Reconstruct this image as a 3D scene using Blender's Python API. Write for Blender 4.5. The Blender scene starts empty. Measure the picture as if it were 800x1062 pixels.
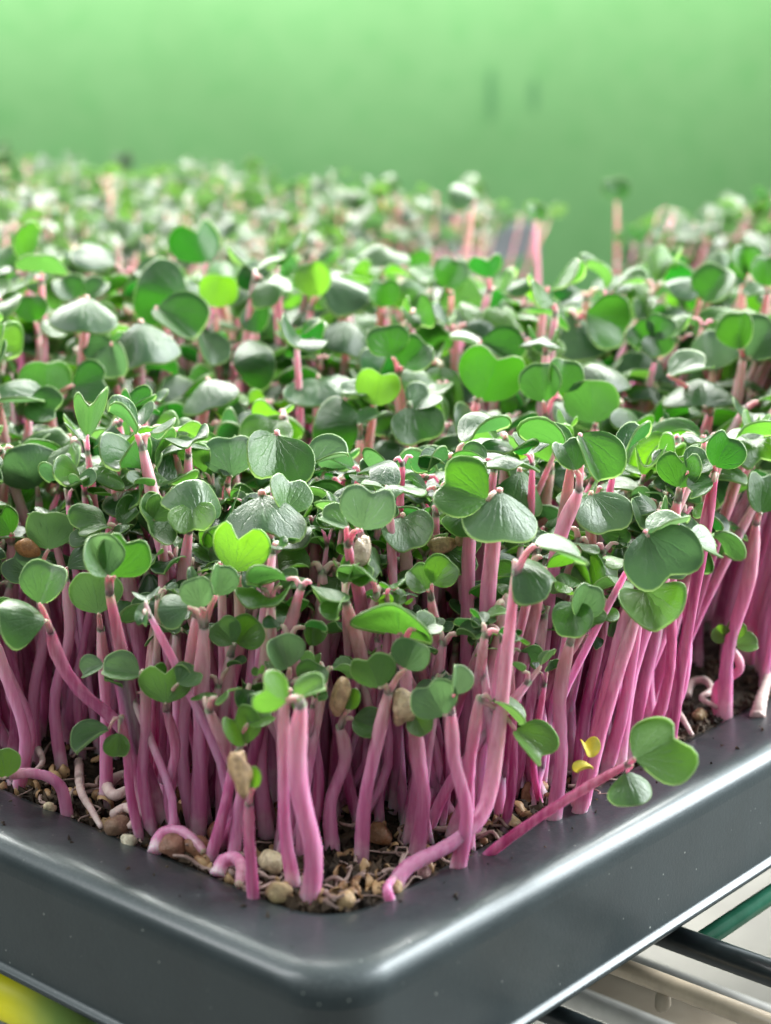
import bpy, math, random
from mathutils import Vector, Matrix, Euler, Quaternion

MARKS = [
{'label': 'radish seedling toppled over the right-hand rim on a dark maroon stem', 'root': [0.898, 18.325, 0.0], 'head': [2.487, 17.825, 1.287], 'path': [[0.898, 18.325, -0.15], [1.311, 18.158, 0.319], [1.888, 17.991, 0.825], [2.487, 17.825, 1.287]], 'r': 0.055, 'dark': 0.85, 'pale': 0.0, 'rnd': 0.3, 'leaves': [{'b': [2.489, 17.571, 1.435], 'rot': [2.782, -0.631, 2.154], 'w': 0.901, 'fold': 0.392, 'curl': 0.23, 'droop': 0.18, 'asym': -0.1, 'notch': 0.3, 'wav': 0.03, 'seed': 430, 'tint': (0.55, 0.05, 0.04), 'look': 'olive green leaf, lit through, lying over the rim'}, {'b': [2.467, 17.941, 1.133], 'rot': [-0.651, 0.146, -2.895], 'w': 0.49, 'fold': -0.235, 'curl': 0.53, 'droop': 0.7, 'asym': 0.0, 'notch': 0.05, 'wav': 0.03, 'seed': 940, 'tint': (0.35, 0.55, 0.78), 'look': 'small domed pale green leaf'}]},
{'label': 'bright green leaf with a pale curled flap, hanging outward near the right rim', 'root': [0.888, 18.564, 0.0], 'head': [0.979, 18.364, 1.805], 'path': [[0.888, 18.564, -0.15], [0.884, 18.464, 0.927], [0.979, 18.364, 1.805]], 'r': 0.07, 'dark': 0.35, 'pale': 0.2, 'rnd': 0.79, 'leaves': [{'b': [1.351, 18.385, 1.434], 'rot': [-0.416, 0.203, -2.289], 'w': 0.699, 'fold': 0.737, 'curl': 0.83, 'droop': 0.18, 'asym': 0.1, 'notch': 0.2, 'wav': 0.03, 'seed': 782, 'tint': (0.7, 0.12, 0.06)}, {'b': [1.096, 18.342, 1.756], 'rot': [-0.497, -0.09, -1.561], 'w': 0.58, 'fold': 0.795, 'curl': 0.53, 'droop': 0.44, 'asym': 0.0, 'notch': 0.1, 'wav': 0.03, 'seed': 483, 'tint': (0.75, 0.5, 0.65)}]},
{'label': 'grey-green round leaf with a white folded leaf beside it, low at the front', 'root': [0.712, 17.976, 0.0], 'head': [0.666, 17.976, 1.813], 'path': [[0.712, 17.976, -0.15], [0.837, 17.943, 0.635], [0.704, 17.983, 1.269], [0.666, 17.976, 1.813]], 'r': 0.075, 'dark': 0.45, 'pale': 0.1, 'rnd': 0.16, 'leaves': [{'b': [0.594, 17.835, 1.785], 'rot': [1.508, -0.514, 0.029], 'w': 0.549, 'fold': 0.392, 'curl': 0.53, 'droop': 0.18, 'asym': 0.0, 'notch': 0.2, 'wav': 0.03, 'seed': 685, 'tint': (0.35, 0.75, 0.85)}, {'b': [0.688, 17.805, 2.024], 'rot': [1.507, 0.302, 0.751], 'w': 0.412, 'fold': 0.795, 'curl': 0.38, 'droop': 0.18, 'asym': 0.0, 'notch': 0.05, 'wav': 0.03, 'seed': 36, 'tint': (0.5, 1.0, 0.58)}]},
{'label': 'seedling still capped by a tan seed hull, front centre', 'root': [0.308, 18.42, 0.0], 'head': [0.301, 18.452, 1.556], 'path': [[0.308, 18.42, -0.15], [0.4, 18.439, 0.545], [0.339, 18.498, 1.089], [0.301, 18.452, 1.556]], 'r': 0.088, 'dark': 0.5, 'pale': 0.1, 'rnd': 0.87, 'leaves': [{'b': [0.301, 18.382, 1.596], 'rot': [-0.71, 0.406, -2.897], 'w': 0.342, 'fold': 0.565, 'curl': 0.38, 'droop': 0.18, 'asym': 0.0, 'notch': 0.05, 'wav': 0.03, 'seed': 856, 'tint': (0.7, 0.2, 0.55)}], 'hull': [{'p': [0.19, 18.332, 1.69], 'r': [0.123, 0.107, 0.164], 'c': (0.5, 0.36, 0.22), 'seed': 406, 'rot': [0.08, -0.21, 3.81]}]},
{'label': 'thick pink stem bent along the rim before rising, right of the corner', 'root': [0.02, 17.463, 0.0], 'head': [1.34, 18.563, 3.1], 'path': [[0.02, 17.463, -0.15], [0.197, 17.683, 0.172], [0.696, 17.903, 0.37], [1.032, 18.123, 0.66], [1.174, 18.343, 1.408], [1.34, 18.563, 3.1]], 'r': 0.084, 'dark': 0.2, 'pale': 0.15, 'rnd': 0.8, 'leaves': [{'b': [1.328, 18.672, 3.164], 'rot': [-0.047, 0.311, -2.051], 'w': 0.774, 'fold': -0.292, 'curl': 1.43, 'droop': 0.57, 'asym': 0.0, 'notch': 0.2, 'wav': 0.03, 'seed': 405, 'tint': (0.22, 0.55, 0.48), 'look': 'drooping dull blue-green leaf'}, {'b': [1.522, 18.497, 3.391], 'rot': [-0.245, 0.009, -1.453], 'w': 0.794, 'fold': 0.45, 'curl': 0.38, 'droop': 0.31, 'asym': 0.0, 'notch': 0.2, 'wav': 0.03, 'seed': 562, 'tint': (0.25, 0.6, 0.92)}]},
{'label': 'thick bent pink stem standing at the very corner of the tray', 'root': [-0.805, 17.291, 0.0], 'head': [-0.814, 17.191, 2.178], 'path': [[-0.805, 17.291, -0.15], [-0.712, 17.266, 0.496], [-0.855, 17.241, 1.282], [-0.858, 17.216, 1.749], [-0.814, 17.191, 2.178]], 'r': 0.099, 'dark': 0.12, 'pale': 0.1, 'rnd': 0.47, 'leaves': [{'b': [-0.95, 17.086, 2.222], 'rot': [1.91, 0.97, -2.586], 'w': 0.487, 'fold': 0.45, 'curl': 0.68, 'droop': 0.18, 'asym': 0.0, 'notch': 0.2, 'wav': 0.03, 'seed': 814, 'tint': (0.55, 0.15, 0.69)}, {'b': [-0.869, 17.163, 2.196], 'rot': [0.752, 0.281, -1.327], 'w': 0.468, 'fold': 0.852, 'curl': 0.83, 'droop': 0.44, 'asym': 0.0, 'notch': 0.12, 'wav': 0.03, 'seed': 542, 'tint': (0.75, 0.35, 0.03)}]},
{'label': 'pale silvery oval leaf above the bent corner stem', 'root': [-1.136, 18.564, 0.0], 'head': [-1.008, 18.564, 1.913], 'path': [[-1.136, 18.564, -0.15], [-1.061, 18.474, 0.669], [-1.093, 18.567, 1.339], [-1.008, 18.564, 1.913]], 'r': 0.07, 'dark': 0.5, 'pale': 0.3, 'rnd': 0.8, 'leaves': [{'b': [-1.004, 18.44, 2.082], 'rot': [1.369, -0.373, 0.581], 'w': 0.504, 'fold': 0.622, 'curl': 0.23, 'droop': -0.6, 'asym': 0.0, 'notch': 0.04, 'wav': 0.03, 'seed': 481, 'tint': (0.5, 1.0, 0.97)}, {'b': [-0.829, 18.426, 1.883], 'rot': [1.316, 0.456, -0.437], 'w': 0.403, 'fold': 0.45, 'curl': 0.38, 'droop': 0.18, 'asym': 0.0, 'notch': 0.1, 'wav': 0.03, 'seed': 22, 'tint': (0.35, 0.1, 0.27)}]},
{'label': 'short seedling with a lime leaf still gripped by a tan hull, left of the corner', 'root': [-1.316, 17.249, 0.0], 'head': [-1.345, 17.149, 1.148], 'path': [[-1.316, 17.249, -0.15], [-1.341, 17.239, 0.402], [-1.35, 17.163, 0.804], [-1.345, 17.149, 1.148]], 'r': 0.063, 'dark': 0.65, 'pale': 0, 'rnd': 0.09, 'leaves': [{'b': [-1.283, 17.0, 1.355], 'rot': [1.405, -0.092, -0.024], 'w': 0.284, 'fold': 0.91, 'curl': 0.53, 'droop': 0.31, 'asym': 0.0, 'notch': 0.02, 'wav': 0.03, 'seed': 59, 'tint': (0.95, 0.05, 0.91)}], 'hull': [{'p': [-1.405, 17.029, 1.523], 'r': [0.107, 0.098, 0.197], 'c': (0.52, 0.34, 0.18), 'seed': 219, 'rot': [-0.28, -0.04, 0.42]}]},
{'label': 'bright lime three-lobed leaf folded open, low left of the corner', 'root': [-1.615, 18.091, 0.0], 'head': [-1.518, 18.091, 1.316], 'path': [[-1.615, 18.091, -0.15], [-1.558, 18.217, 0.461], [-1.481, 18.146, 0.921], [-1.518, 18.091, 1.316]], 'r': 0.07, 'dark': 0.4, 'pale': 0.3, 'rnd': 0.57, 'leaves': [{'b': [-1.425, 17.965, 1.424], 'rot': [1.43, -0.307, 0.501], 'w': 0.575, 'fold': 0.795, 'curl': 0.68, 'droop': 0.18, 'asym': 0.1, 'notch': 0.3, 'wav': 0.03, 'seed': 518, 'tint': (0.85, 0.1, 0.21)}, {'b': [-1.399, 17.944, 1.66], 'rot': [0.495, 0.535, -1.184], 'w': 0.397, 'fold': 0.68, 'curl': 0.38, 'droop': 0.18, 'asym': 0.0, 'notch': 0.2, 'wav': 0.03, 'seed': 464, 'tint': (0.8, 0.15, 0.39)}]},
{'label': 'lime seed leaf carrying a long wrinkled tan hull, front centre', 'root': [-0.558, 18.564, 0.0], 'head': [-0.487, 18.564, 1.408], 'path': [[-0.558, 18.564, -0.15], [-0.589, 18.575, 0.493], [-0.43, 18.641, 0.986], [-0.487, 18.564, 1.408]], 'r': 0.075, 'dark': 0.4, 'pale': 0.3, 'rnd': 0.42, 'leaves': [{'b': [-0.372, 18.401, 1.633], 'rot': [1.312, 0.079, -0.043], 'w': 0.325, 'fold': 0.91, 'curl': 0.38, 'droop': 0.18, 'asym': 0.0, 'notch': 0.02, 'wav': 0.03, 'seed': 919, 'tint': (0.9, 0.05, 0.6)}, {'b': [-0.343, 18.493, 1.504], 'rot': [-0.313, 0.601, -2.105], 'w': 0.446, 'fold': 0.565, 'curl': 0.38, 'droop': 0.18, 'asym': 0.0, 'notch': 0.2, 'wav': 0.03, 'seed': 716, 'tint': (0.35, 0.2, 0.04)}], 'hull': [{'p': [-0.472, 18.444, 1.775], 'r': [0.098, 0.09, 0.221], 'c': (0.5, 0.33, 0.18), 'seed': 388, 'rot': [-0.2, 0.27, 5.71]}]},
{'label': 'round olive leaf beside a squarish pale leaf, front centre', 'root': [-0.265, 18.325, 0.0], 'head': [0.04, 18.325, 1.893], 'path': [[-0.265, 18.325, -0.15], [-0.216, 18.302, 0.663], [-0.088, 18.309, 1.325], [0.04, 18.325, 1.893]], 'r': 0.075, 'dark': 0.4, 'pale': 0.3, 'rnd': 0.95, 'leaves': [{'b': [-0.066, 18.18, 1.958], 'rot': [1.548, 0.35, 2.881], 'w': 0.538, 'fold': 0.392, 'curl': 0.38, 'droop': 0.18, 'asym': 0.0, 'notch': 0.2, 'wav': 0.03, 'seed': 669, 'tint': (0.6, 0.25, 0.81)}, {'b': [0.205, 18.198, 2.154], 'rot': [1.495, 0.329, -0.294], 'w': 0.458, 'fold': 0.45, 'curl': 0.23, 'droop': 0.18, 'asym': 0.0, 'notch': 0.08, 'wav': 0.03, 'seed': 77, 'tint': (0.45, 0.65, 0.25)}]},
{'label': 'flat two-lobed olive leaf facing outward, left front', 'root': [-2.22, 18.759, 0.0], 'head': [-2.331, 18.759, 1.529], 'path': [[-2.22, 18.759, -0.15], [-2.332, 18.778, 0.535], [-2.238, 18.734, 1.07], [-2.331, 18.759, 1.529]], 'r': 0.062, 'dark': 0.65, 'pale': 0.0, 'rnd': 0.3, 'leaves': [{'b': [-2.306, 18.588, 1.637], 'rot': [1.74, 0.003, 3.123], 'w': 0.613, 'fold': 0.289, 'curl': 0.23, 'droop': 0.18, 'asym': 0.0, 'notch': 0.28, 'wav': 0.03, 'seed': 189, 'tint': (0.6, 0.22, 0.8)}, {'b': [-2.168, 18.558, 1.869], 'rot': [0.634, 0.573, -0.6], 'w': 0.368, 'fold': 0.45, 'curl': 0.38, 'droop': 0.18, 'asym': 0.0, 'notch': 0.2, 'wav': 0.03, 'seed': 190, 'tint': (0.4, 0.3, 0.09)}]},
{'label': 'pale leaf with a white upturned edge on a dark stem, left front', 'root': [-2.513, 18.858, 0.0], 'head': [-2.557, 18.858, 1.861], 'path': [[-2.513, 18.858, -0.15], [-2.615, 18.87, 0.651], [-2.561, 18.834, 1.303], [-2.557, 18.858, 1.861]], 'r': 0.066, 'dark': 0.55, 'pale': 0.3, 'rnd': 0.66, 'leaves': [{'b': [-2.588, 18.756, 1.904], 'rot': [0.249, -0.554, 1.566], 'w': 0.552, 'fold': 0.795, 'curl': 0.23, 'droop': 0.31, 'asym': 0.0, 'notch': 0.06, 'wav': 0.03, 'seed': 280, 'tint': (0.5, 0.75, 0.64)}, {'b': [-2.984, 18.841, 1.985], 'rot': [-0.384, -0.487, 1.85], 'w': 0.368, 'fold': 0.68, 'curl': 0.38, 'droop': 0.18, 'asym': 0.0, 'notch': 0.05, 'wav': 0.03, 'seed': 233, 'tint': (0.5, 1.0, 0.56)}]},
{'label': 'dark purple stem sweeping down from the left-hand leaf pair', 'root': [-2.379, 19.161, 0.0], 'head': [-3.593, 19.161, 2.277], 'path': [[-2.379, 19.161, -0.15], [-2.75, 19.161, 0.976], [-3.312, 19.161, 1.588], [-3.524, 19.161, 1.972], [-3.593, 19.161, 2.277]], 'r': 0.075, 'dark': 0.75, 'pale': 0.0, 'rnd': 0.23, 'leaves': [{'b': [-3.582, 18.833, 2.46], 'rot': [0.705, -0.571, 1.602], 'w': 0.682, 'fold': -0.292, 'curl': 0.83, 'droop': 0.57, 'asym': 0.0, 'notch': 0.05, 'wav': 0.03, 'seed': 700, 'tint': (0.28, 0.28, 0.8)}, {'b': [-3.652, 18.947, 2.622], 'rot': [1.149, 0.091, -0.466], 'w': 0.64, 'fold': 0.507, 'curl': 0.38, 'droop': 0.18, 'asym': 0.0, 'notch': 0.1, 'wav': 0.03, 'seed': 682, 'tint': (0.35, 0.35, 0.15)}]},
{'label': 'tall folded pale leaf in front of a dark heart-shaped leaf, left', 'root': [-2.584, 19.009, 0.0], 'head': [-2.924, 19.009, 2.756], 'path': [[-2.584, 19.009, -0.15], [-2.842, 19.009, 1.916], [-2.648, 19.009, 0.925], [-2.924, 19.009, 2.756]], 'r': 0.084, 'dark': 0.7, 'pale': 0.05, 'rnd': 0.66, 'leaves': [{'b': [-2.888, 18.743, 2.985], 'rot': [1.307, -0.282, 0.599], 'w': 0.632, 'fold': 0.795, 'curl': -0.22, 'droop': 0.18, 'asym': 0.0, 'notch': 0.05, 'wav': 0.03, 'seed': 667, 'tint': (0.38, 0.8, 0.53), 'look': 'pale leaf folded along its midrib'}, {'b': [-2.838, 18.839, 2.949], 'rot': [1.61, 0.412, 0.48], 'w': 0.672, 'fold': 0.392, 'curl': 0.23, 'droop': 0.18, 'asym': 0.0, 'notch': 0.25, 'wav': 0.03, 'seed': 298, 'tint': (0.25, 0.02, 0.73)}]},
{'label': 'two upright silvery leaves held together like hands, left of centre', 'root': [-2.052, 18.858, 0.0], 'head': [-1.909, 18.858, 2.441], 'path': [[-2.052, 18.858, -0.15], [-1.993, 18.857, 0.854], [-1.955, 18.829, 1.709], [-1.909, 18.858, 2.441]], 'r': 0.088, 'dark': 0.45, 'pale': 0.55, 'rnd': 0.34, 'leaves': [{'b': [-1.906, 18.599, 2.688], 'rot': [1.441, -0.204, -0.189], 'w': 0.447, 'fold': 0.622, 'curl': 0.23, 'droop': 0.31, 'asym': 0.0, 'notch': 0.04, 'wav': 0.03, 'seed': 900, 'tint': (0.4, 0.82, 0.8)}, {'b': [-1.756, 18.682, 2.789], 'rot': [1.446, 0.283, 0.54], 'w': 0.467, 'fold': 0.795, 'curl': 0.23, 'droop': 0.18, 'asym': 0.0, 'notch': 0.04, 'wav': 0.03, 'seed': 376, 'tint': (0.32, 0.7, 0.24)}, {'b': [-2.066, 18.784, 2.633], 'rot': [0.231, -0.76, 1.73], 'w': 0.447, 'fold': -0.235, 'curl': 0.68, 'droop': 0.44, 'asym': 0.0, 'notch': 0.05, 'wav': 0.03, 'seed': 287, 'tint': (0.25, 0.75, 0.39)}]},
{'label': 'small leaf pair split into a dull left and a bright right half', 'root': [-1.78, 19.11, 0.0], 'head': [-1.653, 19.11, 2.033], 'path': [[-1.78, 19.11, -0.15], [-1.78, 19.154, 0.712], [-1.748, 19.137, 1.423], [-1.653, 19.11, 2.033]], 'r': 0.079, 'dark': 0.3, 'pale': 0.85, 'rnd': 0.14, 'leaves': [{'b': [-1.61, 18.91, 2.187], 'rot': [1.213, -0.523, 0.432], 'w': 0.413, 'fold': 0.565, 'curl': 0.38, 'droop': 0.18, 'asym': 0.0, 'notch': 0.05, 'wav': 0.03, 'seed': 265, 'tint': (0.5, 0.35, 0.24)}, {'b': [-1.59, 18.979, 2.174], 'rot': [1.384, 0.752, -0.258], 'w': 0.455, 'fold': 0.45, 'curl': 0.38, 'droop': 0.18, 'asym': 0.0, 'notch': 0.06, 'wav': 0.03, 'seed': 834, 'tint': (0.5, 0.0, 0.34)}]},
{'label': 'bright lime butterfly-shaped leaf facing the camera, left of centre', 'root': [-1.722, 19.447, 0.0], 'head': [-1.601, 19.447, 2.838], 'path': [[-1.722, 19.447, -0.15], [-1.787, 19.434, 0.993], [-1.589, 19.437, 1.987], [-1.601, 19.447, 2.838]], 'r': 0.066, 'dark': 0.3, 'pale': 0.9, 'rnd': 0.92, 'leaves': [{'b': [-1.627, 19.267, 2.88], 'rot': [1.812, -0.114, 2.668], 'w': 0.769, 'fold': 0.358, 'curl': 0.155, 'droop': 0.18, 'asym': 0.0, 'notch': 0.36, 'wav': 0.02, 'seed': 677, 'tint': (0.88, 0.0, 0.28)}]},
{'label': 'broad pale two-lobed leaf drooping over a thick pink stem, left of centre', 'root': [-1.175, 19.686, 0.0], 'head': [-1.36, 20.086, 3.504], 'path': [[-1.175, 19.686, -0.15], [-1.295, 19.833, 1.226], [-1.267, 19.95, 2.453], [-1.36, 20.086, 3.504]], 'r': 0.11, 'dark': 0.35, 'pale': 0.45, 'rnd': 0.24, 'leaves': [{'b': [-1.36, 20.016, 3.544], 'rot': [-0.335, 0.034, -2.996], 'w': 0.963, 'fold': -0.258, 'curl': 0.83, 'droop': 0.375, 'asym': 0.0, 'notch': 0.25, 'wav': 0.03, 'seed': 691, 'tint': (0.32, 0.85, 0.76)}, {'b': [-1.101, 19.914, 3.361], 'rot': [1.123, 0.458, 0.463], 'w': 0.628, 'fold': 0.45, 'curl': 0.38, 'droop': 0.18, 'asym': 0.0, 'notch': 0.2, 'wav': 0.03, 'seed': 830, 'tint': (0.3, 0.5, 0.23)}]},
{'label': 'domed grey-green leaf over a lime folded leaf, left of centre', 'root': [-2.331, 20.125, 0.0], 'head': [-2.181, 20.125, 3.128], 'path': [[-2.331, 20.125, -0.15], [-2.325, 20.046, 1.095], [-2.298, 20.117, 2.19], [-2.181, 20.125, 3.128]], 'r': 0.075, 'dark': 0.55, 'pale': 0.3, 'rnd': 0.27, 'leaves': [{'b': [-2.035, 19.867, 3.279], 'rot': [1.218, 0.268, 0.42], 'w': 0.77, 'fold': -0.35, 'curl': 0.98, 'droop': 0.7, 'asym': 0.0, 'notch': 0.1, 'wav': 0.03, 'seed': 296, 'tint': (0.28, 0.62, 0.58)}, {'b': [-2.127, 20.011, 3.438], 'rot': [-0.436, 0.142, -3.084], 'w': 0.599, 'fold': 0.507, 'curl': 0.68, 'droop': 0.18, 'asym': 0.0, 'notch': 0.2, 'wav': 0.03, 'seed': 421, 'tint': (0.78, 0.05, 0.33)}]},
{'label': 'dark arched leaf with a thin pale edge, left of the lime butterfly leaf', 'root': [-2.547, 20.266, 0.0], 'head': [-2.481, 20.266, 2.956], 'path': [[-2.547, 20.266, -0.15], [-2.448, 20.223, 1.035], [-2.487, 20.158, 2.069], [-2.481, 20.266, 2.956]], 'r': 0.066, 'dark': 0.65, 'pale': 0.2, 'rnd': 0.99, 'leaves': [{'b': [-2.359, 20.266, 3.243], 'rot': [-2.754, 1.036, -0.713], 'w': 0.669, 'fold': -0.235, 'curl': 0.98, 'droop': 0.18, 'asym': 0.0, 'notch': 0.2, 'wav': 0.03, 'seed': 926, 'tint': (0.22, 0.12, 0.1)}, {'b': [-2.578, 20.1, 3.231], 'rot': [1.452, 0.567, 0.195], 'w': 0.41, 'fold': 0.565, 'curl': 0.38, 'droop': 0.18, 'asym': 0.0, 'notch': 0.2, 'wav': 0.03, 'seed': 27, 'tint': (0.55, 0.3, 0.41)}]},
{'label': 'wide saturated green leaf shaped like a drooping heart, left of centre', 'root': [-1.309, 21.303, 0.0], 'head': [-1.271, 21.545, 3.868], 'path': [[-1.309, 21.303, -0.15], [-1.274, 21.331, 1.354], [-1.283, 21.52, 2.708], [-1.271, 21.545, 3.868]], 'r': 0.084, 'dark': 0.35, 'pale': 0.7, 'rnd': 0.04, 'leaves': [{'b': [-1.271, 21.475, 3.908], 'rot': [-0.745, -0.305, -2.834], 'w': 0.99, 'fold': 0.565, 'curl': 0.38, 'droop': 0.18, 'asym': 0.0, 'notch': 0.22, 'wav': 0.03, 'seed': 599, 'tint': (0.23, 0.0, 0.43)}, {'b': [-0.918, 21.484, 3.501], 'rot': [0.437, 0.264, -1.332], 'w': 0.72, 'fold': 0.852, 'curl': 0.38, 'droop': 0.18, 'asym': 0.0, 'notch': 0.05, 'wav': 0.03, 'seed': 943, 'tint': (0.16, 0.9, 0.23)}]},
{'label': 'dull mauve-grey leaf with a shrivelled hull dangling below it, centre', 'root': [-0.59, 19.368, 0.0], 'head': [-0.412, 19.368, 3.184], 'path': [[-0.59, 19.368, -0.15], [-0.496, 19.361, 1.114], [-0.25, 19.395, 2.229], [-0.412, 19.368, 3.184]], 'r': 0.075, 'dark': 0.75, 'pale': 0.1, 'rnd': 0.73, 'leaves': [{'b': [-0.254, 19.195, 3.363], 'rot': [1.393, 0.253, -0.068], 'w': 0.681, 'fold': 0.507, 'curl': 0.53, 'droop': 0.31, 'asym': 0.0, 'notch': 0.22, 'wav': 0.03, 'seed': 667, 'tint': (0.3, 0.95, 0.88)}, {'b': [-0.407, 19.315, 3.36], 'rot': [0.539, -0.34, 1.229], 'w': 0.454, 'fold': 0.565, 'curl': 0.38, 'droop': 0.18, 'asym': 0.0, 'notch': 0.1, 'wav': 0.03, 'seed': 275, 'tint': (0.4, 0.5, 0.96)}], 'hull': [{'p': [-0.257, 19.248, 3.09], 'r': [0.082, 0.082, 0.197], 'c': (0.46, 0.36, 0.25), 'seed': 327, 'rot': [0.29, -0.19, 3.31]}]},
{'label': 'wide leaf seen from below like a green awning, centre', 'root': [0.229, 18.759, 0.0], 'head': [0.202, 18.759, 2.324], 'path': [[0.229, 18.759, -0.15], [0.35, 18.704, 0.814], [0.23, 18.746, 1.627], [0.202, 18.759, 2.324]], 'r': 0.07, 'dark': 0.4, 'pale': 0.4, 'rnd': 0.46, 'leaves': [{'b': [0.14, 18.789, 2.326], 'rot': [1.146, -0.126, 2.871], 'w': 0.931, 'fold': -0.292, 'curl': 0.83, 'droop': 0.375, 'asym': 0.0, 'notch': 0.12, 'wav': 0.03, 'seed': 542, 'tint': (0.34, 0.12, 0.36)}, {'b': [0.309, 18.563, 2.458], 'rot': [0.253, 0.462, -1.019], 'w': 0.405, 'fold': 0.45, 'curl': 0.38, 'droop': 0.18, 'asym': 0.0, 'notch': 0.2, 'wav': 0.03, 'seed': 14, 'tint': (0.35, 0.3, 0.22)}]},
{'label': 'small bright leaf pair just above the green awning leaf', 'root': [0.444, 19.579, 0.0], 'head': [0.494, 19.579, 2.515], 'path': [[0.444, 19.579, -0.15], [0.434, 19.486, 0.88], [0.567, 19.742, 1.76], [0.494, 19.579, 2.515]], 'r': 0.066, 'dark': 0.3, 'pale': 0.6, 'rnd': 0.77, 'leaves': [{'b': [0.449, 19.443, 2.612], 'rot': [1.155, -0.448, 0.73], 'w': 0.42, 'fold': 0.507, 'curl': 0.38, 'droop': 0.18, 'asym': 0.0, 'notch': 0.05, 'wav': 0.03, 'seed': 93, 'tint': (0.55, 0.2, 0.71)}, {'b': [0.509, 19.442, 2.685], 'rot': [1.247, 0.517, -0.532], 'w': 0.462, 'fold': 0.507, 'curl': 0.38, 'droop': 0.18, 'asym': 0.0, 'notch': 0.08, 'wav': 0.03, 'seed': 290, 'tint': (0.6, 0.05, 0.72)}]},
{'label': 'silver leaf with a dark midrib and a tan hull at its side, centre', 'root': [0.312, 20.181, 0.0], 'head': [0.195, 20.476, 3.148], 'path': [[0.312, 20.181, -0.15], [0.39, 20.317, 1.102], [0.272, 20.328, 2.204], [0.195, 20.476, 3.148]], 'r': 0.075, 'dark': 0.35, 'pale': 0.5, 'rnd': 0.64, 'leaves': [{'b': [0.195, 20.406, 3.188], 'rot': [-0.419, 0.291, -3.028], 'w': 0.712, 'fold': 0.622, 'curl': 0.68, 'droop': 0.18, 'asym': 0.0, 'notch': 0.12, 'wav': 0.03, 'seed': 127, 'tint': (0.45, 0.9, 0.58)}, {'b': [0.655, 20.397, 2.828], 'rot': [-0.243, 1.042, -1.996], 'w': 0.604, 'fold': 0.335, 'curl': 0.68, 'droop': 0.18, 'asym': 0.0, 'notch': 0.2, 'wav': 0.03, 'seed': 986, 'tint': (0.25, 0.1, 0.79)}], 'hull': [{'p': [0.64, 20.356, 2.864], 'r': [0.164, 0.082, 0.107], 'c': (0.56, 0.38, 0.22), 'seed': 639, 'rot': [-0.11, 0.25, 3.29]}, {'p': [0.855, 20.356, 2.976], 'r': [0.074, 0.066, 0.107], 'c': (0.54, 0.37, 0.21), 'seed': 526, 'rot': [-0.02, -0.24, 5.84]}]},
{'label': 'broad flat pale leaf of two rounded halves on a leaning pink stem, centre right', 'root': [1.016, 19.316, 0.0], 'head': [1.219, 19.538, 3.668], 'path': [[1.016, 19.316, -0.15], [1.089, 19.379, 1.284], [1.104, 19.39, 2.568], [1.219, 19.538, 3.668]], 'r': 0.088, 'dark': 0.55, 'pale': 0.15, 'rnd': 0.67, 'leaves': [{'b': [1.219, 19.468, 3.708], 'rot': [-0.617, -0.101, -2.988], 'w': 0.864, 'fold': -0.212, 'curl': 0.605, 'droop': 0.206, 'asym': 0.0, 'notch': 0.12, 'wav': 0.03, 'seed': 765, 'tint': (0.3, 0.88, 0.41)}, {'b': [1.083, 19.374, 3.641], 'rot': [0.684, -0.868, 0.897], 'w': 0.782, 'fold': 0.45, 'curl': 0.53, 'droop': 0.18, 'asym': 0.0, 'notch': 0.2, 'wav': 0.03, 'seed': 995, 'tint': (0.35, 0.0, 0.86)}]},
{'label': 'domed sage leaf rounding away from the camera, centre right', 'root': [1.717, 21.617, 0.0], 'head': [1.607, 21.917, 3.334], 'path': [[1.717, 21.617, -0.15], [1.654, 21.764, 1.167], [1.611, 21.876, 2.334], [1.607, 21.917, 3.334]], 'r': 0.07, 'dark': 0.3, 'pale': 0.7, 'rnd': 0.64, 'leaves': [{'b': [1.607, 21.847, 3.374], 'rot': [-0.508, -0.177, -2.592], 'w': 0.825, 'fold': -0.35, 'curl': 1.13, 'droop': 0.7, 'asym': 0.0, 'notch': 0.05, 'wav': 0.03, 'seed': 73, 'tint': (0.35, 0.5, 0.73)}]},
{'label': 'long bright green tongue-like leaf with a silver fold, on a slanting stem', 'root': [1.653, 20.266, 0.0], 'head': [2.163, 20.266, 3.567], 'path': [[1.653, 20.266, -0.15], [1.884, 20.266, 2.619], [2.163, 20.266, 3.567]], 'r': 0.084, 'dark': 0.45, 'pale': 0.45, 'rnd': 0.21, 'leaves': [{'b': [2.148, 20.292, 4.17], 'rot': [-0.866, 0.076, -2.46], 'w': 0.835, 'fold': 0.795, 'curl': 0.38, 'droop': 0.18, 'asym': 0.0, 'notch': 0.08, 'wav': 0.03, 'seed': 611, 'tint': (0.22, 0.08, 0.71)}, {'b': [2.084, 20.049, 3.799], 'rot': [1.02, -0.045, 0.624], 'w': 0.535, 'fold': 0.45, 'curl': 0.38, 'droop': 0.18, 'asym': 0.0, 'notch': 0.2, 'wav': 0.03, 'seed': 781, 'tint': (0.14, 0.3, 0.42)}]},
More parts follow.
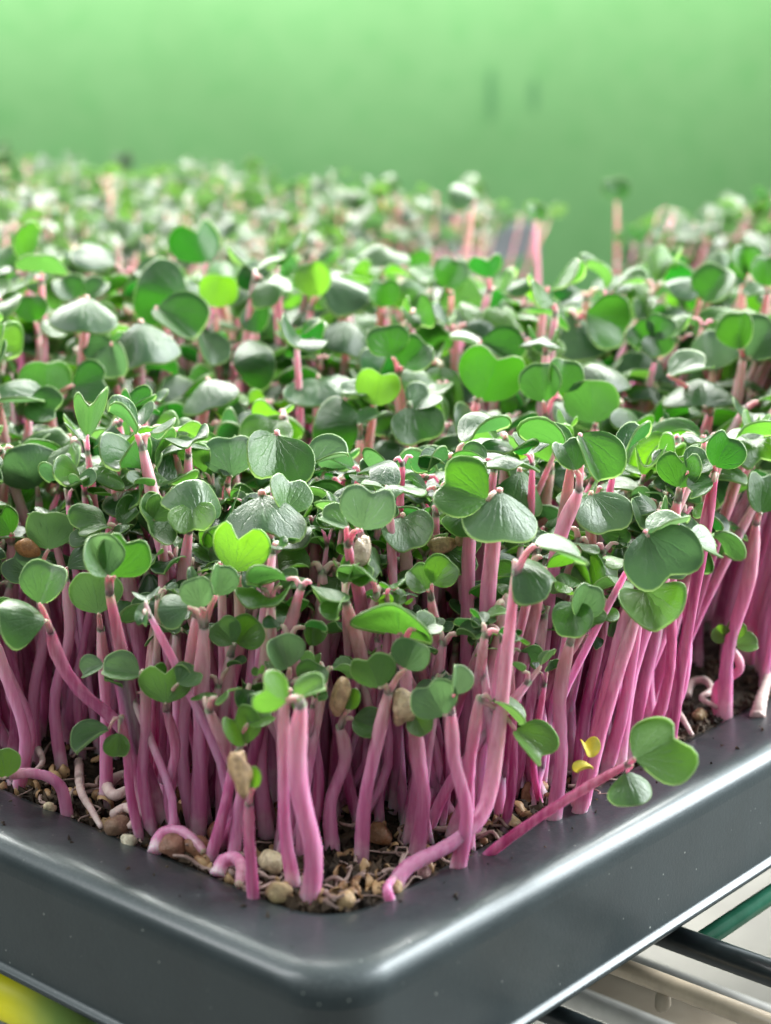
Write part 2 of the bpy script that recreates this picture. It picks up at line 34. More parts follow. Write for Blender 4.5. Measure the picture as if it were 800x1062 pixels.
{'label': 'shiny silver leaf streaked with dark green, right of centre', 'root': [2.231, 20.699, 0.0], 'head': [2.367, 20.998, 3.272], 'path': [[2.231, 20.699, -0.15], [2.162, 20.872, 1.145], [2.359, 20.915, 2.291], [2.367, 20.998, 3.272]], 'r': 0.07, 'dark': 0.3, 'pale': 0.6, 'rnd': 0.98, 'leaves': [{'b': [2.367, 20.928, 3.312], 'rot': [-0.43, 0.128, -2.801], 'w': 0.771, 'fold': 0.45, 'curl': 0.83, 'droop': 0.44, 'asym': 0.0, 'notch': 0.08, 'wav': 0.03, 'seed': 509, 'tint': (0.35, 0.9, 0.33)}, {'b': [2.465, 20.893, 2.884], 'rot': [0.49, 1.11, -1.253], 'w': 0.507, 'fold': 0.335, 'curl': 0.38, 'droop': 0.18, 'asym': 0.0, 'notch': 0.2, 'wav': 0.03, 'seed': 747, 'tint': (0.3, 0.2, 0.2)}]},
{'label': 'large round blue-green leaf of two lobes facing the camera, right', 'root': [2.139, 19.526, 0.0], 'head': [2.742, 19.526, 2.597], 'path': [[2.139, 19.526, -0.15], [2.535, 19.526, 1.846], [2.742, 19.526, 2.597]], 'r': 0.092, 'dark': 0.25, 'pale': 0.2, 'rnd': 0.52, 'leaves': [{'b': [2.792, 19.45, 3.296], 'rot': [-0.901, 0.42, -2.933], 'w': 0.942, 'fold': 0.358, 'curl': 0.305, 'droop': 0.18, 'asym': 0.0, 'notch': 0.22, 'wav': 0.03, 'seed': 30, 'tint': (0.12, 0.55, 0.62)}, {'b': [2.807, 19.428, 3.25], 'rot': [0.32, -0.096, -1.324], 'w': 0.649, 'fold': 0.622, 'curl': 0.23, 'droop': 0.18, 'asym': 0.0, 'notch': 0.05, 'wav': 0.03, 'seed': 49, 'tint': (0.3, 0.85, 0.4)}, {'b': [3.252, 19.435, 3.189], 'rot': [-0.354, 0.377, -1.417], 'w': 0.565, 'fold': 0.45, 'curl': 0.38, 'droop': 0.18, 'asym': 0.0, 'notch': 0.05, 'wav': 0.03, 'seed': 472, 'tint': (0.6, 1.0, 0.01)}]},
{'label': 'flat bright green leaf held level like a boat, right', 'root': [2.097, 19.316, 0.0], 'head': [2.805, 19.55, 2.593], 'path': [[2.097, 19.316, -0.15], [2.441, 19.316, 1.364], [2.805, 19.55, 2.593]], 'r': 0.075, 'dark': 0.5, 'pale': 0.35, 'rnd': 0.04, 'leaves': [{'b': [2.805, 19.48, 2.633], 'rot': [-0.521, 0.111, -3.064], 'w': 0.854, 'fold': 0.565, 'curl': -0.07, 'droop': -0.34, 'asym': 0.0, 'notch': 0.05, 'wav': 0.03, 'seed': 402, 'tint': (0.55, 0.0, 0.14)}]},
{'label': 'cluster of narrow dark leaves under one upright silvery leaf, right of centre', 'root': [1.827, 19.161, 0.0], 'head': [1.986, 19.161, 2.147], 'path': [[1.827, 19.161, -0.15], [1.919, 19.178, 0.751], [1.896, 19.263, 1.503], [1.986, 19.161, 2.147]], 'r': 0.079, 'dark': 0.35, 'pale': 0.4, 'rnd': 0.78, 'leaves': [{'b': [2.032, 18.882, 2.485], 'rot': [1.402, 0.397, 0.194], 'w': 0.517, 'fold': 0.795, 'curl': 0.23, 'droop': 0.18, 'asym': 0.0, 'notch': 0.05, 'wav': 0.03, 'seed': 102, 'tint': (0.28, 0.75, 0.32)}, {'b': [2.001, 18.994, 2.633], 'rot': [-0.775, -0.057, 2.985], 'w': 0.579, 'fold': 0.737, 'curl': 0.38, 'droop': 0.18, 'asym': 0.0, 'notch': 0.06, 'wav': 0.03, 'seed': 707, 'tint': (0.25, 0.12, 0.94)}, {'b': [2.088, 19.019, 2.467], 'rot': [0.588, 0.931, -0.988], 'w': 0.352, 'fold': 0.45, 'curl': 0.38, 'droop': 0.18, 'asym': 0.0, 'notch': 0.05, 'wav': 0.03, 'seed': 0, 'tint': (0.4, 0.0, 0.54)}]},
{'label': 'bright three-lobed leaf on a pink leaning stem, right', 'root': [2.761, 20.937, 0.0], 'head': [3.367, 20.937, 3.275], 'path': [[2.761, 20.937, -0.15], [2.896, 20.906, 1.146], [3.205, 20.9, 2.293], [3.367, 20.937, 3.275]], 'r': 0.088, 'dark': 0.2, 'pale': 0.35, 'rnd': 0.97, 'leaves': [{'b': [3.344, 20.786, 3.424], 'rot': [1.46, 0.04, -0.471], 'w': 0.62, 'fold': 0.507, 'curl': 0.38, 'droop': 0.18, 'asym': 0.0, 'notch': 0.34, 'wav': 0.03, 'seed': 930, 'tint': (0.23, 0.02, 0.53)}, {'b': [3.445, 20.742, 3.627], 'rot': [0.673, 0.423, -0.844], 'w': 0.487, 'fold': 0.45, 'curl': 0.38, 'droop': 0.18, 'asym': 0.0, 'notch': 0.2, 'wav': 0.03, 'seed': 966, 'tint': (0.16, 0.1, 0.5)}]},
{'label': 'deep magenta stem under a folded dark green leaf, right', 'root': [3.279, 20.699, 0.0], 'head': [3.732, 20.699, 3.628], 'path': [[3.279, 20.699, -0.15], [3.519, 20.699, 1.911], [3.732, 20.699, 3.628]], 'r': 0.075, 'dark': 0.95, 'pale': 0.0, 'rnd': 0.42, 'leaves': [{'b': [3.693, 20.558, 3.729], 'rot': [1.543, 0.517, 0.042], 'w': 0.567, 'fold': 0.565, 'curl': 0.53, 'droop': 0.18, 'asym': 0.0, 'notch': 0.1, 'wav': 0.03, 'seed': 863, 'tint': (0.1, 0.0, 0.23)}, {'b': [3.693, 20.554, 3.557], 'rot': [-0.432, -0.486, 1.694], 'w': 0.437, 'fold': 0.45, 'curl': 0.38, 'droop': 0.18, 'asym': 0.0, 'notch': 0.2, 'wav': 0.03, 'seed': 977, 'tint': (0.14, 0.2, 0.95)}]},
{'label': 'dark leaf hanging at the right edge of the picture, halfway up', 'root': [4.311, 22.44, 0.0], 'head': [4.586, 22.44, 2.599], 'path': [[4.311, 22.44, -0.15], [4.312, 22.415, 0.91], [4.501, 22.34, 1.819], [4.586, 22.44, 2.599]], 'r': 0.088, 'dark': 0.35, 'pale': 0.3, 'rnd': 0.53, 'leaves': [{'b': [4.596, 22.26, 2.734], 'rot': [1.479, 0.166, 0.583], 'w': 0.738, 'fold': 0.392, 'curl': 0.38, 'droop': 0.18, 'asym': 0.0, 'notch': 0.2, 'wav': 0.03, 'seed': 580, 'tint': (0.22, 0.02, 0.06)}]},
{'label': 'tiny lime seedling with three slender leaves near the right rim', 'root': [4.28, 22.542, 0.0], 'head': [4.385, 22.542, 0.907], 'path': [[4.28, 22.542, -0.15], [4.236, 22.668, 0.318], [4.484, 22.514, 0.635], [4.385, 22.542, 0.907]], 'r': 0.062, 'dark': 0.3, 'pale': 0.4, 'rnd': 0.49, 'leaves': [{'b': [4.287, 22.398, 1.046], 'rot': [1.519, -0.705, -0.089], 'w': 0.317, 'fold': 0.68, 'curl': 0.38, 'droop': 0.18, 'asym': 0.0, 'notch': 0.03, 'wav': 0.03, 'seed': 0, 'tint': (0.9, 0.05, 0.5)}, {'b': [4.363, 22.402, 1.082], 'rot': [1.508, 0.179, 0.088], 'w': 0.317, 'fold': 0.565, 'curl': 0.38, 'droop': 0.18, 'asym': 0.0, 'notch': 0.05, 'wav': 0.03, 'seed': 668, 'tint': (0.85, 0.05, 0.43)}, {'b': [4.411, 22.446, 0.981], 'rot': [0.208, 0.779, -1.657], 'w': 0.365, 'fold': 0.68, 'curl': 0.38, 'droop': 0.18, 'asym': 0.0, 'notch': 0.03, 'wav': 0.03, 'seed': 589, 'tint': (0.8, 0.4, 0.41)}]},
{'label': 'lime leaf at the left edge on a stem lying along the rim', 'root': [-3.526, 19.421, 0.0], 'head': [-4.2, 19.271, 0.536], 'path': [[-3.526, 19.421, -0.15], [-3.609, 19.371, 0.379], [-3.89, 19.321, 0.549], [-4.2, 19.271, 0.536]], 'r': 0.066, 'dark': 0.35, 'pale': 0.1, 'rnd': 0.75, 'leaves': [{'b': [-4.143, 19.111, 0.586], 'rot': [1.411, -0.181, -0.032], 'w': 0.445, 'fold': 0.335, 'curl': 0.38, 'droop': 0.18, 'asym': 0.0, 'notch': 0.08, 'wav': 0.03, 'seed': 632, 'tint': (0.95, 0.0, 0.67)}]},
{'label': 'wilted grey-green leaf bent down to the soil, left front', 'root': [-2.633, 18.809, 0.0], 'head': [-2.812, 18.809, 1.423], 'path': [[-2.633, 18.809, -0.15], [-2.736, 18.768, 0.498], [-2.762, 18.79, 0.996], [-2.812, 18.809, 1.423]], 'r': 0.053, 'dark': 0.7, 'pale': 0.0, 'rnd': 0.73, 'leaves': [{'b': [-2.941, 18.766, 1.288], 'rot': [-0.473, -0.34, 2.174], 'w': 0.575, 'fold': 1.14, 'curl': 0.38, 'droop': 0.18, 'asym': 0.0, 'notch': 0.04, 'wav': 0.03, 'seed': 622, 'tint': (0.3, 0.95, 0.67)}, {'b': [-2.834, 18.737, 1.25], 'rot': [-1.132, -0.027, 2.996], 'w': 0.349, 'fold': 0.565, 'curl': 0.38, 'droop': 0.18, 'asym': 0.0, 'notch': 0.03, 'wav': 0.03, 'seed': 727, 'tint': (0.6, 0.15, 0.33)}]},
{'label': 'olive see-through round leaf behind the tall folded pale leaf', 'root': [-3.179, 19.849, 0.0], 'head': [-3.165, 19.849, 2.073], 'path': [[-3.179, 19.849, -0.15], [-3.16, 19.896, 0.726], [-3.149, 19.896, 1.451], [-3.165, 19.849, 2.073]], 'r': 0.07, 'dark': 0.4, 'pale': 0.3, 'rnd': 0.71, 'leaves': [{'b': [-3.146, 19.652, 2.285], 'rot': [1.803, 0.206, 3.036], 'w': 0.663, 'fold': 0.335, 'curl': 0.23, 'droop': 0.18, 'asym': 0.0, 'notch': 0.1, 'wav': 0.03, 'seed': 260, 'tint': (0.5, 0.42, 0.68)}]},
{'label': 'pale mauve leaf closed like a bud, above the left-hand leaf pair', 'root': [-3.802, 20.699, 0.0], 'head': [-3.676, 20.699, 2.399], 'path': [[-3.802, 20.699, -0.15], [-3.877, 20.725, 0.84], [-3.666, 20.707, 1.679], [-3.676, 20.699, 2.399]], 'r': 0.07, 'dark': 0.3, 'pale': 0.4, 'rnd': 0.28, 'leaves': [{'b': [-3.648, 20.688, 2.495], 'rot': [1.494, 0.175, -0.951], 'w': 0.509, 'fold': -0.465, 'curl': 1.28, 'droop': 0.83, 'asym': 0.0, 'notch': 0.03, 'wav': 0.03, 'seed': 131, 'tint': (0.4, 1.0, 0.76)}]},
{'label': 'dull round leaf under an orange-brown dried scrap, left edge', 'root': [-4.198, 20.997, 0.0], 'head': [-4.045, 20.997, 2.286], 'path': [[-4.198, 20.997, -0.15], [-4.176, 21.021, 0.8], [-4.024, 21.092, 1.6], [-4.045, 20.997, 2.286]], 'r': 0.075, 'dark': 0.4, 'pale': 0.3, 'rnd': 0.99, 'leaves': [{'b': [-3.881, 20.803, 2.684], 'rot': [1.822, 0.049, 2.954], 'w': 0.629, 'fold': 0.335, 'curl': 0.38, 'droop': 0.18, 'asym': 0.0, 'notch': 0.08, 'wav': 0.03, 'seed': 566, 'tint': (0.35, 0.6, 0.28)}, {'b': [-4.041, 20.849, 2.356], 'rot': [1.051, -0.739, 0.602], 'w': 0.562, 'fold': 0.45, 'curl': 0.38, 'droop': 0.18, 'asym': 0.0, 'notch': 0.2, 'wav': 0.03, 'seed': 9, 'tint': (0.25, 0.65, 0.78)}], 'hull': [{'p': [-4.115, 20.877, 2.705], 'r': [0.18, 0.082, 0.107], 'c': (0.42, 0.18, 0.06), 'seed': 677, 'rot': [0.3, -0.29, 5.69]}]},
{'label': 'dark green leaf with a white lower flap at the left edge', 'root': [-4.57, 21.617, 0.0], 'head': [-4.464, 21.617, 2.58], 'path': [[-4.57, 21.617, -0.15], [-4.542, 21.608, 0.903], [-4.502, 21.652, 1.806], [-4.464, 21.617, 2.58]], 'r': 0.079, 'dark': 0.3, 'pale': 0.3, 'rnd': 0.51, 'leaves': [{'b': [-4.424, 21.446, 2.699], 'rot': [1.447, -0.566, -0.186], 'w': 0.46, 'fold': 0.335, 'curl': 0.38, 'droop': 0.18, 'asym': 0.0, 'notch': 0.2, 'wav': 0.03, 'seed': 913, 'tint': (0.2, 0.0, 0.55)}, {'b': [-4.621, 21.578, 2.628], 'rot': [0.169, 0.066, -1.515], 'w': 0.483, 'fold': 0.335, 'curl': 0.38, 'droop': 0.18, 'asym': 0.0, 'notch': 0.2, 'wav': 0.03, 'seed': 95, 'tint': (0.4, 1.0, 0.22)}]},
{'label': 'big sage leaf like an upturned spoon at the left edge', 'root': [-4.44, 22.611, 0.0], 'head': [-4.306, 22.611, 2.863], 'path': [[-4.44, 22.611, -0.15], [-4.303, 22.63, 1.002], [-4.305, 22.655, 2.004], [-4.306, 22.611, 2.863]], 'r': 0.07, 'dark': 0.45, 'pale': 0.3, 'rnd': 0.61, 'leaves': [{'b': [-4.318, 22.574, 2.981], 'rot': [1.856, -0.477, 0.028], 'w': 0.789, 'fold': -0.235, 'curl': 1.13, 'droop': 0.57, 'asym': 0.0, 'notch': 0.03, 'wav': 0.03, 'seed': 464, 'tint': (0.1, 0.6, 0.6)}]},
{'label': 'hanging dark green leaf with a bright edge, tip down, centre', 'root': [0.424, 24.467, 0.0], 'head': [0.307, 24.467, 3.671], 'path': [[0.424, 24.467, -0.15], [0.32, 24.501, 1.285], [0.366, 24.443, 2.57], [0.307, 24.467, 3.671]], 'r': 0.075, 'dark': 0.3, 'pale': 0.7, 'rnd': 0.69, 'leaves': [{'b': [0.329, 24.335, 3.659], 'rot': [-0.839, 0.218, -2.958], 'w': 0.792, 'fold': 0.427, 'curl': 0.305, 'droop': 0.18, 'asym': 0.0, 'notch': 0.15, 'wav': 0.03, 'seed': 119, 'tint': (0.16, 0.0, 0.57)}, {'b': [0.341, 24.323, 3.638], 'rot': [0.566, 0.381, -0.747], 'w': 0.588, 'fold': 0.45, 'curl': 0.38, 'droop': 0.18, 'asym': 0.0, 'notch': 0.2, 'wav': 0.03, 'seed': 705, 'tint': (0.14, 0.3, 0.99)}]},
{'label': 'two rounded dark lobes side by side, high in the centre', 'root': [0.138, 25.502, 0.0], 'head': [0.186, 25.502, 3.895], 'path': [[0.138, 25.502, -0.15], [0.145, 25.559, 1.363], [0.219, 25.524, 2.726], [0.186, 25.502, 3.895]], 'r': 0.075, 'dark': 0.35, 'pale': 0.7, 'rnd': 0.62, 'leaves': [{'b': [0.092, 25.331, 4.129], 'rot': [1.374, -0.238, 0.148], 'w': 0.637, 'fold': 0.335, 'curl': 0.38, 'droop': 0.18, 'asym': 0.0, 'notch': 0.08, 'wav': 0.03, 'seed': 290, 'tint': (0.16, 0.0, 0.81)}, {'b': [0.24, 25.366, 3.981], 'rot': [1.145, 0.555, -0.674], 'w': 0.663, 'fold': 0.392, 'curl': 0.38, 'droop': 0.18, 'asym': 0.0, 'notch': 0.06, 'wav': 0.03, 'seed': 664, 'tint': (0.14, 0.0, 0.04)}]},
{'label': 'lime leaf glowing with light through it, centre', 'root': [-0.215, 24.871, 0.0], 'head': [-0.156, 24.871, 3.497], 'path': [[-0.215, 24.871, -0.15], [-0.148, 24.839, 1.224], [-0.275, 24.819, 2.448], [-0.156, 24.871, 3.497]], 'r': 0.07, 'dark': 0.3, 'pale': 0.8, 'rnd': 0.83, 'leaves': [{'b': [-0.139, 24.695, 3.579], 'rot': [1.693, -0.208, -2.916], 'w': 0.702, 'fold': 0.45, 'curl': 0.38, 'droop': 0.18, 'asym': 0.0, 'notch': 0.2, 'wav': 0.03, 'seed': 597, 'tint': (0.88, 0.1, 0.54)}, {'b': [-0.205, 24.831, 3.727], 'rot': [0.172, -0.185, 1.494], 'w': 0.598, 'fold': 0.45, 'curl': 0.38, 'droop': 0.18, 'asym': 0.0, 'notch': 0.2, 'wav': 0.03, 'seed': 801, 'tint': (0.18, 0.7, 0.32)}]},
{'label': 'wide dark bow-shaped leaf with a light rim, on a brown-pink stem, centre right', 'root': [0.875, 24.871, 0.0], 'head': [1.233, 24.871, 3.669], 'path': [[0.875, 24.871, -0.15], [0.962, 24.914, 1.284], [1.073, 24.885, 2.568], [1.233, 24.871, 3.669]], 'r': 0.084, 'dark': 0.4, 'pale': 0.55, 'rnd': 0.66, 'leaves': [{'b': [1.288, 24.714, 3.645], 'rot': [1.661, -0.339, 3.071], 'w': 1.038, 'fold': 0.507, 'curl': 0.38, 'droop': 0.18, 'asym': 0.0, 'notch': 0.25, 'wav': 0.03, 'seed': 41, 'tint': (0.16, 0.0, 0.8)}]},
{'label': 'folded dark leaf sloping down to the right, above the bow-shaped leaf', 'root': [1.289, 26.621, 0.0], 'head': [1.381, 26.621, 3.941], 'path': [[1.289, 26.621, -0.15], [1.291, 26.613, 1.379], [1.341, 26.58, 2.759], [1.381, 26.621, 3.941]], 'r': 0.07, 'dark': 0.3, 'pale': 0.8, 'rnd': 0.65, 'leaves': [{'b': [1.35, 26.591, 4.15], 'rot': [-0.422, 0.504, -2.082], 'w': 0.911, 'fold': 0.795, 'curl': 0.38, 'droop': 0.18, 'asym': 0.0, 'notch': 0.08, 'wav': 0.03, 'seed': 780, 'tint': (0.13, 0.02, 0.44)}, {'b': [1.361, 26.567, 4.078], 'rot': [0.337, 0.008, 1.481], 'w': 0.691, 'fold': 0.45, 'curl': 0.38, 'droop': 0.18, 'asym': 0.0, 'notch': 0.2, 'wav': 0.03, 'seed': 673, 'tint': (0.14, 0.8, 0.11)}]},
{'label': 'narrow upright green leaf pair, right of centre', 'root': [2.015, 24.467, 0.0], 'head': [2.124, 24.467, 3.515], 'path': [[2.015, 24.467, -0.15], [2.11, 24.488, 1.23], [2.168, 24.52, 2.46], [2.124, 24.467, 3.515]], 'r': 0.075, 'dark': 0.35, 'pale': 0.7, 'rnd': 0.5, 'leaves': [{'b': [2.068, 24.19, 3.741], 'rot': [1.432, -0.129, -0.264], 'w': 0.691, 'fold': 0.622, 'curl': 0.38, 'droop': 0.18, 'asym': 0.0, 'notch': 0.05, 'wav': 0.03, 'seed': 45, 'tint': (0.19, 0.1, 0.76)}, {'b': [2.263, 24.274, 3.845], 'rot': [1.454, 0.346, 0.425], 'w': 0.64, 'fold': 0.565, 'curl': 0.38, 'droop': 0.18, 'asym': 0.0, 'notch': 0.05, 'wav': 0.03, 'seed': 46, 'tint': (0.18, 0.02, 0.63)}]},
{'label': 'round olive leaf turned underside out, right of centre', 'root': [2.73, 24.467, 0.0], 'head': [2.793, 24.467, 3.384], 'path': [[2.73, 24.467, -0.15], [2.705, 24.467, 1.184], [2.745, 24.438, 2.369], [2.793, 24.467, 3.384]], 'r': 0.07, 'dark': 0.3, 'pale': 0.75, 'rnd': 0.22, 'leaves': [{'b': [2.746, 24.256, 3.43], 'rot': [1.836, 0.054, -3.006], 'w': 0.794, 'fold': 0.277, 'curl': 0.38, 'droop': 0.18, 'asym': 0.0, 'notch': 0.06, 'wav': 0.03, 'seed': 87, 'tint': (0.19, 0.15, 0.54)}]},
{'label': 'long silver-grey leaf folded like a tent, right of centre', 'root': [2.865, 27.834, 0.0], 'head': [2.874, 27.834, 4.281], 'path': [[2.865, 27.834, -0.15], [2.871, 27.893, 1.499], [2.93, 27.913, 2.997], [2.874, 27.834, 4.281]], 'r': 0.075, 'dark': 0.3, 'pale': 0.8, 'rnd': 0.63, 'leaves': [{'b': [2.766, 27.998, 4.358], 'rot': [-0.535, -0.019, -2.045], 'w': 1.207, 'fold': -0.752, 'curl': 0.38, 'droop': 0.31, 'asym': 0.0, 'notch': 0.04, 'wav': 0.03, 'seed': 948, 'tint': (0.11, 0.72, 0.87)}, {'b': [2.968, 27.673, 4.384], 'rot': [-0.942, 1.096, -2.367], 'w': 0.948, 'fold': 0.45, 'curl': 0.38, 'droop': 0.18, 'asym': 0.0, 'notch': 0.06, 'wav': 0.03, 'seed': 712, 'tint': (0.18, 0.05, 0.55)}]},
{'label': 'dark domed leaf between the silver tent leaf and the wide arched leaf', 'root': [2.987, 25.374, 0.0], 'head': [3.042, 25.374, 3.664], 'path': [[2.987, 25.374, -0.15], [3.027, 25.371, 1.282], [3.015, 25.317, 2.565], [3.042, 25.374, 3.664]], 'r': 0.07, 'dark': 0.4, 'pale': 0.7, 'rnd': 0.98, 'leaves': [{'b': [2.987, 25.128, 3.643], 'rot': [0.954, -0.134, 0.095], 'w': 0.952, 'fold': -0.35, 'curl': 1.13, 'droop': 0.44, 'asym': 0.0, 'notch': 0.1, 'wav': 0.03, 'seed': 941, 'tint': (0.09, 0.12, 0.14)}]},
{'label': 'cluster of small dark leaves on a thin pale stem, right', 'root': [3.437, 26.621, 0.0], 'head': [3.869, 26.621, 3.885], 'path': [[3.437, 26.621, -0.15], [3.495, 26.551, 1.36], [3.648, 26.642, 2.72], [3.869, 26.621, 3.885]], 'r': 0.057, 'dark': 0.2, 'pale': 0.95, 'rnd': 0.06, 'leaves': [{'b': [3.745, 26.469, 4.117], 'rot': [1.251, -0.642, 0.336], 'w': 0.497, 'fold': 0.45, 'curl': 0.38, 'droop': 0.18, 'asym': 0.0, 'notch': 0.06, 'wav': 0.03, 'seed': 751, 'tint': (0.16, 0.0, 0.45)}, {'b': [3.847, 26.461, 4.195], 'rot': [1.329, 0.299, -0.276], 'w': 0.497, 'fold': 0.45, 'curl': 0.38, 'droop': 0.18, 'asym': 0.0, 'notch': 0.06, 'wav': 0.03, 'seed': 933, 'tint': (0.14, 0.02, 0.17)}, {'b': [3.788, 26.508, 4.281], 'rot': [-0.911, 0.239, -2.913], 'w': 0.525, 'fold': 0.45, 'curl': 0.38, 'droop': 0.18, 'asym': 0.0, 'notch': 0.1, 'wav': 0.03, 'seed': 267, 'tint': (0.18, 0.0, 0.88)}]},
{'label': 'wide dark arched leaf on two-toned pink stem, right', 'root': [3.932, 25.078, 0.0], 'head': [4.431, 25.078, 3.455], 'path': [[3.932, 25.078, -0.15], [4.134, 25.064, 1.209], [4.216, 25.059, 2.418], [4.431, 25.078, 3.455]], 'r': 0.092, 'dark': 0.25, 'pale': 0.5, 'rnd': 0.2, 'leaves': [{'b': [4.242, 24.567, 3.598], 'rot': [0.879, -0.042, -0.051], 'w': 1.101, 'fold': -0.35, 'curl': 1.43, 'droop': 0.505, 'asym': 0.0, 'notch': 0.1, 'wav': 0.03, 'seed': 457, 'tint': (0.1, 0.12, 0.33)}, {'b': [3.814, 25.018, 3.943], 'rot': [0.341, 0.15, -1.426], 'w': 0.865, 'fold': 0.45, 'curl': 0.38, 'droop': 0.18, 'asym': 0.0, 'notch': 0.2, 'wav': 0.03, 'seed': 899, 'tint': (0.16, 0.2, 0.21)}]},
{'label': 'tall narrow bright leaf against a grey one, right edge', 'root': [4.454, 26.163, 0.0], 'head': [5.049, 26.163, 4.021], 'path': [[4.454, 26.163, -0.15], [4.786, 26.229, 1.407], [4.928, 26.229, 2.815], [5.049, 26.163, 4.021]], 'r': 0.088, 'dark': 0.15, 'pale': 0.8, 'rnd': 0.54, 'leaves': [{'b': [4.92, 25.884, 4.138], 'rot': [1.438, -0.104, -0.661], 'w': 0.733, 'fold': 0.68, 'curl': 0.23, 'droop': 0.18, 'asym': 0.0, 'notch': 0.06, 'wav': 0.03, 'seed': 309, 'tint': (0.25, 0.0, 0.09)}, {'b': [5.102, 25.954, 3.989], 'rot': [1.097, 0.344, -0.576], 'w': 0.896, 'fold': 0.565, 'curl': 0.38, 'droop': 0.18, 'asym': 0.0, 'notch': 0.06, 'wav': 0.03, 'seed': 887, 'tint': (0.1, 0.6, 0.66)}]},
{'label': 'dark green leaf with a white upper face, pointing left, upper right', 'root': [4.287, 28.612, 0.0], 'head': [4.827, 28.612, 4.576], 'path': [[4.287, 28.612, -0.15], [4.551, 28.599, 1.602], [4.593, 28.622, 3.203], [4.827, 28.612, 4.576]], 'r': 0.057, 'dark': 0.2, 'pale': 0.95, 'rnd': 0.99, 'leaves': [{'b': [4.823, 28.338, 4.443], 'rot': [1.125, 0.32, -0.725], 'w': 0.824, 'fold': 0.565, 'curl': 0.38, 'droop': 0.18, 'asym': 0.0, 'notch': 0.08, 'wav': 0.03, 'seed': 430, 'tint': (0.16, 0.0, 0.71)}, {'b': [4.797, 28.685, 4.761], 'rot': [0.171, -0.22, 1.853], 'w': 0.824, 'fold': -0.35, 'curl': 0.83, 'droop': 0.44, 'asym': 0.0, 'notch': 0.05, 'wav': 0.03, 'seed': 345, 'tint': (0.1, 0.75, 0.64)}]},
{'label': 'pointed bright leaf standing upright, upper right', 'root': [5.016, 29.154, 0.0], 'head': [5.569, 29.154, 4.68], 'path': [[5.016, 29.154, -0.15], [5.287, 29.171, 1.638], [5.475, 29.161, 3.276], [5.569, 29.154, 4.68]], 'r': 0.088, 'dark': 0.1, 'pale': 0.95, 'rnd': 0.52, 'leaves': [{'b': [5.602, 28.982, 4.781], 'rot': [1.396, -0.166, 0.058], 'w': 0.629, 'fold': 0.737, 'curl': 0.38, 'droop': 0.18, 'asym': 0.0, 'notch': 0.02, 'wav': 0.03, 'seed': 997, 'tint': (0.19, 0.0, 0.44)}, {'b': [5.578, 28.997, 4.683], 'rot': [0.861, -0.879, 0.694], 'w': 0.539, 'fold': 0.45, 'curl': 0.38, 'droop': 0.18, 'asym': 0.0, 'notch': 0.2, 'wav': 0.03, 'seed': 886, 'tint': (0.14, 0.0, 0.74)}]},
{'label': 'dark leaf cut by the right edge of the picture, near the top', 'root': [5.451, 28.612, 0.0], 'head': [5.855, 28.612, 4.605], 'path': [[5.451, 28.612, -0.15], [5.557, 28.596, 1.612], [5.643, 28.518, 3.224], [5.855, 28.612, 4.605]], 'r': 0.079, 'dark': 0.2, 'pale': 0.9, 'rnd': 0.42, 'leaves': [{'b': [5.74, 28.44, 4.665], 'rot': [1.402, 0.173, -0.021], 'w': 0.647, 'fold': 0.565, 'curl': 0.38, 'droop': 0.18, 'asym': 0.0, 'notch': 0.04, 'wav': 0.03, 'seed': 361, 'tint': (0.17, 0.0, 0.94)}, {'b': [5.926, 28.594, 4.625], 'rot': [-0.17, -0.138, 1.639], 'w': 0.677, 'fold': 0.45, 'curl': 0.38, 'droop': 0.18, 'asym': 0.0, 'notch': 0.2, 'wav': 0.03, 'seed': 460, 'tint': (0.18, 0.8, 0.8)}]},
{'label': 'plump white-silver leaf above the wide arched leaf, right', 'root': [4.291, 26.39, 0.0], 'head': [4.663, 26.39, 3.787], 'path': [[4.291, 26.39, -0.15], [4.444, 26.505, 1.325], [4.564, 26.387, 2.651], [4.663, 26.39, 3.787]], 'r': 0.07, 'dark': 0.3, 'pale': 0.8, 'rnd': 0.93, 'leaves': [{'b': [4.648, 26.278, 3.77], 'rot': [1.383, -0.247, -0.3], 'w': 0.823, 'fold': -0.35, 'curl': 0.68, 'droop': 0.7, 'asym': 0.0, 'notch': 0.05, 'wav': 0.03, 'seed': 696, 'tint': (0.18, 1.0, 0.62)}]},
{'label': 'small dark green leaf standing alone above the canopy, centre', 'root': [1.184, 29.154, 0.0], 'head': [1.02, 29.154, 4.5], 'path': [[1.184, 29.154, -0.15], [1.098, 29.215, 1.575], [1.058, 29.244, 3.15], [1.02, 29.154, 4.5]], 'r': 0.062, 'dark': 0.3, 'pale': 0.8, 'rnd': 0.92, 'leaves': [{'b': [0.918, 28.982, 4.561], 'rot': [1.405, 0.347, -0.036], 'w': 0.69, 'fold': 0.622, 'curl': 0.38, 'droop': 0.18, 'asym': 0.0, 'notch': 0.05, 'wav': 0.03, 'seed': 918, 'tint': (0.14, 0.0, 0.04)}]},
{'label': 'tallest dark translucent twin-lobed leaf, rising over the canopy on the left', 'root': [-2.976, 30.003, 0.0], 'head': [-2.893, 30.003, 4.72], 'path': [[-2.976, 30.003, -0.15], [-3.023, 30.005, 1.652], [-2.898, 29.962, 3.304], [-2.893, 30.003, 4.72]], 'r': 0.057, 'dark': 0.35, 'pale': 0.8, 'rnd': 0.07, 'leaves': [{'b': [-2.827, 29.807, 4.856], 'rot': [1.861, 0.253, -2.691], 'w': 1.077, 'fold': 0.565, 'curl': 0.305, 'droop': 0.18, 'asym': 0.12, 'notch': 0.34, 'wav': 0.03, 'seed': 497, 'tint': (0.05, 0.0, 0.36)}]},
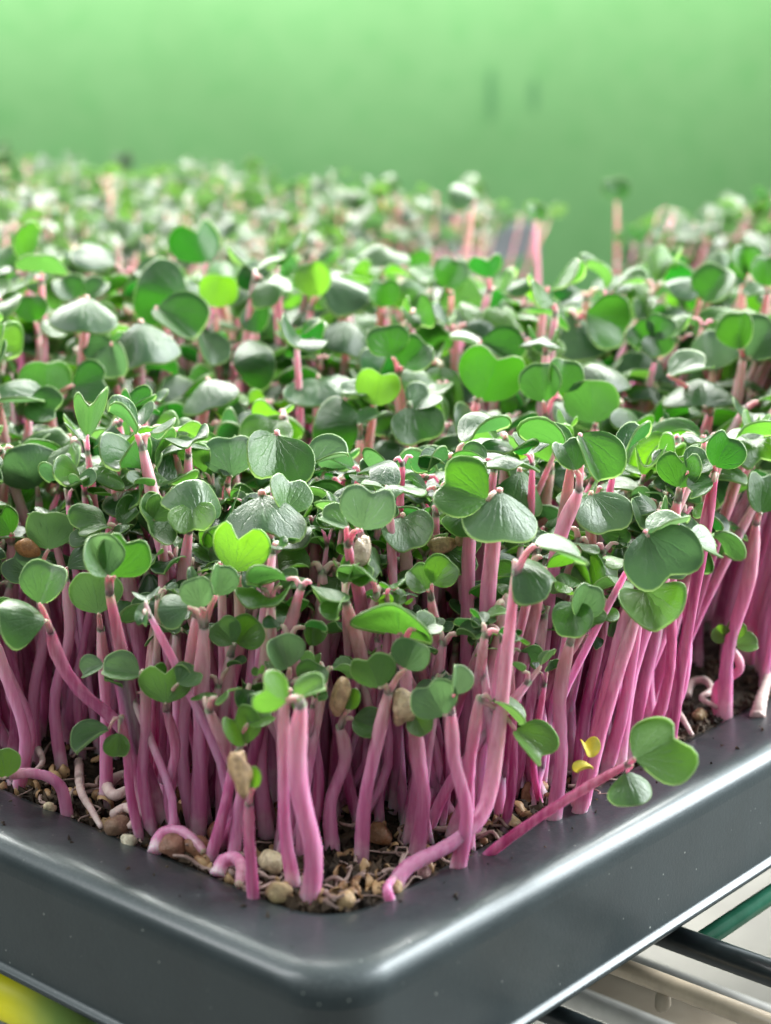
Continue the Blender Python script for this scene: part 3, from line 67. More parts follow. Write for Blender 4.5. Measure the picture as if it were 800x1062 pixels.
{'label': 'large dark oval leaf tilted to the left, below the tallest leaf', 'root': [-3.307, 28.612, 0.0], 'head': [-3.17, 28.612, 4.339], 'path': [[-3.307, 28.612, -0.15], [-3.226, 28.599, 1.519], [-3.168, 28.606, 3.037], [-3.17, 28.612, 4.339]], 'r': 0.07, 'dark': 0.3, 'pale': 0.8, 'rnd': 0.17, 'leaves': [{'b': [-3.048, 28.494, 4.459], 'rot': [1.11, -1.111, 0.781], 'w': 1.121, 'fold': -0.235, 'curl': 0.83, 'droop': 0.31, 'asym': 0.0, 'notch': 0.05, 'wav': 0.03, 'seed': 364, 'tint': (0.1, 0.02, 0.17)}, {'b': [-3.143, 28.558, 4.541], 'rot': [-0.402, 0.332, -1.619], 'w': 0.737, 'fold': 0.45, 'curl': 0.38, 'droop': 0.18, 'asym': 0.0, 'notch': 0.2, 'wav': 0.03, 'seed': 266, 'tint': (0.14, 0.7, 0.99)}]},
{'label': 'glossy dark leaf sloping right with a bright lower edge, left', 'root': [-3.229, 27.337, 0.0], 'head': [-3.168, 27.337, 4.102], 'path': [[-3.229, 27.337, -0.15], [-3.255, 27.351, 1.436], [-3.128, 27.306, 2.871], [-3.168, 27.337, 4.102]], 'r': 0.07, 'dark': 0.3, 'pale': 0.8, 'rnd': 0.29, 'leaves': [{'b': [-3.355, 27.267, 4.539], 'rot': [-0.454, 0.414, -2.184], 'w': 1.075, 'fold': 0.68, 'curl': 0.38, 'droop': 0.18, 'asym': 0.0, 'notch': 0.06, 'wav': 0.03, 'seed': 77, 'tint': (0.14, 0.0, 0.66)}]},
{'label': 'flat grey-green leaf like a table top on a long pale pink stem, left', 'root': [-4.595, 26.163, 0.0], 'head': [-4.221, 26.492, 4.747], 'path': [[-4.595, 26.163, -0.15], [-4.49, 26.192, 1.662], [-4.365, 26.424, 3.323], [-4.221, 26.492, 4.747]], 'r': 0.079, 'dark': 0.02, 'pale': 0.75, 'rnd': 0.42, 'leaves': [{'b': [-4.221, 26.422, 4.787], 'rot': [-0.233, -0.081, -3.106], 'w': 1.001, 'fold': -0.258, 'curl': 0.905, 'droop': 0.245, 'asym': 0.0, 'notch': 0.03, 'wav': 0.03, 'seed': 150, 'tint': (0.1, 0.55, 0.08)}]},
{'label': 'small round dark leaf left of the table-top leaf', 'root': [-5.269, 27.584, 0.0], 'head': [-5.136, 27.584, 4.105], 'path': [[-5.269, 27.584, -0.15], [-5.265, 27.605, 1.437], [-5.139, 27.539, 2.873], [-5.136, 27.584, 4.105]], 'r': 0.062, 'dark': 0.3, 'pale': 0.8, 'rnd': 0.44, 'leaves': [{'b': [-5.156, 27.418, 4.286], 'rot': [1.411, -0.182, -0.033], 'w': 0.542, 'fold': 0.392, 'curl': 0.38, 'droop': 0.18, 'asym': 0.0, 'notch': 0.05, 'wav': 0.03, 'seed': 347, 'tint': (0.14, 0.0, 0.83)}]},
{'label': 'pair of small dark leaf tips behind the table-top leaf', 'root': [-4.861, 29.154, 0.0], 'head': [-4.744, 29.154, 4.349], 'path': [[-4.861, 29.154, -0.15], [-4.762, 29.177, 1.522], [-4.778, 29.208, 3.044], [-4.744, 29.154, 4.349]], 'r': 0.062, 'dark': 0.3, 'pale': 0.8, 'rnd': 0.13, 'leaves': [{'b': [-4.803, 28.971, 4.377], 'rot': [1.07, -0.3, 0.662], 'w': 0.601, 'fold': 0.45, 'curl': 0.38, 'droop': 0.18, 'asym': 0.0, 'notch': 0.05, 'wav': 0.03, 'seed': 573, 'tint': (0.14, 0.0, 0.1)}, {'b': [-4.608, 28.98, 4.394], 'rot': [0.906, 0.343, -0.872], 'w': 0.571, 'fold': 0.45, 'curl': 0.38, 'droop': 0.18, 'asym': 0.0, 'notch': 0.05, 'wav': 0.03, 'seed': 188, 'tint': (0.14, 0.0, 0.47)}]},
{'label': 'big white-grey leaf domed like an umbrella over pink stems, left', 'root': [-3.834, 26.163, 0.0], 'head': [-3.485, 26.595, 4.387], 'path': [[-3.834, 26.163, -0.15], [-3.793, 26.237, 1.536], [-3.576, 26.472, 3.071], [-3.485, 26.595, 4.387]], 'r': 0.092, 'dark': 0.15, 'pale': 0.45, 'rnd': 0.88, 'leaves': [{'b': [-3.485, 26.525, 4.427], 'rot': [-0.434, 0.1, -3.065], 'w': 1.088, 'fold': -0.292, 'curl': 0.98, 'droop': 0.7, 'asym': 0.0, 'notch': 0.08, 'wav': 0.03, 'seed': 450, 'tint': (0.14, 0.95, 0.18)}, {'b': [-3.853, 26.469, 4.097], 'rot': [-0.343, -0.841, 2.268], 'w': 0.626, 'fold': 0.335, 'curl': 0.53, 'droop': 0.18, 'asym': 0.0, 'notch': 0.05, 'wav': 0.03, 'seed': 250, 'tint': (0.09, 0.45, 0.4)}]},
{'label': 'narrow blue-grey leaf edge on beside the umbrella leaf', 'root': [-4.139, 25.939, 0.0], 'head': [-3.675, 25.939, 3.65], 'path': [[-4.139, 25.939, -0.15], [-3.984, 25.82, 1.278], [-3.816, 25.83, 2.555], [-3.675, 25.939, 3.65]], 'r': 0.088, 'dark': 0.02, 'pale': 0.75, 'rnd': 0.72, 'leaves': [{'b': [-3.821, 25.92, 4.238], 'rot': [-1.279, 0.415, 2.768], 'w': 0.675, 'fold': 0.68, 'curl': 0.38, 'droop': 0.18, 'asym': 0.0, 'notch': 0.04, 'wav': 0.03, 'seed': 442, 'tint': (0.11, 0.65, 0.47)}]},
{'label': 'broad flat green leaf with lit edge, left, under the table-top leaf', 'root': [-4.714, 25.374, 0.0], 'head': [-4.611, 25.374, 3.489], 'path': [[-4.714, 25.374, -0.15], [-4.689, 25.353, 1.221], [-4.601, 25.433, 2.442], [-4.611, 25.374, 3.489]], 'r': 0.079, 'dark': 0.15, 'pale': 0.7, 'rnd': 0.83, 'leaves': [{'b': [-4.596, 25.189, 3.527], 'rot': [1.76, -0.007, -2.628], 'w': 0.822, 'fold': 0.312, 'curl': 0.38, 'droop': 0.18, 'asym': 0.0, 'notch': 0.1, 'wav': 0.03, 'seed': 806, 'tint': (0.16, 0.15, 0.79)}, {'b': [-4.257, 25.232, 3.765], 'rot': [0.36, 1.073, -1.207], 'w': 0.663, 'fold': 0.335, 'curl': 0.38, 'droop': 0.18, 'asym': 0.0, 'notch': 0.2, 'wav': 0.03, 'seed': 438, 'tint': (0.11, 0.05, 0.57)}]},
{'label': 'white-rimmed long leaf at the left edge, mid height', 'root': [-4.93, 24.467, 0.0], 'head': [-4.735, 24.467, 3.515], 'path': [[-4.93, 24.467, -0.15], [-4.82, 24.444, 1.23], [-4.825, 24.473, 2.46], [-4.735, 24.467, 3.515]], 'r': 0.075, 'dark': 0.3, 'pale': 0.6, 'rnd': 0.4, 'leaves': [{'b': [-4.47, 24.496, 3.677], 'rot': [0.128, -0.1, 1.706], 'w': 1.024, 'fold': 0.565, 'curl': 0.38, 'droop': 0.18, 'asym': 0.0, 'notch': 0.06, 'wav': 0.03, 'seed': 690, 'tint': (0.14, 0.8, 0.68)}, {'b': [-4.754, 24.415, 3.671], 'rot': [-0.127, 0.7, -1.951], 'w': 0.665, 'fold': 0.45, 'curl': 0.38, 'droop': 0.18, 'asym': 0.0, 'notch': 0.2, 'wav': 0.03, 'seed': 825, 'tint': (0.16, 0.1, 0.38)}]},
{'label': 'round dark disc-like leaf facing the camera, upper left of centre', 'root': [-1.97, 27.834, 0.0], 'head': [-1.931, 27.834, 3.962], 'path': [[-1.97, 27.834, -0.15], [-1.994, 27.897, 1.387], [-1.772, 27.842, 2.774], [-1.931, 27.834, 3.962]], 'r': 0.057, 'dark': 0.3, 'pale': 0.8, 'rnd': 0.51, 'leaves': [{'b': [-1.891, 27.634, 4.078], 'rot': [1.433, -0.233, -0.697], 'w': 0.692, 'fold': 0.335, 'curl': 0.38, 'droop': 0.18, 'asym': 0.0, 'notch': 0.06, 'wav': 0.03, 'seed': 269, 'tint': (0.1, 0.0, 0.09)}]},
{'label': 'yellow-green backlit leaf just under the tallest leaf', 'root': [-2.664, 28.612, 0.0], 'head': [-2.598, 28.612, 4.235], 'path': [[-2.664, 28.612, -0.15], [-2.569, 28.642, 1.482], [-2.563, 28.609, 2.965], [-2.598, 28.612, 4.235]], 'r': 0.057, 'dark': 0.3, 'pale': 0.85, 'rnd': 0.99, 'leaves': [{'b': [-2.597, 28.412, 4.353], 'rot': [1.842, -0.151, 3.029], 'w': 0.708, 'fold': 0.507, 'curl': 0.38, 'droop': 0.18, 'asym': 0.0, 'notch': 0.1, 'wav': 0.03, 'seed': 757, 'tint': (0.72, 0.0, 0.72)}]},
{'label': 'dark leaf folded over like a hood, left of centre', 'root': [-2.292, 26.621, 0.0], 'head': [-2.105, 26.621, 3.633], 'path': [[-2.292, 26.621, -0.15], [-2.24, 26.679, 1.271], [-2.223, 26.599, 2.543], [-2.105, 26.621, 3.633]], 'r': 0.066, 'dark': 0.35, 'pale': 0.7, 'rnd': 0.45, 'leaves': [{'b': [-2.201, 26.552, 3.823], 'rot': [0.659, 0.891, -1.21], 'w': 0.914, 'fold': -0.407, 'curl': 1.13, 'droop': 0.44, 'asym': 0.0, 'notch': 0.05, 'wav': 0.03, 'seed': 530, 'tint': (0.13, 0.02, 0.5)}]},
{'label': 'narrow white leaf hanging down right of the umbrella leaf', 'root': [-2.886, 27.584, 0.0], 'head': [-2.739, 27.584, 4.105], 'path': [[-2.886, 27.584, -0.15], [-2.789, 27.537, 1.437], [-2.76, 27.6, 2.873], [-2.739, 27.584, 4.105]], 'r': 0.057, 'dark': 0.3, 'pale': 0.8, 'rnd': 0.12, 'leaves': [{'b': [-2.725, 27.592, 4.107], 'rot': [-0.868, -0.098, -2.256], 'w': 0.742, 'fold': 0.565, 'curl': 0.38, 'droop': 0.18, 'asym': 0.0, 'notch': 0.03, 'wav': 0.03, 'seed': 956, 'tint': (0.18, 0.95, 0.22)}]},
{'label': 'silver-topped leaf with green underside on a leaning pink stem, left of centre', 'root': [-2.874, 25.078, 0.0], 'head': [-2.444, 25.452, 3.764], 'path': [[-2.874, 25.078, -0.15], [-2.797, 25.222, 1.318], [-2.625, 25.28, 2.635], [-2.444, 25.452, 3.764]], 'r': 0.084, 'dark': 0.3, 'pale': 0.5, 'rnd': 0.35, 'leaves': [{'b': [-2.444, 25.382, 3.804], 'rot': [-0.282, 0.339, 3.091], 'w': 0.865, 'fold': -0.177, 'curl': 0.68, 'droop': 0.375, 'asym': 0.0, 'notch': 0.06, 'wav': 0.03, 'seed': 324, 'tint': (0.16, 0.75, 0.93)}, {'b': [-2.323, 25.303, 3.399], 'rot': [0.656, 0.998, -0.905], 'w': 0.55, 'fold': 0.335, 'curl': 0.38, 'droop': 0.18, 'asym': 0.0, 'notch': 0.2, 'wav': 0.03, 'seed': 737, 'tint': (0.18, 0.0, 0.86)}]},
{'label': 'lime edged leaf turning into a long silver leaf, top centre', 'root': [-1.255, 28.612, 0.0], 'head': [-1.15, 28.612, 4.339], 'path': [[-1.255, 28.612, -0.15], [-1.32, 28.701, 1.519], [-1.166, 28.652, 3.037], [-1.15, 28.612, 4.339]], 'r': 0.07, 'dark': 0.2, 'pale': 0.6, 'rnd': 0.23, 'leaves': [{'b': [-1.004, 28.385, 4.525], 'rot': [1.443, -0.281, -0.12], 'w': 0.737, 'fold': 0.68, 'curl': 0.38, 'droop': 0.18, 'asym': 0.0, 'notch': 0.08, 'wav': 0.03, 'seed': 308, 'tint': (0.8, 0.1, 0.75)}, {'b': [-0.966, 28.673, 4.782], 'rot': [-0.097, 0.409, -1.814], 'w': 1.121, 'fold': -0.292, 'curl': 0.68, 'droop': 0.44, 'asym': 0.0, 'notch': 0.05, 'wav': 0.03, 'seed': 342, 'tint': (0.14, 0.85, 0.85)}]},
{'label': 'small dark curled leaf at the end of the long silver leaf, top centre', 'root': [0.061, 28.612, 0.0], 'head': [0.0, 28.612, 4.235], 'path': [[0.061, 28.612, -0.15], [0.056, 28.57, 1.482], [0.025, 28.705, 2.965], [0.0, 28.612, 4.235]], 'r': 0.057, 'dark': 0.3, 'pale': 0.8, 'rnd': 0.24, 'leaves': [{'b': [-0.029, 28.462, 4.347], 'rot': [1.491, 0.017, 0.214], 'w': 0.62, 'fold': 0.622, 'curl': 0.38, 'droop': 0.18, 'asym': 0.0, 'notch': 0.2, 'wav': 0.03, 'seed': 571, 'tint': (0.16, 0.0, 1.0)}]},
{'label': 'wide dark domed leaf in shade, top centre', 'root': [-0.641, 27.095, 0.0], 'head': [-0.538, 27.393, 4.284], 'path': [[-0.641, 27.095, -0.15], [-0.577, 27.205, 1.499], [-0.639, 27.333, 2.999], [-0.538, 27.393, 4.284]], 'r': 0.07, 'dark': 0.4, 'pale': 0.7, 'rnd': 0.01, 'leaves': [{'b': [-0.538, 27.323, 4.324], 'rot': [-0.365, -0.239, -3.03], 'w': 0.956, 'fold': -0.292, 'curl': 0.83, 'droop': 0.44, 'asym': 0.0, 'notch': 0.08, 'wav': 0.03, 'seed': 387, 'tint': (0.07, 0.12, 0.98)}]},
{'label': 'flat silver leaf spread level with crinkled edge, centre left', 'root': [-1.019, 25.502, 0.0], 'head': [-0.946, 25.936, 3.711], 'path': [[-1.019, 25.502, -0.15], [-1.013, 25.681, 1.299], [-0.977, 25.788, 2.598], [-0.946, 25.936, 3.711]], 'r': 0.07, 'dark': 0.3, 'pale': 0.6, 'rnd': 0.62, 'leaves': [{'b': [-0.946, 25.866, 3.751], 'rot': [-0.233, 0.148, -3.135], 'w': 1.013, 'fold': 0.277, 'curl': 0.53, 'droop': 0.18, 'asym': 0.0, 'notch': 0.1, 'wav': 0.06, 'seed': 847, 'tint': (0.18, 0.95, 0.69)}]},
{'label': 'dark leaf arched like a bridge on a brown stem, centre left', 'root': [-0.451, 24.467, 0.0], 'head': [-0.334, 24.467, 3.227], 'path': [[-0.451, 24.467, -0.15], [-0.42, 24.528, 1.129], [-0.408, 24.345, 2.259], [-0.334, 24.467, 3.227]], 'r': 0.075, 'dark': 0.55, 'pale': 0.75, 'rnd': 0.94, 'leaves': [{'b': [-0.331, 24.462, 3.405], 'rot': [0.19, -1.095, 1.74], 'w': 0.95, 'fold': -0.35, 'curl': 1.28, 'droop': 0.31, 'asym': 0.0, 'notch': 0.05, 'wav': 0.03, 'seed': 383, 'tint': (0.16, 0.0, 0.02)}, {'b': [-0.354, 24.327, 3.408], 'rot': [0.522, -0.073, -1.021], 'w': 0.565, 'fold': 0.335, 'curl': 0.38, 'droop': 0.18, 'asym': 0.0, 'notch': 0.2, 'wav': 0.03, 'seed': 392, 'tint': (0.14, 0.5, 0.93)}]},
{'label': 'dull sage leaf half hidden under the drooping heart leaf', 'root': [-2.064, 21.939, 0.0], 'head': [-1.9, 21.939, 3.212], 'path': [[-2.064, 21.939, -0.15], [-2.072, 21.937, 1.124], [-2.004, 21.922, 2.248], [-1.9, 21.939, 3.212]], 'r': 0.07, 'dark': 0.3, 'pale': 0.6, 'rnd': 0.84, 'leaves': [{'b': [-1.834, 21.739, 3.33], 'rot': [1.322, -0.108, -0.069], 'w': 0.695, 'fold': 0.277, 'curl': 0.53, 'droop': 0.18, 'asym': 0.0, 'notch': 0.06, 'wav': 0.03, 'seed': 461, 'tint': (0.1, 0.7, 0.67)}]},
{'label': 'tall pale sprout with a white-green leaf rising far behind, right of centre', 'root': [1.834, 36.8, 0.0], 'head': [1.684, 36.8, 5.06], 'path': [[1.834, 36.8, -0.15], [1.825, 36.846, 1.771], [1.571, 36.796, 3.542], [1.684, 36.8, 5.06]], 'r': 0.066, 'dark': 0.0, 'pale': 1.0, 'rnd': 0.76, 'leaves': [{'b': [1.763, 36.683, 5.23], 'rot': [0.696, -0.624, 1.167], 'w': 0.749, 'fold': -0.235, 'curl': 0.68, 'droop': 0.44, 'asym': 0.0, 'notch': 0.05, 'wav': 0.03, 'seed': 696, 'tint': (0.23, 0.7, 0.26)}]},
{'label': 'short far sprout with a small dark leaf, between the two taller far sprouts', 'root': [3.009, 36.2, 0.0], 'head': [2.859, 36.2, 4.843], 'path': [[3.009, 36.2, -0.15], [2.838, 36.202, 1.695], [2.954, 36.226, 3.39], [2.859, 36.2, 4.843]], 'r': 0.048, 'dark': 0.2, 'pale': 0.9, 'rnd': 0.08, 'leaves': [{'b': [2.863, 36.04, 4.883], 'rot': [1.403, 0.024, 0.141], 'w': 0.443, 'fold': 0.45, 'curl': 0.38, 'droop': 0.18, 'asym': 0.0, 'notch': 0.05, 'wav': 0.03, 'seed': 193, 'tint': (0.14, 0.1, 0.17)}]},
{'label': 'far sprout with one dark round leaf against the green wall, right', 'root': [5.346, 42.6, 0.0], 'head': [5.196, 42.6, 4.611], 'path': [[5.346, 42.6, -0.15], [5.278, 42.49, 1.614], [5.246, 42.601, 3.228], [5.196, 42.6, 4.611]], 'r': 0.053, 'dark': 0.2, 'pale': 0.9, 'rnd': 0.85, 'leaves': [{'b': [5.149, 42.423, 4.67], 'rot': [1.402, -0.002, -0.01], 'w': 0.693, 'fold': 0.335, 'curl': 0.38, 'droop': 0.18, 'asym': 0.0, 'notch': 0.05, 'wav': 0.03, 'seed': 201, 'tint': (0.07, 0.1, 0.46)}]}]
FILL = [
(106, 0.236, 22.586, 2.937, 'dark-leaved pale pink-stemmed seedling above and right of the silver leaf with dark midrib'),
(110, -1.5, 35.204, 3.658, 'dark-leaved buff-stemmed seedling just above the wide dark domed leaf in shade'),
(113, -1.814, 29.211, 4.596, 'dark-leaved buff-stemmed seedling below and left of the lime-edged leaf with long silver half'),
(162, 0.846, 29.084, 4.169, 'green-leaved maroon-stemmed seedling below and right of the small lone dark leaf above the canopy'),
(167, 0.087, 21.348, 3.266, 'dark-leaved pale pink-stemmed seedling above and left of the wide awning-like leaf'),
(193, 0.799, 26.89, 3.636, 'dark-leaved maroon-stemmed seedling just above the lime leaf glowing with light through it'),
(205, 3.051, 24.166, 3.223, 'dark-leaved pink-stemmed seedling below and right of the round olive leaf turned underside out'),
(244, -4.765, 23.566, 2.719, 'green-leaved buff-stemmed seedling just above the dull round leaf under an orange-brown dried scrap'),
(261, 1.959, 20.305, 2.582, 'dark-leaved maroon-stemmed seedling just left of the flat bright green leaf held level'),
(287, 1.38, 22.783, 3.575, 'green-leaved maroon-stemmed seedling above and left of the domed sage leaf'),
(308, -4.488, 29.177, 4.692, 'dark-leaved buff-stemmed seedling above and right of the pair of small dark leaf tips behind'),
(312, -0.399, 35.4, 3.812, 'green-leaved buff-stemmed seedling above and right of the lime-edged leaf with long silver half'),
(328, -1.325, 26.179, 3.36, 'lime-leaved maroon-stemmed seedling just below the dark leaf folded over like a hood'),
(341, -2.724, 23.552, 3.291, 'lime-leaved pink-stemmed seedling above and left of the half-hidden dull sage leaf'),
(354, 3.793, 29.403, 4.373, 'dark-leaved buff-stemmed seedling just left of the dark green leaf with white upper face'),
(361, 2.796, 28.516, 4.002, 'dark-leaved pink-stemmed seedling just right of the long silver-grey leaf folded like a tent'),
(380, 2.851, 29.331, 4.446, 'lime-leaved buff-stemmed seedling just above the cluster of small dark leaves'),
(391, -4.515, 29.89, 3.919, 'green-leaved buff-stemmed seedling just right of the small round dark leaf by the table-top leaf'),
(399, -0.875, 20.57, 2.892, 'dark-leaved pale pink-stemmed seedling just right of the pale silvery oval leaf'),
(419, 1.568, 23.543, 3.281, 'green-leaved pale pink-stemmed seedling just above the broad flat pale leaf'),
(453, -2.615, 19.956, 2.1, 'dark-leaved maroon-stemmed seedling just right of the pale leaf with a white upturned edge'),
(503, 1.16, 27.371, 4.013, 'dark-leaved buff-stemmed seedling above and right of the wide dark bow-shaped leaf with a light rim'),
(507, 3.392, 22.908, 3.484, 'dark-leaved pink-stemmed seedling just left of the deep magenta stem'),
(526, -2.858, 21.503, 3.24, 'dark-leaved maroon-stemmed seedling above and right of the tall folded pale leaf'),
(562, 2.125, 21.838, 3.451, 'dark-leaved pale pink-stemmed seedling just right of the long bright green tongue-like leaf'),
(569, -4.187, 28.692, 4.053, 'green-leaved pink-stemmed seedling below and left of the flat grey-green leaf like a table top'),
(589, 1.109, 19.884, 2.682, 'dark-leaved buff-stemmed seedling just left of the stem bent along the right rim'),
(608, -1.92, 28.186, 3.859, 'dark-leaved pink-stemmed seedling just left of the wide dark domed leaf in shade'),
(621, 1.134, 20.334, 3.679, 'dark-leaved maroon-stemmed seedling above and left of the broad flat pale leaf'),
(624, -1.883, 34.077, 3.592, 'dark-leaved buff-stemmed seedling above and left of the lime-edged leaf with long silver half'),
(651, -1.515, 20.27, 2.926, 'dark-leaved pink-stemmed seedling below and right of the bright lime butterfly-shaped leaf'),
(768, 1.484, 25.442, 4.167, 'dark-leaved maroon-stemmed seedling just above the narrow upright green leaf pair'),
(773, 1.259, 24.964, 3.267, 'dark-leaved pale pink-stemmed seedling just below the folded dark leaf sloping right'),
(786, -0.684, 29.528, 4.524, 'lime-leaved buff-stemmed seedling above and left of the small dark curled leaf, top centre'),
(792, 2.308, 23.101, 2.932, 'dark-leaved maroon-stemmed seedling above and left of the shiny silver leaf'),
(819, 3.136, 26.73, 3.338, 'dark-leaved maroon-stemmed seedling just right of the dark dome beside the silver tent leaf'),
(837, 2.715, 26.945, 3.427, 'green-leaved pink-stemmed seedling just below the cluster of small dark leaves'),
(850, -1.68, 24.205, 3.037, 'dark-leaved pink-stemmed seedling just above the half-hidden dull sage leaf'),
(855, 1.746, 25.114, 3.502, 'dark-leaved pink-stemmed seedling below and left of the narrow upright green leaf pair'),
(873, 2.459, 21.899, 3.167, 'green-leaved buff-stemmed seedling just left of the large round blue-green leaf'),
(882, 2.366, 22.514, 2.562, 'green-leaved maroon-stemmed seedling below and left of the large round blue-green leaf'),
(925, 2.202, 28.994, 4.421, 'dark-leaved maroon-stemmed seedling above and left of the cluster of small dark leaves'),
(928, -3.162, 24.812, 3.312, 'dark-leaved pale pink-stemmed seedling below and left of the silver-topped leaf with green underside'),
(937, 1.975, 22.761, 3.18, 'green-leaved maroon-stemmed seedling just right of the domed sage leaf'),
(980, -4.038, 22.453, 3.416, 'dark-leaved buff-stemmed seedling below and left of the dull round leaf under an orange-brown dried scrap'),
(1021, 3.404, 26.205, 3.4, 'green-leaved pink-stemmed seedling below and left of the wide dark arched leaf'),
(1042, -4.739, 22.918, 2.416, 'dark-leaved pink-stemmed seedling just right of the dark green leaf with a white lower flap'),
(1051, -0.232, 19.058, 2.688, 'green-leaved maroon-stemmed seedling below and left of the round olive leaf beside a squarish one'),
(1054, -0.464, 29.378, 4.626, 'green-leaved buff-stemmed seedling just above the small dark curled leaf, top centre'),
(1126, 0.549, 20.409, 3.176, 'green-leaved pale pink-stemmed seedling just above the grey-green round leaf with a white folded leaf'),
(1141, -5.85, 28.237, 3.67, 'dark-leaved maroon-stemmed seedling just below the small round dark leaf by the table-top leaf'),
(1144, -1.953, 20.961, 2.81, 'green-leaved pink-stemmed seedling below and right of the two upright silvery leaves'),
(1148, -2.043, 22.951, 3.299, 'dark-leaved pink-stemmed seedling just above the domed grey-green leaf'),
(1175, -4.294, 23.932, 2.498, 'dark-leaved buff-stemmed seedling just left of the pale mauve leaf closed like a bud'),
(1220, 2.879, 21.174, 2.368, 'dark-leaved buff-stemmed seedling just below the flat bright green leaf held level'),
(1243, 2.364, 20.462, 2.429, 'green-leaved maroon-stemmed seedling above and left of the flat bright green leaf held level'),
(1280, 0.122, 25.826, 3.115, 'dark-leaved buff-stemmed seedling just left of the hanging dark green leaf with a bright edge'),
(1291, 0.703, 21.645, 2.94, 'green-leaved maroon-stemmed seedling just right of the wide awning-like leaf'),
(1312, 5.026, 24.717, 4.613, 'green-leaved pale pink-stemmed seedling above and right of the tiny lime seedling with three slender leaves'),
(1319, 1.082, 20.97, 3.649, 'dark-leaved buff-stemmed seedling just right of the hanging dark green leaf with a bright edge'),
(1381, 0.686, 28.163, 3.701, 'dark-leaved buff-stemmed seedling above and left of the folded dark leaf sloping right'),
(1395, -3.95, 29.952, 4.027, 'green-leaved buff-stemmed seedling above and left of the white-grey umbrella leaf'),
(1401, -1.98, 24.478, 3.186, 'green-leaved maroon-stemmed seedling just left of the dark leaf arched like a bridge'),
(1495, -2.883, 22.488, 3.78, 'dark-leaved pale pink-stemmed seedling just below the narrow blue-grey edge-on leaf'),
(1630, 1.83, 19.978, 2.258, 'green-leaved maroon-stemmed seedling just above the bright green leaf with a pale curled flap'),
(1646, 0.831, 25.55, 3.653, 'green-leaved maroon-stemmed seedling just above the hanging dark green leaf with a bright edge'),
(1681, -2.566, 29.782, 4.337, 'green-leaved buff-stemmed seedling below and right of the yellow-green backlit leaf just under the tallest leaf'),
(1738, -2.754, 20.716, 2.913, 'green-leaved maroon-stemmed seedling just right of the tall folded pale leaf'),
(1753, -0.651, 21.672, 3.406, 'dark-leaved pink-stemmed seedling just left of the dull mauve-grey leaf with a shrivelled hull'),
(1761, -1.93, 20.39, 2.412, 'green-leaved buff-stemmed seedling above and left of the half dull, half bright leaf pair'),
(1798, 5.024, 23.647, 3.147, 'dark-leaved pale pink-stemmed seedling below and right of the tiny lime seedling with three slender leaves'),
(1805, -0.045, 27.565, 3.93, 'dark-leaved buff-stemmed seedling just right of the two rounded dark lobes side by side'),
(1819, -5.278, 28.08, 4.816, 'green-leaved pale pink-stemmed seedling just left of the pair of small dark leaf tips behind'),
(1833, 3.537, 23.324, 3.141, 'dark-leaved maroon-stemmed seedling below and right of the shiny silver leaf'),
(1847, 2.484, 25.285, 3.144, 'dark-leaved maroon-stemmed seedling just above the bright three-lobed leaf on the right'),
(1932, -5.022, 28.039, 3.511, 'green-leaved pale pink-stemmed seedling just above the broad flat green leaf with lit edge'),
(1968, -5.181, 25.725, 3.576, 'dark-leaved buff-stemmed seedling just below the white-rimmed long leaf at the left edge'),
(1981, 2.316, 28.059, 4.439, 'green-leaved buff-stemmed seedling just above the long silver-grey leaf folded like a tent'),
(2014, 2.085, 21.314, 3.117, 'green-leaved maroon-stemmed seedling above and right of the cluster of narrow dark leaves'),
(2041, 5.122, 23.991, 3.214, 'dark-leaved pale pink-stemmed seedling just right of the tiny lime seedling with three slender leaves'),
(2074, 2.107, 27.27, 3.465, 'green-leaved maroon-stemmed seedling above and right of the narrow upright green leaf pair'),
(2131, -4.879, 24.739, 4.014, 'dark-leaved buff-stemmed seedling just left of the white-rimmed long leaf at the left edge'),
(2172, -1.661, 18.816, 2.856, 'green-leaved maroon-stemmed seedling just above the pale silvery oval leaf'),
(2208, 0.707, 18.889, 2.474, 'green-leaved pink-stemmed seedling just right of the grey-green round leaf with a white folded leaf'),
(2220, 0.989, 24.199, 3.038, 'dark-leaved buff-stemmed seedling below and left of the wide dark bow-shaped leaf with a light rim'),
(2224, 0.887, 21.932, 2.709, 'dark-leaved pale pink-stemmed seedling below and right of the wide awning-like leaf'),
(2282, -2.292, 24.665, 3.309, 'dark-leaved maroon-stemmed seedling below and right of the silver-topped leaf with green underside'),
(2295, 4.666, 24.509, 3.475, 'dark-leaved pink-stemmed seedling below and right of the large round blue-green leaf'),
(2340, -1.302, 19.044, 2.521, 'green-leaved buff-stemmed seedling below and left of the thick bent corner stem'),
(2422, 4.572, 27.016, 4.319, 'dark-leaved maroon-stemmed seedling below and right of the tall narrow bright leaf by a grey one'),
(2430, -1.416, 26.579, 3.75, 'dark-leaved pale pink-stemmed seedling just right of the dark leaf folded over like a hood'),
(2447, 1.214, 28.398, 4.369, 'green-leaved maroon-stemmed seedling above and right of the folded dark leaf sloping right'),
(2454, 1.678, 27.179, 4.649, 'green-leaved buff-stemmed seedling above and left of the long silver-grey leaf folded like a tent'),
(2566, 1.411, 19.953, 2.131, 'dark-leaved maroon-stemmed seedling below and left of the cluster of narrow dark leaves'),
(2604, 2.648, 27.361, 4.016, 'green-leaved pale pink-stemmed seedling just left of the tall narrow bright leaf by a grey one'),
(2654, 0.109, 24.552, 2.564, 'dark-leaved maroon-stemmed seedling below and left of the hanging dark green leaf with a bright edge'),
(2715, 1.433, 21.701, 3.542, 'dark-leaved maroon-stemmed seedling just right of the broad flat pale leaf'),
(2729, 0.645, 26.154, 3.873, 'green-leaved maroon-stemmed seedling just left of the wide dark bow-shaped leaf with a light rim'),
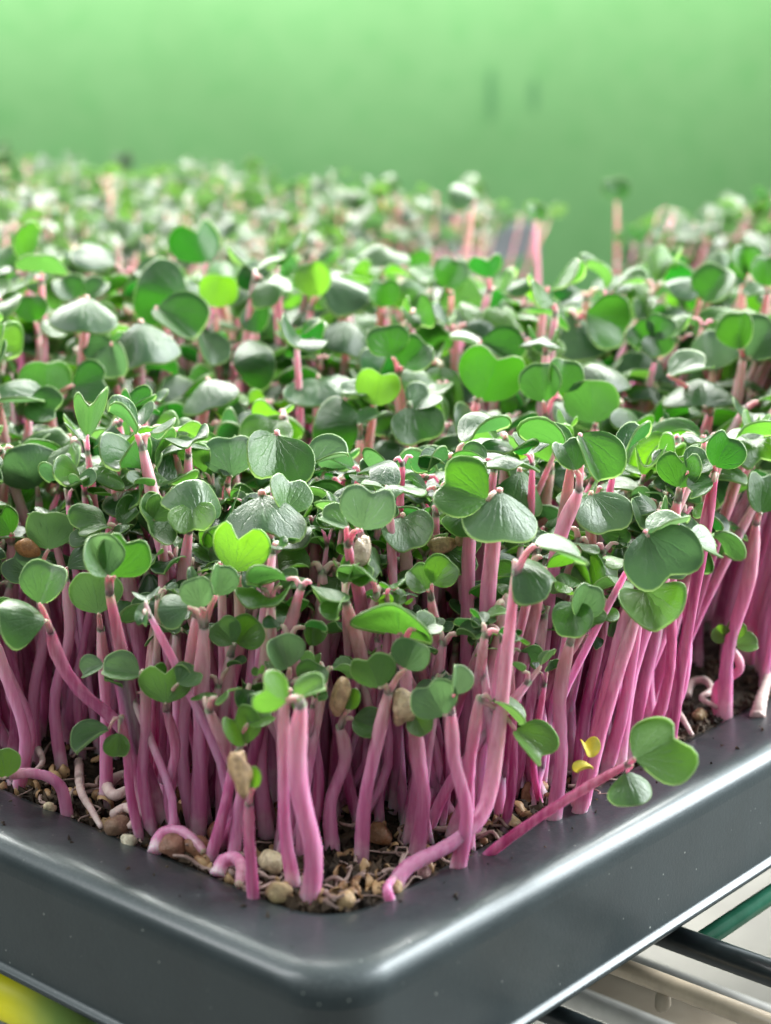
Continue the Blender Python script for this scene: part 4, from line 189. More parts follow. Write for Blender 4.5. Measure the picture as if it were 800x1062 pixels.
(2738, 1.005, 27.158, 4.125, 'dark-leaved maroon-stemmed seedling just left of the folded dark leaf sloping right'),
(2759, -0.755, 26.298, 3.305, 'dark-leaved pink-stemmed seedling just right of the flat silver leaf spread level with crinkled edge'),
(2772, -5.871, 27.527, 4.576, 'green-leaved buff-stemmed seedling just left of the small round dark leaf by the table-top leaf'),
(2836, 4.829, 26.719, 3.342, 'green-leaved pale pink-stemmed seedling just right of the wide dark arched leaf'),
(2854, -1.111, 20.402, 2.471, 'green-leaved maroon-stemmed seedling just right of the half dull, half bright leaf pair'),
(2940, -3.371, 22.384, 3.153, 'green-leaved pale pink-stemmed seedling just above the pale mauve leaf closed like a bud'),
(3011, -3.524, 26.325, 3.018, 'green-leaved maroon-stemmed seedling just below the white-grey umbrella leaf'),
(3038, -0.018, 36.852, 3.745, 'green-leaved buff-stemmed seedling just left of the small lone dark leaf above the canopy'),
(3099, -1.584, 23.798, 3.582, 'lime-leaved pale pink-stemmed seedling just above the saturated drooping heart-shaped leaf'),
(3111, -2.132, 19.613, 2.474, 'dark-leaved maroon-stemmed seedling just right of the flat two-lobed olive leaf facing outward'),
(3158, -4.391, 20.545, 1.828, 'silvery-leaved pink-stemmed seedling above and right of the lime leaf at the left edge'),
(3194, -3.569, 25.566, 3.209, 'dark-leaved buff-stemmed seedling just left of the silver-topped leaf with green underside'),
(3210, -1.848, 21.805, 2.938, 'dark-leaved pink-stemmed seedling just right of the two upright silvery leaves'),
(3212, -1.285, 25.663, 4.279, 'dark-leaved buff-stemmed seedling just above the flat silver leaf spread level with crinkled edge'),
(3239, -4.977, 28.833, 4.377, 'dark-leaved pale pink-stemmed seedling just left of the flat grey-green leaf like a table top'),
(3276, 4.131, 27.869, 3.423, 'dark-leaved pale pink-stemmed seedling just left of the plump white-silver leaf above the wide arched leaf'),
(3310, 1.722, 21.922, 2.86, 'dark-leaved maroon-stemmed seedling below and right of the domed sage leaf'),
(3319, -1.254, 20.137, 2.159, 'dark-leaved pink-stemmed seedling just above the thick bent corner stem'),
(3454, 0.938, 32.485, 4.13, 'green-leaved buff-stemmed seedling above and right of the small dark curled leaf, top centre'),
(3466, -1.879, 21.242, 3.297, 'lime-leaved maroon-stemmed seedling above and left of the pale silvery oval leaf'),
(3516, -1.753, 28.521, 4.353, 'dark-leaved maroon-stemmed seedling below and right of the round dark disc-like leaf'),
(3546, 3.191, 23.21, 2.885, 'dark-leaved pale pink-stemmed seedling just left of the dark leaf at the right edge, halfway up'),
(3579, -0.754, 20.09, 2.728, 'lime-leaved pink-stemmed seedling below and right of the pale silvery oval leaf'),
(3686, 2.969, 22.239, 3.622, 'lime-leaved pale pink-stemmed seedling above and left of the bright three-lobed leaf on the right'),
(3712, -0.248, 22.924, 3.158, 'dark-leaved pale pink-stemmed seedling just above the silver leaf with dark midrib'),
(3739, -4.435, 20.834, 3.161, 'dark-leaved maroon-stemmed seedling just below the sweeping dark purple stem'),
(3754, -2.288, 27.852, 4.879, 'lime-leaved buff-stemmed seedling just above the round dark disc-like leaf'),
(3785, -2.486, 19.699, 2.175, 'dark-leaved pink-stemmed seedling above and left of the flat two-lobed olive leaf facing outward'),
(3923, -4.119, 22.052, 2.236, 'dark-leaved maroon-stemmed seedling just below the pale mauve leaf closed like a bud'),
(4036, -3.875, 21.65, 2.482, 'dark-leaved pink-stemmed seedling above and left of the pale leaf with a white upturned edge'),
(4060, -2.421, 21.875, 3.664, 'dark-leaved buff-stemmed seedling above and left of the domed grey-green leaf'),
(4128, 1.515, 24.446, 3.03, 'dark-leaved pink-stemmed seedling below and right of the wide dark bow-shaped leaf with a light rim'),
(4133, -5.791, 27.996, 4.343, 'green-leaved buff-stemmed seedling above and left of the broad flat green leaf with lit edge'),
(4138, -2.554, 20.917, 3.494, 'dark-leaved pink-stemmed seedling just left of the domed grey-green leaf'),
(4156, 3.624, 27.517, 4.312, 'green-leaved pale pink-stemmed seedling just above the wide dark arched leaf'),
(4160, 5.02, 25.108, 2.896, 'green-leaved pink-stemmed seedling just below the dark leaf at the right edge, halfway up'),
(4188, -0.616, 27.799, 3.722, 'green-leaved pink-stemmed seedling below and left of the wide dark domed leaf in shade'),
(4202, 4.302, 24.482, 3.053, 'dark-leaved maroon-stemmed seedling just above the tiny lime seedling with three slender leaves'),
(4278, -0.102, 20.126, 2.332, 'green-leaved pink-stemmed seedling just above the wide awning-like leaf'),
(4402, 1.059, 28.084, 4.606, 'dark-leaved maroon-stemmed seedling just right of the small lone dark leaf above the canopy'),
(4572, 4.739, 26.468, 4.809, 'dark-leaved buff-stemmed seedling just right of the flat bright green leaf held level'),
(4645, -1.636, 21.668, 2.332, 'dark-leaved maroon-stemmed seedling just left of the pale silvery oval leaf'),
(4665, 0.08, 19.571, 3.492, 'silvery-leaved pink-stemmed seedling just right of the round olive leaf beside a squarish one'),
(4688, 0.899, 20.508, 2.01, 'dark-leaved pale pink-stemmed seedling below and left of the stem bent along the right rim'),
(4833, 3.316, 21.587, 2.786, 'dark-leaved pink-stemmed seedling just below the bright three-lobed leaf on the right'),
(4902, 2.39, 21.336, 2.985, 'dark-leaved maroon-stemmed seedling above and left of the large round blue-green leaf'),
(5004, -0.712, 20.748, 2.965, 'dark-leaved pale pink-stemmed seedling just left of the wide awning-like leaf'),
(5032, -4.674, 29.409, 4.221, 'green-leaved pink-stemmed seedling above and right of the flat grey-green leaf like a table top'),
(5114, 1.499, 26.916, 4.048, 'lime-leaved pale pink-stemmed seedling just above the folded dark leaf sloping right'),
(5312, 1.147, 27.81, 4.048, 'green-leaved buff-stemmed seedling just above the wide dark bow-shaped leaf with a light rim'),
(5413, -2.545, 28.158, 3.734, 'dark-leaved buff-stemmed seedling below and left of the dark leaf folded over like a hood'),
(5442, -0.989, 30.253, 3.904, 'green-leaved buff-stemmed seedling above and left of the wide dark domed leaf in shade'),
(5639, -4.103, 26.79, 3.521, 'green-leaved maroon-stemmed seedling below and left of the narrow blue-grey edge-on leaf'),
(5716, -1.767, 20.021, 2.632, 'green-leaved maroon-stemmed seedling above and right of the half dull, half bright leaf pair'),
(5739, -1.247, 21.716, 2.525, 'dark-leaved pink-stemmed seedling above and left of the lime leaf with a long wrinkled hull'),
(5761, -4.83, 22.404, 2.37, 'dark-leaved buff-stemmed seedling below and left of the pale mauve leaf closed like a bud'),
(5906, -1.885, 19.767, 2.3, 'green-leaved pink-stemmed seedling above and left of the thick bent corner stem'),
(5950, 0.281, 21.176, 3.288, 'dark-leaved buff-stemmed seedling below and right of the dull mauve-grey leaf with a shrivelled hull'),
(6031, -0.133, 20.728, 2.562, 'green-leaved maroon-stemmed seedling above and left of the round olive leaf beside a squarish one'),
(6067, 1.805, 25.548, 3.58, 'green-leaved maroon-stemmed seedling below and left of the round olive leaf turned underside out'),
(6098, -2.312, 20.58, 3.426, 'green-leaved buff-stemmed seedling below and right of the dark arched leaf with a thin pale edge'),
(6262, -3.134, 26.769, 3.517, 'dark-leaved pale pink-stemmed seedling above and left of the silver-topped leaf with green underside'),
(6526, 1.602, 21.106, 3.631, 'dark-leaved maroon-stemmed seedling above and right of the domed sage leaf'),
(6551, -0.95, 21.304, 2.718, 'green-leaved maroon-stemmed seedling above and right of the pale silvery oval leaf'),
(6572, -2.353, 21.221, 3.71, 'dark-leaved pink-stemmed seedling just left of the half-hidden dull sage leaf'),
(6691, -0.537, 21.15, 2.255, 'lime-leaved buff-stemmed seedling below and left of the silver leaf with dark midrib'),
(6748, 3.339, 21.978, 3.595, 'green-leaved buff-stemmed seedling above and right of the large round blue-green leaf'),
(6791, 5.187, 24.446, 2.709, 'green-leaved pink-stemmed seedling just below the deep magenta stem'),
(6842, 2.34, 20.958, 2.72, 'dark-leaved maroon-stemmed seedling just below the cluster of narrow dark leaves'),
(7152, 0.503, 24.876, 3.267, 'dark-leaved pale pink-stemmed seedling below and right of the lime leaf glowing with light through it'),
(7308, 3.214, 22.493, 2.343, 'green-leaved pink-stemmed seedling below and left of the tiny lime seedling with three slender leaves'),
(7519, -0.489, 19.946, 3.08, 'green-leaved pink-stemmed seedling just above the round olive leaf beside a squarish one'),
(8103, -2.562, 20.556, 2.637, 'dark-leaved maroon-stemmed seedling below and left of the two upright silvery leaves'),
(8121, 1.452, 19.708, 2.702, 'green-leaved pink-stemmed seedling just below the stem bent along the right rim'),
(8133, -4.29, 21.874, 2.286, 'dark-leaved maroon-stemmed seedling below and right of the sweeping dark purple stem'),
(8424, -3.435, 21.742, 3.201, 'dark-leaved pale pink-stemmed seedling below and right of the tall folded pale leaf'),
(8455, -3.824, 21.941, 2.729, 'dark-leaved pink-stemmed seedling below and left of the olive see-through round leaf behind the tall'),
(8678, -4.286, 20.308, 2.191, 'green-leaved buff-stemmed seedling just above the lime leaf at the left edge'),
(8800, 3.507, 27.759, 3.27, 'green-leaved pale pink-stemmed seedling just below the tall narrow bright leaf by a grey one'),
(8926, -3.159, 21.465, 3.36, 'green-leaved buff-stemmed seedling above and left of the dark arched leaf with a thin pale edge'),
(9018, 4.814, 32.644, 4.138, 'dark-leaved buff-stemmed seedling just left of the pointed upright bright leaf'),
(9119, -2.078, 20.198, 4.015, 'dark-leaved maroon-stemmed seedling just above the dark arched leaf with a thin pale edge'),
(9225, 0.6, 29.444, 4.371, 'green-leaved buff-stemmed seedling just right of the small dark curled leaf, top centre'),
(9363, -3.635, 22.511, 3.563, 'green-leaved pink-stemmed seedling below and right of the white-rimmed long leaf at the left edge'),
(9856, 3.077, 21.961, 3.177, 'green-leaved maroon-stemmed seedling below and right of the bright three-lobed leaf on the right'),
(9914, 4.761, 25.86, 2.968, 'lime-leaved maroon-stemmed seedling just right of the large round blue-green leaf'),
(10202, -5.348, 25.547, 4.105, 'lime-leaved maroon-stemmed seedling below and left of the small round dark leaf by the table-top leaf'),
(10242, 0.239, 20.739, 3.702, 'dark-leaved pink-stemmed seedling above and left of the silver leaf with dark midrib'),
(10253, 0.691, 21.209, 2.199, 'green-leaved maroon-stemmed seedling above and right of the stem capped by a tan hull'),
(10392, -2.865, 21.877, 3.788, 'dark-leaved pale pink-stemmed seedling below and right of the narrow blue-grey edge-on leaf'),
(10587, 2.443, 25.989, 3.425, 'green-leaved maroon-stemmed seedling above and right of the long bright green tongue-like leaf'),
(10972, -0.379, 21.522, 3.222, 'dark-leaved maroon-stemmed seedling just left of the small bright pair above the awning leaf'),
(11178, -3.18, 21.802, 3.663, 'green-leaved buff-stemmed seedling just right of the big sage leaf like an upturned spoon'),
(11240, 0.938, 20.19, 3.479, 'dark-leaved pink-stemmed seedling below and right of the small bright pair above the awning leaf'),
(11302, 1.732, 20.842, 2.875, 'green-leaved maroon-stemmed seedling just above the cluster of narrow dark leaves'),
(11351, -3.432, 21.428, 2.205, 'dark-leaved pale pink-stemmed seedling just above the pale leaf with a white upturned edge'),
(11532, 1.493, 20.449, 2.37, 'dark-leaved pink-stemmed seedling above and right of the grey-green round leaf with a white folded leaf'),
(11868, 0.875, 22.598, 2.333, 'green-leaved buff-stemmed seedling below and right of the silver leaf with dark midrib'),
(12096, 0.401, 20.955, 2.547, 'dark-leaved pale pink-stemmed seedling just above the small bright pair above the awning leaf'),
(12120, 3.628, 24.458, 3.572, 'green-leaved maroon-stemmed seedling above and right of the deep magenta stem'),
(12254, -4.969, 24.047, 3.059, 'lime-leaved maroon-stemmed seedling just above the big sage leaf like an upturned spoon'),
(12944, 2.536, 21.643, 3.243, 'green-leaved pale pink-stemmed seedling just below the shiny silver leaf'),
(13237, 2.817, 21.904, 2.936, 'green-leaved buff-stemmed seedling just right of the cluster of narrow dark leaves'),
(13532, -4.296, 21.382, 2.141, 'dark-leaved maroon-stemmed seedling just left of the pale leaf with a white upturned edge'),
(13941, 1.984, 26.135, 4.579, 'green-leaved pink-stemmed seedling just left of the long silver-grey leaf folded like a tent'),
(14091, 2.58, 20.754, 2.677, 'dark-leaved pink-stemmed seedling above and left of the seedling toppled over the rim'),
(14201, 3.515, 22.298, 3.557, 'green-leaved maroon-stemmed seedling below and left of the dark leaf at the right edge, halfway up'),
(14221, -3.6, 28.145, 3.76, 'dark-leaved buff-stemmed seedling below and left of the narrow hanging white leaf'),
(14395, 2.831, 21.567, 2.561, 'green-leaved pink-stemmed seedling above and right of the flat bright green leaf held level'),
(14503, -1.967, 27.416, 3.3, 'green-leaved buff-stemmed seedling below and right of the dark leaf folded over like a hood'),
(15170, 0.359, 27.057, 4.469, 'dark-leaved pale pink-stemmed seedling above and right of the two rounded dark lobes side by side'),
(15351, -1.661, 28.055, 4.873, 'dark-leaved pink-stemmed seedling above and right of the round dark disc-like leaf'),
(15622, -1.115, 21.09, 2.101, 'green-leaved buff-stemmed seedling above and right of the thick bent corner stem'),
(15686, -0.443, 21.949, 2.989, 'dark-leaved maroon-stemmed seedling just right of the broad pale drooping two-lobed leaf'),
(15905, -0.129, 19.364, 2.713, 'green-leaved maroon-stemmed seedling just right of the lime leaf with a long wrinkled hull'),
(15947, 0.092, 20.48, 2.911, 'dark-leaved pale pink-stemmed seedling just below the wide awning-like leaf'),
(16411, -5.534, 29.048, 4.789, 'green-leaved maroon-stemmed seedling just above the small round dark leaf by the table-top leaf')]
